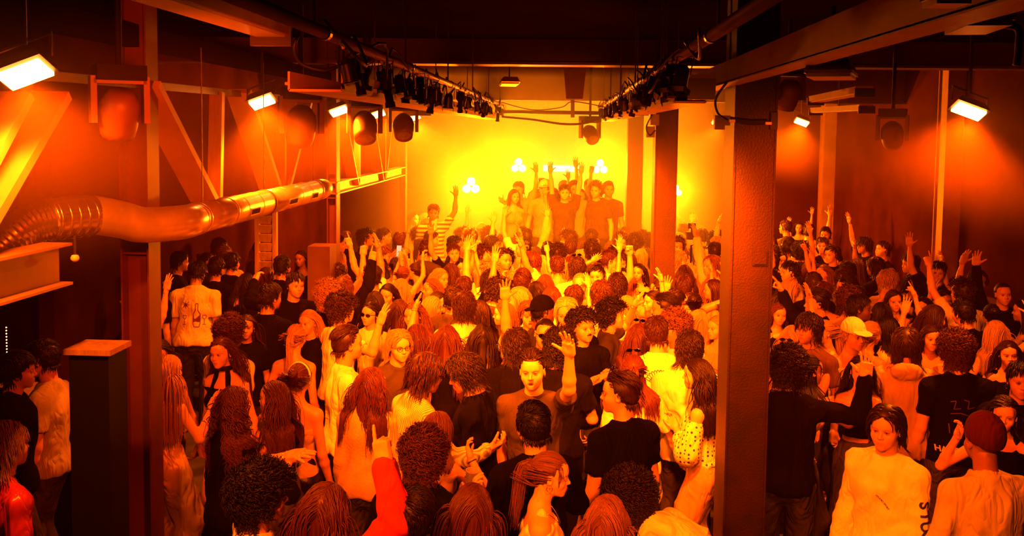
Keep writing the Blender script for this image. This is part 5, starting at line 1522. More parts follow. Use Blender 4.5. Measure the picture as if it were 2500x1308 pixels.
P_(1322, 758, 75, m, 'short', 'black', 'tee', 'dgrey', 'down', 'down', 'dark man in profile between the laughing face and the pale blond man', skin='brown', hat='capback', hatc='black')
P_(1924, 900, 12, m, 'curly', 'dark', 'long', 'black', 'down', 'wave', 'curly dark-haired man in a dark sweater and jeans just right of the wide column', h=1.86, bmat='denim', bc='blue')
P_(1978, 905, 80, f, 'halfup', 'dark', 'tank', 'cream', 'down', 'phone', 'woman in profile holding a phone level in front of the dark sweater', item='phoner', h=1.68, mouth='smile')
P_(2102, 907, 195, f, 'wavy', 'dark', 'crop', 'black', 'down', 'wave', 'laughing curly-haired woman facing us in a black crop top and jeans', mouth='open', ear=1, bmat='denim', bc='denim', hpitch=8)
P_(2163, 1045, 222, m, 'curtain', 'dark', 'long', 'white', 'across', 'down', 'man in a white long-sleeved shirt with big black letters down the sleeve', skin='tan', h=1.78, studio=1, hpitch=-4, hyaw=10)
P_(2398, 1078, 350, m, '', 'dark', 'long', 'lgrey', 'side', 'side', 'man in a dark cap and pale plain sweatshirt, back turned', hat='beanie', hatc='burg', h=1.80, build=1.12, skin='brown')
P_(2452, 1012, 200, f, 'wavy', 'dark', 'tank', 'black', 'side', 'ear', 'woman with a hand in her dark hair facing us behind the dark cap', ear=1, h=1.66)
P_(2492, 930, 195, m, 'short', 'black', 'tee', 'black', 'down', 'down', 'dim dark-haired head at the right-hand edge of the picture', skin='tan')
P_(2334, 858, 8, m, 'curly', 'auburn', 'tee', 'black', 'down', 'down', 'man with big reddish curls in a black t-shirt lettered across the lower back', h=1.86, hang=1)
P_(2213, 843, 22, m, 'curtain', 'brown', 'hoodie', 'tan', 'down', 'chin', 'man in a thick tan hoodie with its hood down, hand at his chin', h=1.86)
P_(2462, 865, 190, f, 'long', 'brown', 'tank', 'black', 'down', 'down', 'long-haired woman looking down, behind the woman touching her hair')
P_(2405, 806, 350, f, 'long', 'blond', 'tank', 'black', 'side', 'upb', 'woman with long blond hair and a dark top, one arm up by the right-hand wall', tmat='plain')
P_(1893, 865, 20, f, 'long', 'blond', 'tank', 'dgrey', 'down', 'down', 'blond woman with glasses on her head close to the wide column', glass='suntop')
P_(1876, 870, 120, f, 'bob', 'pale', 'tank', 'tan', 'down', 'down')
P_(1972, 803, 232, m, 'mop', 'dark', 'tee', 'brown', 'down', 'down', 'smiling dark tousled young man in a brown t-shirt right of the wide column', mouth='smile', h=1.82)
P_(1945, 830, 20, f, 'long', 'blond', 'tank', 'black', 'down', 'down')
P_(2018, 815, 250, f, 'pony', 'blond', 'tank', 'cream', 'down', 'up')
P_(2073, 816, 160, m, 'short', 'blond', 'tank', 'tan', 'down', 'side', 'young man in a pale bucket-like cap behind the laughing curly-haired woman', hat='cap', hatc='white')
P_(2120, 810, 60, f, 'bun', 'blond', 'tank', 'black', 'down', 'down', 'woman with a blond top knot in the right-hand crowd')
P_(2163, 806, 300, f, 'bob', 'black', 'tee', 'cream', 'cup', 'down', skin='dark', item='phonel')
P_(2281, 778, 70, m, 'long', 'brown', 'tee', 'tan', 'down', 'down', 'long-haired person in a tan t-shirt turned to the right-hand wall')
P_(2274, 826, 190, f, 'bob', 'brown', 'tank', 'tan', 'down', 'mouth', 'woman covering her nose and mouth with a hand behind the tan hoodie')
P_(2001, 742, 262, m, 'quiff', 'dark', 'shirt', 'black', 'down', 'ok', 'man in profile with faded swept hair making a finger sign by his mouth', h=1.84)
P_(2089, 752, 100, m, 'short', 'black', 'tee', 'black', 'down', 'down', skin='dark')
P_(2065, 705, 268, m, 'quiff', 'black', 'tee', 'dgrey', 'down', 'down', skin='tan')
P_(1931, 703, 85, f, 'long', 'blond', 'off', 'cream', 'down', 'chin', 'laughing blond woman with sunglasses pushed up, bare shoulder, right of the wide column', glass='suntop', mouth='open')
P_(1985, 694, 350, m, 'short', 'brown', 'tee', 'black', 'down', 'down')
P_(1887, 684, 300, f, 'curlylong', 'dark', 'tank', 'black', 'down', 'down')
P_(1917, 661, 262, m, 'short', 'black', 'tee', 'cream', 'down', 'down')
P_(1974, 661, 10, f, 'bob', 'auburn', 'tank', 'black', 'down', 'mouth')
P_(1887, 621, 340, m, 'short', 'dark', 'tee', 'cream', 'down', 'down')
P_(1909, 636, 170, f, 'wavy', 'dark', 'tank', 'black', 'down', 'down')
P_(1921, 606, 15, m, 'short', 'dark', 'shirt', 'tan', 'down', 'down')
P_(1951, 614, 350, m, 'curly', 'black', 'tee', 'dgrey', 'down', 'chest')
P_(1877, 559, 30, f, 'wavy', 'dark', 'tank', 'black', 'down', 'upb')
P_(1917, 556, 300, m, 'short', 'brown', 'tee', 'dgrey', 'down', 'down')
P_(1951, 556, 200, f, 'wavy', 'brown', 'tank', 'black', 'up', 'down')
P_(1975, 566, 10, m, 'short', 'dark', 'tee', 'black', 'down', 'up')
P_(2015, 574, 210, m, 'short', 'dark', 'tee', 'black', 'down', 'down')
P_(1985, 596, 190, f, 'long', 'brown', 'tank', 'black', 'down', 'down')
P_(2008, 600, 200, m, 'short', 'brown', 'tank', 'tan', 'down', 'down')
P_(2030, 622, 235, m, 'short', 'dark', 'tee', 'black', 'clap', 'up')
P_(2109, 600, 250, m, 'mop', 'dark', 'tee', 'black', 'down', 'up')
P_(2155, 611, 255, m, 'short', 'brown', 'tee', 'black', 'down', 'wavein', hpitch=15)
P_(2089, 652, 300, f, 'long', 'brown', 'tank', 'black', 'mouth', 'down')
P_(2068, 664, 330, m, 'short', 'black', 'tee', 'dgrey', 'down', 'down')
P_(2136, 652, 320, m, 'curtain', 'dark', 'tee', 'black', 'down', 'down')
P_(2166, 703, 262, f, 'long', 'blond', 'tank', 'black', 'down', 'down', 'blond woman in profile gazing at the stage from the dim right-hand crowd', hpitch=10)
P_(2190, 737, 185, f, 'bob', 'brown', 'cami', 'tan', 'down', 'down', 'round-faced woman in a strappy top facing us among the dim right-hand crowd')
P_(2223, 645, 262, m, 'short', 'dark', 'tee', 'black', 'clap', 'down')
P_(2237, 683, 190, f, 'wavy', 'black', 'tank', 'black', 'down', 'down', skin='tan')
P_(2247, 750, 235, f, 'wavy', 'black', 'tank', 'black', 'down', 'down', skin='tan')
P_(2307, 733, 178, f, 'bob', 'dark', 'tank', 'black', 'down', 'out')
P_(2341, 703, 262, f, 'curly', 'dark', 'tank', 'dgrey', 'down', 'up')
P_(2449, 718, 182, m, 'buzz', 'brown', 'shirt', 'black', 'out', 'up', 'man in an open dark shirt facing us with both hands spread, by the right-hand wall', build=1.05)
P_(2498, 760, 300, f, 'long', 'dark', 'tank', 'black', 'clap', 'clap')
P_(2375, 770, 330, m, 'short', 'black', 'tee', 'black', 'down', 'down')
P_(2420, 770, 10, f, 'bun', 'dark', 'tank', 'black', 'down', 'down')
P_(2290, 665, 200, m, 'short', 'dark', 'tee', 'black', 'down', 'up')
# ---- left bay beyond the truss
P_(385, 633, 85, f, 'bun', 'dark', 'long', 'black', 'down', 'down', 'woman in profile with pinned dark hair in the dim left-hand bay', ear=1)
P_(470, 606, 80, m, 'short', 'dark', 'shirt', 'black', 'down', 'down')
P_(481, 668, 348, m, 'short', 'black', 'loose', 'cream', 'down', 'down', 'man in a pale t-shirt printed with a star, a bottle and wine glasses', h=1.86, lean=10, hpitch=-18, starp=1, skin='tan')
P_(528, 655, 10, m, 'short', 'black', 'tee', 'black', 'down', 'down')
P_(545, 628, 300, m, 'short', 'light', 'tee', 'lgrey', 'down', 'side')
P_(634, 612, 20, f, 'wavy', 'light', 'long', 'dgrey', 'down', 'down', 'long wavy-haired person in a dark beanie beside the louvred wooden panel', hat='beanie', hatc='black')
P_(651, 678, 20, f, 'vlong', 'auburn', 'tank', 'tan', 'down', 'down')
P_(600, 690, 340, f, 'wavy', 'dark', 'tank', 'black', 'down', 'down')
P_(568, 640, 15, m, 'short', 'black', 'tee', 'black', 'down', 'down')
P_(430, 640, 60, m, 'short', 'black', 'tee', 'black', 'cup', 'down')
P_(358, 688, 340, m, 'short', 'black', 'tee', 'black', 'down', 'down', 'dim man in a black t-shirt with small pale lettering beside the steel column', oled=1)
P_(347, 782, 20, f, 'long', 'auburn', 'tank', 'tan', 'down', 'up')
P_(645, 730, 18, m, 'short', 'dark', 'tee', 'black', 'down', 'down', 'short-haired man in a black t-shirt standing before the man holding his forehead', h=1.86, hyaw=-20)
P_(721, 697, 140, m, 'short', 'dark', 'long', 'black', 'cup', 'head', 'grinning man in a black sweater holding his forehead and a cup', item='cupl', mouth='smile', h=1.84, rollr=-90)
P_(616, 794, 165, f, 'long', 'brown', 'tee', 'black', 'down', 'cup', 'serious long-haired woman in black holding a plastic cup', item='cupr', ear=1)
P_(753, 790, 200, f, 'long', 'blond', 'tee', 'black', 'down', 'down', 'blond woman looking over a bare-backed friend', ear=1)
P_(724, 825, 5, f, 'pony', 'blond', 'cami', 'black', 'side', 'down', 'woman with a blond ponytail and a bare back, thin strap across the shoulder')
P_(564, 815, 20, m, 'curly', 'auburn', 'tee', 'cream', 'down', 'down', 'reddish-haired person in a pale yellow top behind the halter top')
P_(735, 632, 200, f, 'long', 'brown', 'tank', 'black', 'down', 'down')
P_(690, 650, 20, m, 'short', 'black', 'tee', 'black', 'down', 'down')
# ---- the middle of the floor, from the column at the duct end rightwards
P_(825, 597, 85, m, 'short', 'dark', 'tee', 'dgrey', 'down', 'down')
P_(851, 582, 20, m, 'buzz', 'light', 'tee', 'black', 'down', 'down')
P_(899, 580, 80, m, 'curly', 'dark', 'tee', 'black', 'down', 'down')
P_(928, 580, 88, m, 'short', 'brown', 'shirt', 'tan', 'mouth', 'down')
P_(977, 587, 10, m, 'curtain', 'brown', 'tee', 'black', 'down', 'down')
P_(1018, 575, 80, m, 'short', 'dark', 'tee', 'cream', 'down', 'down')
P_(1028, 601, 110, f, 'wavy', 'dark', 'tank', 'tan', 'down', 'down')
P_(1053, 584, 85, m, 'short', 'black', 'long', 'cream', 'up', 'down')
P_(1131, 578, 60, m, 'curly', 'dark', 'tee', 'white', 'down', 'down')
P_(1108, 618, 170, m, 'short', 'brown', 'tee', 'black', 'down', 'up', 'smiling short-haired man facing us in a black t-shirt, hand raised, before the haze', mouth='smile')
P_(1131, 653, 175, f, 'long', 'black', 'tank', 'black', 'down', 'down', 'woman with closed eyes and black hair in the middle of the floor')
P_(1076, 680, 125, f, 'wavy', 'blond', 'cami', 'tan', 'down', 'down', 'fair wavy-haired woman gazing to the side in the middle of the floor', h=1.70)
P_(973, 628, 10, f, 'long', 'blond', 'tank', 'white', 'down', 'down')
P_(927, 649, 15, f, 'long', 'brown', 'tank', 'tan', 'down', 'down')
P_(957, 650, 350, f, 'pony', 'dark', 'tank', 'black', 'down', 'upf')
P_(938, 626, 100, m, 'short', 'light', 'tee', 'dgrey', 'down', 'down')
P_(830, 636, 10, f, 'long', 'blond', 'tank', 'cream', 'down', 'down')
P_(801, 645, 30, m, 'curly', 'black', 'tee', 'black', 'down', 'down')
P_(818, 676, 25, m, 'curly', 'brown', 'tank', 'cream', 'down', 'fist', 'curly brown head with a bare arm and fist thrust up beside it', hv=1)
P_(915, 678, 275, m, 'quiff', 'dark', 'tee', 'white', 'down', 'up', 'man in profile in a white t-shirt waving one spread hand high')
P_(838, 706, 10, m, 'mop', 'light', 'long', 'black', 'down', 'point')
P_(801, 724, 12, m, 'curly', 'blond', 'long', 'black', 'down', 'down', 'man with blond curls and a black sweater near the bare-backed woman', h=1.84)
P_(835, 754, 45, m, 'curly', 'brown', 'tee', 'white', 'down', 'wave', 'curly brown-haired man in a white top with a bright raised hand', h=1.84)
P_(850, 840, 60, m, 'quiff', 'brown', 'tee', 'white', 'down', 'down', 'man in profile with swept brown hair and a large bright white t-shirt', h=1.84, shirtp=1)
P_(904, 766, 205, f, 'wavy', 'dark', 'tee', 'cream', 'down', 'down', 'woman in black sunglasses and a pale t-shirt facing us', glass='sun', h=1.70)
P_(945, 715, 195, f, 'long', 'black', 'tank', 'cream', 'down', 'down', hpitch=-8)
P_(915, 738, 350, f, 'bob', 'dark', 'tank', 'black', 'down', 'down')
P_(975, 758, 8, f, 'vlong', 'brown', 'tank', 'black', 'down', 'down')
P_(1008, 770, 200, f, 'wavy', 'light', 'tank', 'tan', 'chin', 'down', 'smiling woman with long light hair and an earring beside the sunglasses woman', mouth='smile', ear=1, h=1.72)
P_(1058, 752, 85, f, 'bob', 'blond', 'tank', 'cream', 'chin', 'down')
P_(1073, 738, 100, f, 'long', 'black', 'tank', 'tan', 'down', 'down')
P_(970, 708, 5, f, 'long', 'blond', 'tank', 'cream', 'down', 'down')
P_(985, 672, 15, f, 'bun', 'light', 'tank', 'tan', 'phoneup', 'phoneup', 'woman holding a phone up with both hands to film the stage', item='phonel')
P_(1140, 702, 15, m, 'short', 'brown', 'tee', 'black', 'down', 'up')
P_(1133, 748, 2, m, 'mop', 'brown', 'tee', 'white', 'down', 'down', 'man with a brown bowl cut and a white t-shirt lettered on the back', h=1.86, bat=1)
P_(1108, 728, 30, m, 'short', 'dark', 'tee', 'dgrey', 'down', 'down')
P_(1087, 822, 5, f, 'vlong', 'auburn', 'tank', 'black', 'down', 'down')
P_(1180, 822, 8, f, 'vlong', 'dark', 'cami', 'white', 'down', 'down')
P_(1023, 826, 20, f, 'long', 'auburn', 'tank', 'black', 'upf', 'down', 'dark-haired woman in a black top with a bright bare forearm raised', bandc='gold', band='l', rolll=40)
P_(975, 845, 150, m, 'curtain', 'blond', 'tee', 'dgrey', 'down', 'chin', glass='clear')
P_(1170, 760, 285, f, 'long', 'dark', 'tank', 'cream', 'down', 'down')
P_(1101, 664, 10, f, 'wavy', 'brown', 'tank', 'tan', 'down', 'up')
P_(1198, 596, 70, m, 'mop', 'black', 'tee', 'black', 'down', 'down', 'black-haired man in profile in a black t-shirt against the bright haze')
P_(1222, 587, 10, f, 'bun', 'dark', 'tank', 'tan', 'down', 'down')
P_(1177, 565, 15, m, 'short', 'brown', 'tee', 'cream', 'up', 'down', hat='cap', hatc='tan')
P_(1191, 578, 350, m, 'curly', 'brown', 'tee', 'tan', 'down', 'down')
P_(1276, 575, 15, m, 'short', 'dark', 'tee', 'white', 'up', 'down', 'dark short head with one long bare arm stretched up into the haze')
P_(1228, 634, 135, m, 'quiff', 'dark', 'tank', 'black', 'down', 'down', 'man with swept dark hair and a black tank top turned sideways', h=1.84)
P_(1283, 612, 280, m, 'quiff', 'dark', 'tee', 'cream', 'down', 'down', lean=10)
P_(1290, 637, 350, f, 'bob', 'blond', 'tank', 'white', 'ok', 'down')
P_(1322, 644, 3, f, 'long', 'pale', 'tank', 'white', 'down', 'down', 'woman with long very pale blond hair in the middle of the floor, back turned')
P_(1308, 620, 10, f, 'long', 'brown', 'tank', 'tan', 'down', 'down')
P_(1338, 614, 355, m, 'short', 'dark', 'tee', 'dgrey', 'down', 'down')
P_(1363, 620, 10, m, 'curly', 'dark', 'tee', 'white', 'down', 'chest')
P_(1361, 651, 2, m, 'short', 'brown', 'tee', 'tan', 'down', 'down')
P_(1409, 655, 5, m, 'mop', 'dark', 'tee', 'white', 'down', 'down', 'thick dark head with sunglasses pushed up, in the middle of the floor', glass='suntop', h=1.82)
P_(1386, 586, 280, m, 'curly', 'brown', 'tee', 'cream', 'down', 'down')
P_(1393, 608, 10, m, 'short', 'brown', 'tee', 'tan', 'down', 'down')
P_(1384, 638, 290, f, 'long', 'auburn', 'tank', 'tan', 'down', 'down')
P_(1421, 572, 5, f, 'bob', 'dark', 'tank', 'tan', 'up', 'up')
P_(1427, 597, 10, f, 'long', 'brown', 'tank', 'white', 'down', 'down')
P_(1450, 592, 350, f, 'bob', 'blond', 'tank', 'cream', 'phone', 'phone', item='phoner')
P_(1446, 612, 5, m, 'curly', 'dark', 'tee', 'dgrey', 'down', 'down')
P_(1457, 668, 352, f, 'bob', 'blond', 'tank', 'white', 'over', 'up', 'blond woman in a white top with sunglasses on her head and both arms up', glass='suntop', h=1.72)
P_(1492, 634, 85, m, 'short', 'brown', 'tee', 'cream', 'down', 'down')
P_(1510, 642, 170, m, 'short', 'dark', 'tee', 'dgrey', 'down', 'down', hpitch=-12)
P_(1518, 594, 165, m, 'curly', 'brown', 'tee', 'tan', 'down', 'down', 'curly-haired man facing us left of the middle column')
P_(1274, 688, 5, m, 'short', 'brown', 'tee', 'white', 'down', 'down', 'short brown-haired man in a big white t-shirt, back turned, mid floor', h=1.86)
P_(1308, 712, 350, f, 'long', 'dark', 'tank', 'black', 'down', 'down')
P_(1331, 693, 5, f, 'long', 'auburn', 'tank', 'tan', 'down', 'down')
P_(1348, 725, 10, f, 'long', 'auburn', 'tank', 'tan', 'down', 'down')
P_(1188, 692, 20, m, 'mop', 'dark', 'tee', 'white', 'up', 'down')
P_(1175, 625, 100, m, 'curly', 'brown', 'tee', 'tan', 'down', 'down')
P_(1214, 716, 60, m, 'curly', 'dark', 'tee', 'dgrey', 'down', 'down', hpitch=-20)
P_(1251, 738, 275, m, 'bob', 'blond', 'tee', 'white', 'down', 'down')
P_(1407, 728, 5, m, 'short', 'brown', 'tee', 'cream', 'down', 'down', h=1.82)
P_(1462, 722, 340, m, 'mop', 'brown', 'tee', 'white', 'down', 'down', 'brown mop-haired man in a white t-shirt looking aside, mid floor', h=1.84)
P_(1416, 695, 180, m, 'buzz', 'blond', 'tee', 'white', 'down', 'down', 'person half hidden behind pale glasses and a white top, facing us', glass='clear')
P_(1496, 770, 95, m, 'curly', 'black', 'tee', 'dgrey', 'wavein', 'down', 'curly black-haired man in profile with his bare elbow lifted', bandc='gold', band='l', h=1.80)
P_(1485, 588, 5, f, 'long', 'brown', 'tank', 'tan', 'wavein', 'down')
P_(1526, 572, 10, m, 'short', 'dark', 'tee', 'tan', 'down', 'down')
P_(1554, 560, 5, m, 'short', 'dark', 'tee', 'white', 'down', 'down')
P_(1533, 553, 170, m, 'curtain', 'blond', 'tee', 'cream', 'down', 'down')
P_(1550, 592, 15, m, 'curly', 'dark', 'tee', 'black', 'down', 'down')
P_(1571, 592, 5, f, 'curlylong', 'blond', 'tank', 'cream', 'down', 'down')
P_(1503, 628, 165, m, 'curly', 'dark', 'tee', 'tan', 'down', 'down')
P_(1540, 634, 20, f, 'bob', 'brown', 'tank', 'cream', 'wavein', 'down')
P_(1563, 628, 15, f, 'bob', 'blond', 'tank', 'cream', 'down', 'down')
P_(1558, 665, 195, f, 'long', 'black', 'tank', 'black', 'down', 'wavein', 'woman with long black hair facing us by the middle column', skin='tan', ear=1)
P_(1508, 697, 10, m, 'mop', 'dark', 'tee', 'tan', 'down', 'wave')
P_(1558, 697, 5, f, 'pony', 'light', 'tank', 'cream', 'down', 'down')
P_(1618, 668, 280, m, 'quiff', 'light', 'tee', 'cream', 'down', 'down', 'man in profile with swept fair hair just below the middle column')
P_(1607, 702, 285, f, 'pony', 'dark', 'tank', 'cream', 'mouth', 'down', glass='suntop')
P_(1593, 736, 250, f, 'bob', 'dark', 'tank', 'cream', 'up', 'down', mouth='smile')
P_(1620, 754, 280, m, 'quiff', 'dark', 'tee', 'cream', 'down', 'down', 'bearded man in profile with a dark quiff, below the middle column', h=1.86, moust=2)
P_(1657, 744, 60, m, 'short', 'dark', 'shirt', 'cream', 'down', 'down', 'man with glasses in a pale shirt, below and right of the middle column', glass='clear')
P_(1673, 700, 20, m, 'short', 'brown', 'tank', 'white', 'down', 'upb', 'short-haired man in a white vest with a long bare arm stretched towards the wide column')
P_(1666, 665, 10, f, 'long', 'brown', 'tank', 'cream', 'down', 'ok')
P_(1666, 637, 110, m, 'curtain', 'blond', 'tee', 'cream', 'down', 'down', 'blond smiling man between the middle and wide columns', mouth='smile')
P_(1655, 588, 250, m, 'curtain', 'pale', 'tee', 'cream', 'down', 'down', 'pale blond person in dark wraparound glasses right of the middle column', glass='sun')
P_(1668, 565, 10, m, 'short', 'dark', 'tee', 'tan', 'down', 'down')
P_(1692, 528, 200, m, 'short', 'brown', 'tee', 'dgrey', 'down', 'up')
P_(1714, 578, 5, m, 'short', 'dark', 'tee', 'dgrey', 'down', 'down')
P_(1742, 587, 10, f, 'bob', 'brown', 'tank', 'tan', 'down', 'up')
P_(1745, 615, 5, m, 'short', 'dark', 'tee', 'tan', 'down', 'down')
P_(1730, 655, 10, f, 'long', 'blond', 'cami', 'white', 'down', 'phone', item='phoner')
P_(1735, 700, 350, f, 'long', 'light', 'cami', 'white', 'down', 'down')
P_(1703, 783, 5, f, 'long', 'blond', 'tank', 'cream', 'down', 'down', 'woman with long streaked blond hair behind the dark tousled white shirt', hv=1)
P_(1743, 798, 235, f, 'bob', 'blond', 'tank', 'tan', 'down', 'down')
P_(1531, 748, 15, f, 'long', 'blond', 'cami', 'tan', 'down', 'down')
P_(1558, 822, 5, f, 'long', 'auburn', 'tank', 'white', 'down', 'down', glass='suntop')
P_(1643, 803, 250, m, 'curly', 'light', 'tee', 'white', 'down', 'down', 'fair curly-haired man in sunglasses beside the seashell print', glass='sun', h=1.84)
P_(1697, 742, 15, f, 'bun', 'dark', 'tank', 'black', 'down', 'down')
P_(1040, 553, 200, m, 'short', 'dark', 'tee', 'tan', 'down', 'down')
P_(1058, 520, 170, m, 'short', 'brown', 'tee', 'cream', 'up', 'down', 'person in a broadly striped t-shirt standing left of the haze', tmat='stripe', z=.35)
P_(1010, 535, 120, f, 'long', 'brown', 'tank', 'dgrey', 'down', 'down', z=.2)
P_(1040, 535, 100, f, 'long', 'blond', 'tank', 'tan', 'down', 'down', z=.2)
# ---- on the stage
for (px, py, fc, sx, hr, hc_, tp_, tc_, a1, a2, lab) in (
        (1385, 478, 180, m, 'short', 'dark', 'tee', 'dgrey', 'upst', 'upst', 'person on stage under the lit sign holding a phone overhead with both arms'),
        (1372, 512, 175, m, 'short', 'blond', 'tee', 'cream', 'out', 'out', 'person on stage in a pale t-shirt leaning out with both arms spread'),
        (1445, 492, 188, m, 'short', 'dark', 'tank', 'dgrey', 'down', 'upst', 'person on stage in a dark vest with one bare arm straight up'),
        (1282, 520, 170, m, 'short', 'brown', 'shirt', 'cream', 'down', 'out', 'person on stage in a loose striped shirt below the faint light strip'),
        (1322, 488, 190, m, 'capless', 'dark', 'tee', 'tan', 'down', 'down', 'hazy person on stage in a pale cap'),
        (1300, 498, 165, f, 'long', 'light', 'tank', 'tan', 'down', 'down', None), (1350, 500, 200, f, 'bob', 'brown', 'tank', 'tan', 'up', 'down', None),
        (1410, 500, 170, m, 'short', 'dark', 'tee', 'tan', 'down', 'wave', None), (1425, 512, 190, f, 'wavy', 'dark', 'tank', 'tan', 'down', 'down', None),
        (1475, 505, 200, m, 'curly', 'dark', 'tee', 'dgrey', 'down', 'down', None), (1505, 492, 175, m, 'short', 'black', 'tee', 'dgrey', 'down', 'fist', None),
        (1250, 505, 160, f, 'bob', 'dark', 'tank', 'tan', 'down', 'down', None), (1230, 512, 190, m, 'short', 'brown', 'tee', 'tan', 'up', 'down', None)):
    P_(px, py, fc, sx, 'short' if hr == 'capless' else hr, hc_, tp_, tc_, a1, a2, lab, z=0.70, stage=1, hat='cap' if hr == 'capless' else None, hatc='white', tmat='stripe' if 'striped' in (lab or '') else 'plain')

# ---- landmarks used when a label has to say where somebody stands
LM = [(300, 800, 'the reddish steel column'), (1805, 700, 'the wide dark column'), (1617, 560, 'the middle column'), (806, 560, 'the steel column at the duct end'),
      (1540, 480, 'the hazy stage column'), (775, 650, 'the tall dark cabinet'), (1150, 455, 'the lowest blinder'), (2290, 560, 'the pilaster on the far wall'), (2010, 540, 'the deeper wall pilaster'),
      (990, 560, 'the slim column by the haze'), (1370, 470, 'the lit sign'), (650, 590, 'the louvred panel')]
TOPW = {'tee': 't-shirt', 'long': 'sweater', 'hoodie': 'hoodie', 'shirt': 'shirt', 'jacket': 'jacket', 'tank': 'sleeveless top', 'crop': 'crop top', 'halter': 'halter top', 'off': 'off-shoulder top', 'cami': 'strappy top', 'loose': 't-shirt', 'dress': 'dress'}
TCW = {'white': 'white', 'cream': 'cream', 'black': 'black', 'grey': 'grey', 'lgrey': 'pale grey', 'dgrey': 'dark grey', 'tan': 'tan', 'sand': 'sandy', 'red': 'red', 'brown': 'brown', 'burg': 'dark red'}
def view_word(sp):
    fc = (sp['face'] + 0) % 360
    return 'back turned' if fc < 38 or fc > 322 else ('facing us' if 142 < fc < 218 else 'in profile')
def arm_word(sp):
    u = [a for a in (sp['arml'], sp['armr']) if a in ('up', 'upst', 'upb', 'upf', 'point', 'fist', 'over', 'wave', 'phoneup', 'horns')]
    return ('both arms up' if len(u) > 1 else 'one arm up') if u else None
used = set()
def auto_label(px, py, sp):
    base = f"{HCW[sp['hc']]} {sp['hair'] and HAIRW.get(sp['hair'], '')} hair".replace('  ', ' ')
    aw = arm_word(sp)
    b = f"{HAIRW.get(sp['hair'], 'covered')} {HCW[sp['hc']]} hair, {TCW[sp['tc']]} {TOPW[sp['top']]}, {view_word(sp)}"
    if aw: b += ', ' + aw
    cands = []
    ref = sorted(((math.hypot((px - a) * .8, (py - c) * 1.3), a, c, n) for a, c, n in LM + NAMED), key=lambda t: t[0])
    for d, a, c, n in ref[:10]:
        if d < 6: continue
        dx, dy = px - a, py - c
        rel = 'behind' if (dy < 0 and abs(dy) * 1.6 > abs(dx)) else ('in front of' if dy > 0 and abs(dy) * 1.6 > abs(dx) else 'beside')
        if any(n == l[2] for l in LM): rel = 'near'
        t = f"{b}, {rel} {n}"
        if len(t.split()) <= 16: cands.append(t)
    for t in cands:
        if t not in used: return t
    t = b
    return t
NAMED = [(414, 905, 'the satin trousers'), (541, 862, 'the halter top'), (481, 668, 'the star print'), (642, 1212, 'the round black hair'), (1042, 912, 'the ribbed sweater'), (1300, 905, 'the grey t-shirt'),
         (1423, 798, 'the moustached man'), (1372, 758, 'the pale blond man'), (1605, 812, 'the seashell print'), (1702, 915, 'the polka dots'), (1924, 900, 'the dark sweater'), (2213, 843, 'the tan hoodie'),
         (904, 766, 'the black sunglasses'), (1133, 748, 'the bowl cut'), (1299, 772, 'the laughing face'), (2102, 907, 'the laughing curly woman'), (2449, 718, 'the open dark shirt'), (721, 697, 'the held forehead'),
         (1228, 634, 'the black tank top'), (1322, 644, 'the very pale hair'), (1274, 688, 'the big white t-shirt'), (1457, 668, 'the raised bare arms'), (1620, 754, 'the bearded profile'), (1076, 680, 'the fair wavy hair'),
         (985, 672, 'the raised phone'), (1409, 655, 'the thick dark head'), (2166, 703, 'the gazing blond woman'), (2001, 742, 'the finger sign'), (1931, 703, 'the laughing blond woman'), (915, 678, 'the waving hand'),
         (1108, 618, 'the smiling black t-shirt'), (1198, 596, 'the black profile'), (1276, 575, 'the stretched arm'), (1655, 588, 'the wraparound glasses'), (1058, 520, 'the broad stripes'), (801, 724, 'the blond curls'),
         (616, 794, 'the serious long-haired woman'), (850, 840, 'the bright white t-shirt'), (2405, 806, 'the blond hair by the wall'), (1518, 594, 'the curly man facing us'), (1462, 722, 'the mop-haired man'), (1008, 770, 'the smiling long hair')]

def ground_for(px, py, sp):
    """where the feet go, so that the head of this height is seen at px, py"""
    k = skeleton(sp) if sp.get('_sk') is None else sp['_sk']; sp['_sk'] = k
    z0 = sp.get('z', 0.0)
    hp_ = at_z(px, py, z0 + k['H'][2])
    a = -R(sp['face']); hx, hy = k['H'][0], k['H'][1]
    ox, oy = hx * math.cos(a) - hy * math.sin(a), hx * math.sin(a) + hy * math.cos(a)
    return hp_.x - ox, hp_.y - oy, hp_
for i, (px, py, sp, lab) in enumerate(L):
    rr = random.Random(i * 17 + 3)
    sp.setdefault('h', (1.66 if sp['f'] else 1.79) + rr.uniform(-.03, .03))
    sp.setdefault('seed', i + 1); sp.setdefault('hv', i % 3)
    sp.setdefault('skin', rr.choice(['fair', 'fair', 'fair', 'tan', 'olive']))
    if sp.get('mouth') == 'open2': sp['mouth'] = 'open'
    sp.setdefault('bot', 'jeans'); sp.setdefault('bc', rr.choice(['dgrey', 'black', 'denim', 'blue']))
    if sp['bc'] in ('denim', 'blue', 'ldenim'): sp.setdefault('bmat', 'denim')
    sp['jit'] = tuple(rr.uniform(-8, 8) for _ in range(4))
    sp.setdefault('htilt', rr.uniform(-6, 6)); sp.setdefault('lean', rr.uniform(0, 6)); sp.setdefault('twist', rr.uniform(-8, 8))
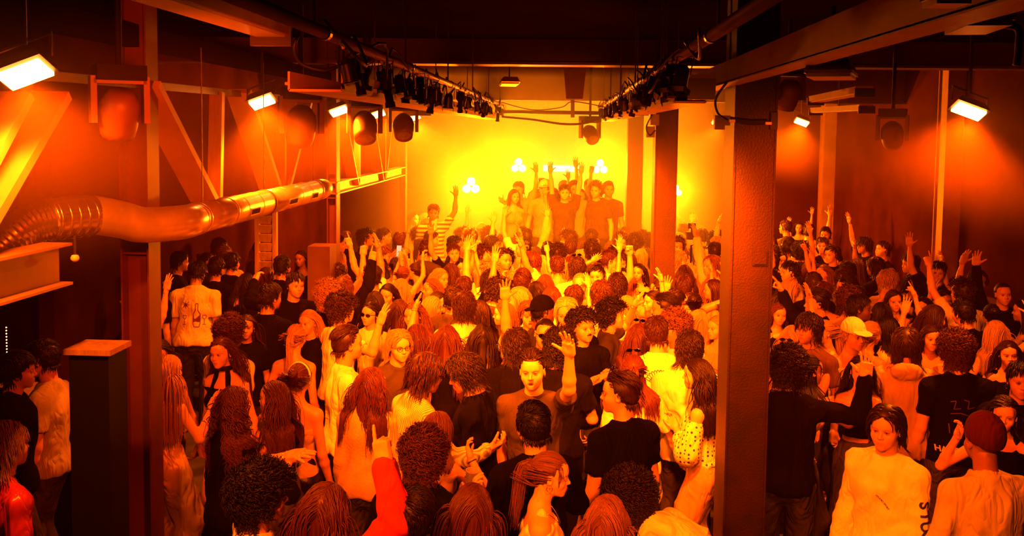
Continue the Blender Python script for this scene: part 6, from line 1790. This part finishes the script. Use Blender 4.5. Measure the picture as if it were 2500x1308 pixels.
# stage people stand at a known depth instead
PL = []
for px, py, sp, lab in L:
    x, y, hp_ = ground_for(px, py, sp)
    if sp.get('stage'):
        # heads are smaller up there: keep the pixel, put the feet on the stage floor, height follows
        y = min(max(y, 15.8), 19.2)
    PL.append([x, y, px, py, sp, lab, hp_])
COLB = ((1.145, 6.17, .115, .17), (1.145, 11.25, .115, .15), (1.145, 16.05, .115, .15), (-2.69, 6.1, .1, .1), (-2.66, 11.2, .06, .1), (-2.65, 16.1, .05, .1))
def clear_columns():
    for p in PL:
        for (cx, cy, hx, hy) in COLB:
            ex, ey = hx + .25, hy + .20
            if abs(p[0] - cx) < ex and abs(p[1] - cy) < ey:
                # step out along the view line first (depth), so the head stays where it is seen
                dy = ey - abs(p[1] - cy); dx = ex - abs(p[0] - cx)
                if dx < .10: p[0] += dx if p[0] > cx else -dx
                else:
                    s_ = 1 if p[1] > cy else -1; f_ = (p[1] + s_ * dy) / p[1]; p[1] *= f_; p[0] *= f_
        p[0] = min(max(p[0], -4.7), 5.05)
# gentle push apart in depth, so that nobody stands inside a neighbour
for it in range(30):
    for i in range(len(PL)):
        for j in range(i + 1, len(PL)):
            a, b = PL[i], PL[j]
            if abs(a[4].get('z', 0) - b[4].get('z', 0)) > .3: continue
            dx, dy = b[0] - a[0], b[1] - a[1]
            if dx * dx + dy * dy < .10:
                s_ = .006 if dy >= 0 else -.006
                w_ = min(a[1], b[1]) / 9
                a[1] -= s_ * w_; b[1] += s_ * w_
                s_ = .002 if dx >= 0 else -.002
                a[0] -= s_; b[0] += s_
    clear_columns()

# ---- fill the gaps of the far crowd with people drawn from a small set of poses
pool_specs = []
rr = random.Random(99)
arms_pool = ['down', 'down', 'down', 'side', 'up', 'upb', 'chest', 'clap', 'wave', 'cup', 'upf', 'fist', 'mouth', 'phone', 'point', 'out']
for i in range(26):
    fem = i % 2 == 0
    al, ar = rr.choice(arms_pool), rr.choice(arms_pool)
    pool_specs.append(dict(f=fem, h=(1.66 if fem else 1.79) + rr.uniform(-.04, .05), top=rr.choice(['tank', 'tank', 'cami', 'tee'] if fem else ['tee', 'tee', 'shirt', 'long', 'tank']), arml=al, armr=ar, bot='jeans', seed=i, lod=2, pool=i, face=0,
                           jit=tuple(rr.uniform(-10, 10) for _ in range(4)), htilt=rr.uniform(-6, 6), lean=rr.uniform(0, 7), hyaw=rr.uniform(-25, 25)))
FILL = []
def blocked(x, y, r):
    for (cx, cy, hx, hy) in ((1.145, 6.17, .115, .17), (1.145, 11.25, .115, .15), (1.145, 16.05, .115, .15), (-2.69, 6.1, .1, .1), (-2.69, 11.2, .1, .1), (-2.69, 16.1, .1, .1), (-4.2, 7.6, .65, .35)):
        if abs(x - cx) < hx + .2 and abs(y - cy) < hy + .2: return True
    for p in PL:
        if (p[0] - x) ** 2 + (p[1] - y) ** 2 < r * r: return True
    for p in FILL:
        if (p[0] - x) ** 2 + (p[1] - y) ** 2 < r * r: return True
    return False
cands = []
for iy in range(60):
    for ix in range(60):
        y = 9.7 + iy * .12 + rr.uniform(-.06, .06); x = -2.3 + ix * .16 + rr.uniform(-.06, .06)
        if x > 5.0 or y > 15.4: continue
        if y > 15.3 - max(0, x - 2.2) * 1.6: continue       # the crowd thins towards the right-hand wall
        if x < -2.0 and y < 10.8: continue
        cands.append((x, y))
cands.sort(key=lambda c: -(abs(c[0] - .3) < 2.6) * 1.0 + rr.uniform(0, 1.2))
MAXP = 298
for x, y in cands:
    if len(PL) + len(FILL) >= MAXP: break
    if blocked(x, y, .40): continue
    FILL.append((x, y))
from bpy_extras.object_utils import world_to_camera_view
def pix(v):
    p = world_to_camera_view(SC, cam, Vector(v)); return p.x * 2500, (1 - p.y) * 1308
bpy.context.view_layer.update()
GR = 'dancers on the crowded floor'
people = []
for x, y, px, py, sp, lab, hp_ in PL:
    sp['lod'] = 0 if y < 7.6 else (1 if y < 11.5 else 2)
    if lab is None: lab = auto_label(px, py, sp)
    used.add(lab)
    o = person(x, y, sp, label=lab, group='people on the stage' if sp.get('stage') else GR, z=sp.get('z', 0.0))
    people.append((o, sp))
for i, (x, y) in enumerate(FILL):
    base = pool_specs[(i * 7) % len(pool_specs)]
    sp = dict(base)
    rr2 = random.Random(i + 500)
    sp['face'] = rr2.choice([rr2.uniform(-25, 25), rr2.uniform(-25, 25), rr2.uniform(-25, 25), rr2.uniform(60, 120), rr2.uniform(240, 300), rr2.uniform(150, 210)])
    sp['hc'] = rr2.choice(['black', 'dark', 'brown', 'brown', 'auburn', 'light', 'blond'])
    sp['hair'] = rr2.choice(['long', 'wavy', 'bob', 'pony', 'long', 'bun', 'vlong'] if sp['f'] else ['short', 'short', 'curly', 'quiff', 'mop', 'curtain']); sp['hv'] = i % 3
    sp['tc'] = rr2.choice(['white', 'black', 'cream', 'tan', 'dgrey', 'black', 'lgrey']); sp['skin'] = rr2.choice(['fair', 'fair', 'tan', 'olive'])
    px, py = pix((x, y, 1.6))
    lab = auto_label(px, py, sp)
    used.add(lab)
    o = person(x, y, sp, label=lab, group=GR)
    people.append((o, sp))
bpy.context.view_layer.update()
# ================================================================ held things and prints
def cup_mesh():
    mb = MB(); mb.lathe([(0.0, 0.0), (.028, 0.0), (.030, .004), (.038, .105), (.040, .107), (.040, .110), (.0365, .110), (.0355, .104), (.0280, .006), (0, .006)], 20)
    return mb
M_CUP, n_, l_, b_ = nt('cup_plastic')
b_.inputs['Base Color'].default_value = (.85, .82, .78, 1); b_.inputs['Roughness'].default_value = .25; b_.inputs['Transmission Weight'].default_value = .45; b_.inputs['IOR'].default_value = 1.15
M_BEER = plain('drink', (.55, .30, .08), .15)
M_SCREEN = emit('phone_screen', (1.0, .45, .25), 1.2, (.05, .05, .05))
def wpt(o, k, nm, v):
    return o.matrix_world @ Vector(k['Wr' + nm] + k['Rw' + nm] @ np.array(v))
ITEM_AT = {}
for o, sp in people:
    it = sp.get('item')
    if not it: continue
    nm = it[-1]; k = sp['_k']; sd = -1 if nm == 'l' else 1
    who = o['label'].split(',')[0]
    g = wpt(o, k, nm, (0, .048, .082))
    if it.startswith('cup'):
        root = empty('plastic_cup', (g.x, g.y, g.z - .055)); root.rotation_euler = (.12, .1, 0)
        cup_mesh().build('cup', M_CUP, root, True)
        MB().lathe([(0, .055), (.0325, .055), (.0295, .012), (0, .012)][::-1], 16).build('drink', M_BEER, root, True)
        short = ' '.join(who.split()[:9])
        tag(root, f"plastic cup of drink held by the {short}", 'cup')
    else:
        root = empty('phone', (g.x, g.y, g.z + .02)); root.rotation_euler = (R(80), 0, o.rotation_euler.z)
        MB().box((0, 0, 0), (.074, .150, .009)).build('body', MG, root)
        MB().box((0, 0, .0052), (.066, .140, .001)).build('screen', M_SCREEN, root)
        short = ' '.join(who.split()[:9])
        tag(root, f"black phone held up by the {short}", 'phone')

# ---- prints: flat lettering and drawings pressed onto the cloth
from mathutils.bvhtree import BVHTree
def cloth_child(o, words_):
    for c in o.children:
        if c.name.split('.')[0] in words_: return c
def press(o, sp, verts2d, faces, name, mat, centre, nrm, up, size, off=.0035, label=None):
    """lay a flat drawing (unit coordinates) on the garment along the direction nrm (in body space)"""
    top = sp['_top']; me = top.data
    bvh = BVHTree.FromPolygons([v.co[:] for v in me.vertices], [p.vertices[:] for p in me.polygons])
    n = Vector(nrm).normalized(); u = Vector(up); u = (u - n * u.dot(n)).normalized(); r = u.cross(n)
    c = Vector(centre)
    out = []
    last = None
    for x, y in verts2d:
        p = c + r * (x * size) + u * (y * size)
        hit = bvh.ray_cast(p + n * .35, -n, .7)
        if hit[0] is not None and (hit[0] - c).length < .5: q = hit[0] + n * off
        else: q = (last if last is not None else p)
        last = q; out.append(q)
    mesh = bpy.data.meshes.new(name); mesh.from_pydata([tuple(v) for v in out], [], faces); mesh.materials.append(mat)
    q = bpy.data.objects.new(name, mesh); COL.objects.link(q); q.parent = top
    if label: q['label'] = label
    return q
def text_mesh(body, extend=0.0, bold=False):
    cu = bpy.data.curves.new('t', 'FONT'); cu.body = body; cu.size = 1; cu.align_x = 'CENTER'; cu.align_y = 'CENTER'; cu.resolution_u = 3
    if bold: cu.offset = .03
    ob = bpy.data.objects.new('t', cu); COL.objects.link(ob)
    bpy.context.view_layer.update()
    me = bpy.data.meshes.new_from_object(ob)
    import bmesh
    bm = bmesh.new(); bm.from_mesh(me); bmesh.ops.triangulate(bm, faces=bm.faces)
    bmesh.ops.subdivide_edges(bm, edges=[e for e in bm.edges if e.calc_length() > .25], cuts=1)
    bmesh.ops.triangulate(bm, faces=bm.faces); bm.to_mesh(me); bm.free()
    vs = [(v.co.x, v.co.y) for v in me.vertices]; fs = [tuple(p.vertices) for p in me.polygons]
    bpy.data.objects.remove(ob); bpy.data.meshes.remove(me)
    return vs, fs
M_INKD = plain('dark_ink', (.015, .012, .012), .6)
M_INKL = plain('pale_ink', (.6, .56, .5), .6)
def poly_tube2d(lines, w_):
    vs, fs = [], []
    for pts in lines:
        for a, b in zip(pts[:-1], pts[1:]):
            dx, dy = b[0] - a[0], b[1] - a[1]; L_ = math.hypot(dx, dy) or 1; nx, ny = -dy / L_ * w_, dx / L_ * w_
            n = max(1, int(L_ / .12))
            for i in range(n):
                p = (a[0] + dx * i / n, a[1] + dy * i / n); q = (a[0] + dx * (i + 1) / n, a[1] + dy * (i + 1) / n)
                k0 = len(vs); vs += [(p[0] + nx, p[1] + ny), (p[0] - nx, p[1] - ny), (q[0] - nx, q[1] - ny), (q[0] + nx, q[1] + ny)]; fs.append((k0, k0 + 1, k0 + 2, k0 + 3))
    return vs, fs
def back(sp, k, z, x=0.0, sgn=-1):
    return tuple(k['P'] + k['Rt'] @ V3(x, sgn * .12, z) * sp['h'] / 1.75), tuple(k['Rt'] @ V3(0, sgn, 0)), tuple(k['Rt'] @ V3(0, 0, 1))
for o, sp in people:
    k = sp['_k']
    if sp.get('bat'):
        c, n, u = back(sp, k, .36, .05)
        press(o, sp, *text_mesh('BAR'), 'lettering', M_INKD, c, n, u, .07)
    if sp.get('oled'):
        c, n, u = back(sp, k, .36)
        press(o, sp, *text_mesh('OLED\nBLOOM'), 'lettering', M_INKL, c, n, u, .055)
    if sp.get('hang'):
        c, n, u = back(sp, k, .04)
        press(o, sp, *text_mesh('HANG ELEVEN', bold=True), 'lettering', M_INKL, c, n, u, .052)
        vs, fs = poly_tube2d([[(-1, 1.2), (-.6, 1.3), (-.7, .6), (-.2, .7)], [(0, 1.4), (.4, 1.3), (.3, .7), (.9, .8)], [(-.9, .2), (-.2, .3), (.5, .1), (1, .3)], [(-1, -.6), (-.9, -1.4)], [(.3, -.3), (.8, -.9)]], .04)
        c, n, u = back(sp, k, .27)
        press(o, sp, vs, fs, 'printed_pattern', plain('faint_ink', (.09, .05, .04), .6), c, n, u, .09)
    if sp.get('shell'):
        lines = []
        for i in range(13):
            a = R(-70 + i * 140 / 12)
            tip = (math.sin(a) * 1.0, math.cos(a) * 1.15)
            lines.append([(0, -.5), (tip[0] * .5, tip[1] * .35 - .1), (tip[0], tip[1] * .8)])
            if i < 12:
                b = R(-70 + (i + .5) * 140 / 12); a2 = R(-70 + (i + 1) * 140 / 12)
                lines.append([(math.sin(a), math.cos(a) * .92), (math.sin(b) * 1.12, math.cos(b) * 1.03), (math.sin(a2), math.cos(a2) * .92)])
        for r_ in (.45, .62, .78): lines.append([(math.sin(R(-66 + i * 12)) * r_, math.cos(R(-66 + i * 12)) * r_ * .92 - .08) for i in range(12)])
        lines.append([(-.25, -.5), (.25, -.5), (.15, -.66), (-.15, -.66), (-.25, -.5)])
        c, n, u = back(sp, k, .33)
        press(o, sp, *poly_tube2d(lines, .028), 'shell_print', M_INKD, c, n, u, .105, label='dark seashell print')
        c, n, u = back(sp, k, .18, .03)
        press(o, sp, *text_mesh('Amsterdam'), 'lettering', M_INKD, c, n, u, .028)
    if sp.get('starp'):
        st = []
        for i in range(16):
            a = math.pi * 2 * i / 16; r_ = 1.0 if i % 2 == 0 else .28
            st.append((math.sin(a) * r_, math.cos(a) * r_))
        vs = [(0, 0)] + st; fs = [(0, 1 + i, 1 + (i + 1) % 16) for i in range(16)]
        c, n, u = back(sp, k, .36, -.065)
        M_INKR = plain('red_ink', (.12, .01, .008), .6)
        press(o, sp, vs, fs, 'star_print', M_INKR, c, n, u, .055, label='dark eight-pointed star print')
        bl = [(-.22, -1.2), (-.30, -.9), (-.30, .0), (-.10, .35), (-.10, .95), (.10, .95), (.10, .35), (.30, .0), (.30, -.9), (.22, -1.2), (-.22, -1.2)]
        vs, fs = poly_tube2d([bl], .035)
        k0 = len(vs); vs += [(-.30, -.15), (.30, -.15), (.30, -.75), (-.30, -.75)]; fs.append((k0 + 3, k0 + 2, k0 + 1, k0))
        c, n, u = back(sp, k, .27, .045)
        press(o, sp, vs, fs, 'bottle_print', M_INKR, c, n, u, .115, label='dark bottle print')
        for x_ in (-.075, .115):
            g = [[(-.3, .9), (-.32, .4), (0, .15), (.32, .4), (.3, .9), (-.3, .9)], [(0, .15), (0, -.8)], [(-.3, -.85), (.3, -.85)]]
            c, n, u = back(sp, k, .21, x_)
            press(o, sp, *poly_tube2d(g, .05), 'glass_print', M_INKR, c, n, u, .055)
    if sp.get('studio'):
        # big letters down the left sleeve, small diagonal line on the chest
        S_, E_, W_ = k['Sl'], k['El'], k['Wrl']
        d = unit(W_ - S_); outw = unit(np.cross(d, V3(0, 1, 0))); 
        outw = unit(k['Rt'] @ V3(-1, .55, 0))
        txt = 'STUDIO'
        for i, ch in enumerate(txt):
            t = .42 + i * .20
            p = S_ + (E_ - S_) * t if t < 1 else E_ + (W_ - E_) * (t - 1)
            dd = unit(E_ - S_) if t < 1 else unit(W_ - E_)
            side_ = -np.cross(dd, outw)
            press(o, sp, *text_mesh(ch, bold=True), 'sleeve_letter', M_INKD, tuple(p), tuple(outw), tuple(side_), .085, off=.004)
        c, n, u = back(sp, k, .30, -.06, 1)
        c = Vector(c); u = (Matrix.Rotation(R(-50), 3, Vector(n)) @ Vector(u))
        press(o, sp, *text_mesh('STUDIO SPORT', bold=True), 'lettering', M_INKD, tuple(c), n, tuple(u), .014)
    if sp.get('shirtp'):
        c, n, u = back(sp, k, .20, .03)
        press(o, sp, *poly_tube2d([[(-1, 1), (1, .8), (.9, -.4), (-.9, -.3), (-1, 1)], [(-.6, .6), (.6, .5)], [(-.6, .2), (.6, .1)]], .03), 'printed_pattern', plain('tan_ink', (.4, .3, .22), .7), c, n, u, .075)
    if sp.get('stitch'):
        c, n, u = back(sp, k, .30, -.05, 1)
        press(o, sp, *text_mesh('studio'), 'lettering', M_INKL, c, n, u, .022)
    # choker, headband, necklace, moustache
    Hm = None
    for ch in o.children:
        if ch.name.startswith('hair'): Hm = ch.matrix_local
    if sp.get('choker'):
        c = k['N'] + (k['H'] - k['N']) * .30
        ring = [Vector(c + k['Rt'] @ V3(.060 * math.cos(a), .064 * math.sin(a) + .004, .004 * math.sin(a))) for a in [i * .3927 for i in range(16)]]
        mb = MB()
        for dz_ in (-.012, -.004, .004, .012): mb.tube([p + Vector((0, 0, dz_)) for p in ring], .006, 6, closed=True)
        mb.build('choker', M_BLACKM, o, True)
    if sp.get('neckl'):
        c = k['N'] + k['Rt'] @ V3(0, .02, -.02)
        ring = [Vector(c + k['Rt'] @ V3(.075 * math.cos(a), .070 * math.sin(a) + .02, -.035 * max(0, math.sin(a)) - .035 * max(0, math.sin(a)) ** 2)) for a in [i * .3142 for i in range(20)]]
        MB().tube(ring, .0022, 5, closed=True).build('necklace', M_GOLD, o, True)
    if sp.get('hb') and Hm is not None:
        q = MB().tube([Vector((.088 * math.cos(a), -.02 + .012 * math.sin(a) * 0, .03 + .100 * math.sin(a))) for a in [math.pi * i / 16 for i in range(17)]], .009, 8).build('headband', M_WHITEP, o, True); q.matrix_local = Hm
    if sp.get('moust') and Hm is not None:
        mb = MB(); mb.tube([Vector((-.026, .082, -.058)), Vector((-.014, .094, -.0465)), Vector((0, .0985, -.0445)), Vector((.014, .094, -.0465)), Vector((.026, .082, -.058))], [.003, .0065, .0075, .0065, .003], 8)
        if sp['moust'] == 2: mb.tube([Vector((-.05, .045, -.06)), Vector((-.034, .075, -.088)), Vector((0, .094, -.098)), Vector((.034, .075, -.088)), Vector((.05, .045, -.06))], [.006, .010, .013, .010, .006], 8)
        q = mb.build('facial_hair', MH, o, True); q.color = (.006, .002, .001, 1); q.matrix_local = Hm
        a = q.data.attributes.new('tint', 'FLOAT_COLOR', 'POINT'); a.data.foreach_set('color', [1.0] * (4 * len(q.data.vertices)))

# a film camera on a stabiliser held over the heads between the columns
p = at_z(1688, 575, 1.95)
vc = empty('video_camera', p); tag(vc, 'black video camera on a handheld stabiliser held over the heads between the two columns', 'camera')
MB().box((0, 0, 0), (.13, .09, .10)).lathe([(0, .0), (.035, 0), (.035, .10), (.04, .12), (0, .12)], 14, Matrix.Translation((0, .04, 0)) @ Matrix.Rotation(R(-90), 4, 'X')).build('body', M_BLACK, vc)
MB().box((0, -.02, .13), (.10, .02, .07)).box((0, -.02, .07), (.02, .02, .05)).build('monitor', M_BLACK, vc)
MB().tube([(.08, 0, 0), (.11, 0, -.06), (.06, 0, -.12), (0, 0, -.13), (0, 0, -.36)], .012, 8).build('stabiliser_arm', M_BLACKM, vc)
# ---------------------------------------------------------------- haze
def haze(name, c, d, dens, label, g=0.25, grad=None, col=(1, 1, 1), tubular=False):
    o = MB().box((0, 0, 0), d).build(name, M_BLACK)
    o.location = c
    m = bpy.data.materials.new(name); m.use_nodes = True
    n = m.node_tree.nodes; n.clear(); l = m.node_tree.links
    out = n.new('ShaderNodeOutputMaterial'); v = n.new('ShaderNodeVolumeScatter')
    v.inputs['Density'].default_value = dens; v.inputs['Anisotropy'].default_value = g; v.inputs['Color'].default_value = (*col, 1)
    l.new(v.outputs[0], out.inputs['Volume'])
    if grad:
        tc = n.new('ShaderNodeTexCoord'); sx = n.new('ShaderNodeSeparateXYZ'); l.new(tc.outputs['Object'], sx.inputs[0])
        def mr(sock, a, b):
            q = n.new('ShaderNodeMapRange'); q.interpolation_type = 'SMOOTHSTEP'
            q.inputs['From Min'].default_value = a; q.inputs['From Max'].default_value = b
            l.new(sock, q.inputs['Value']); return q.outputs[0]
        def mul(a, b):
            q = n.new('ShaderNodeMath'); q.operation = 'MULTIPLY'; l.new(a, q.inputs[0])
            if isinstance(b, float): q.inputs[1].default_value = b
            else: l.new(b, q.inputs[1])
            return q.outputs[0]
        f_ = mul(mr(sx.outputs['Y'], -d[1] / 2, -d[1] / 2 + grad[0]), mr(sx.outputs['X'], d[0] / 2, d[0] / 2 - grad[1]))
        f_ = mul(f_, mr(sx.outputs['X'], -d[0] / 2, -d[0] / 2 + grad[1]))
        l.new(mul(f_, float(dens)), v.inputs['Density'])
    if tubular:      # thickest along its middle line, thinning out on all sides
        tc = n.new('ShaderNodeTexCoord'); mp = n.new('ShaderNodeMapping'); l.new(tc.outputs['Object'], mp.inputs[0])
        mp.inputs['Scale'].default_value = (2 / d[0], 0.0, 2 / d[2])
        ln = n.new('ShaderNodeVectorMath'); ln.operation = 'LENGTH'; l.new(mp.outputs[0], ln.inputs[0])
        q = n.new('ShaderNodeMapRange'); q.interpolation_type = 'SMOOTHSTEP'
        q.inputs['From Min'].default_value = 1.0; q.inputs['From Max'].default_value = 0.0; q.inputs['To Max'].default_value = dens
        l.new(ln.outputs['Value'], q.inputs['Value']); l.new(q.outputs[0], v.inputs['Density'])
    o.data.materials.clear(); o.data.materials.append(m)
    tag(o, label, 'haze', None, 'stuff')
    return o
haze('haze', (0.2, 9.6, 2.15), (12.2, 21.6, 4.28), 0.0016, 'thin theatrical haze hanging in the whole hall', col=(1, 0.25, 0.1))
haze('stage_haze', (-0.2, 16.4, 2.1), (7.0, 8.0, 4.1), 0.15, 'dense bright haze rolling off the stage', grad=(3.4, 2.2))

haze('side_haze', (-2.25, 9.4, 3.25), (1.2, 12.0, 1.4), 0.14, 'haze drifting under the row of floodlights along the truss', col=(1, 0.48, 0.15), tubular=True)  # denser band added and shaped to carry the floodlights' glow
haze('side_haze', (3.05, 10.6, 3.22), (1.4, 11.5, 1.4), 0.13, 'haze drifting under the floodlights on the right-hand side', col=(1, 0.48, 0.15), tubular=True)  # second added band, shaped for the glow of the right-hand floodlights
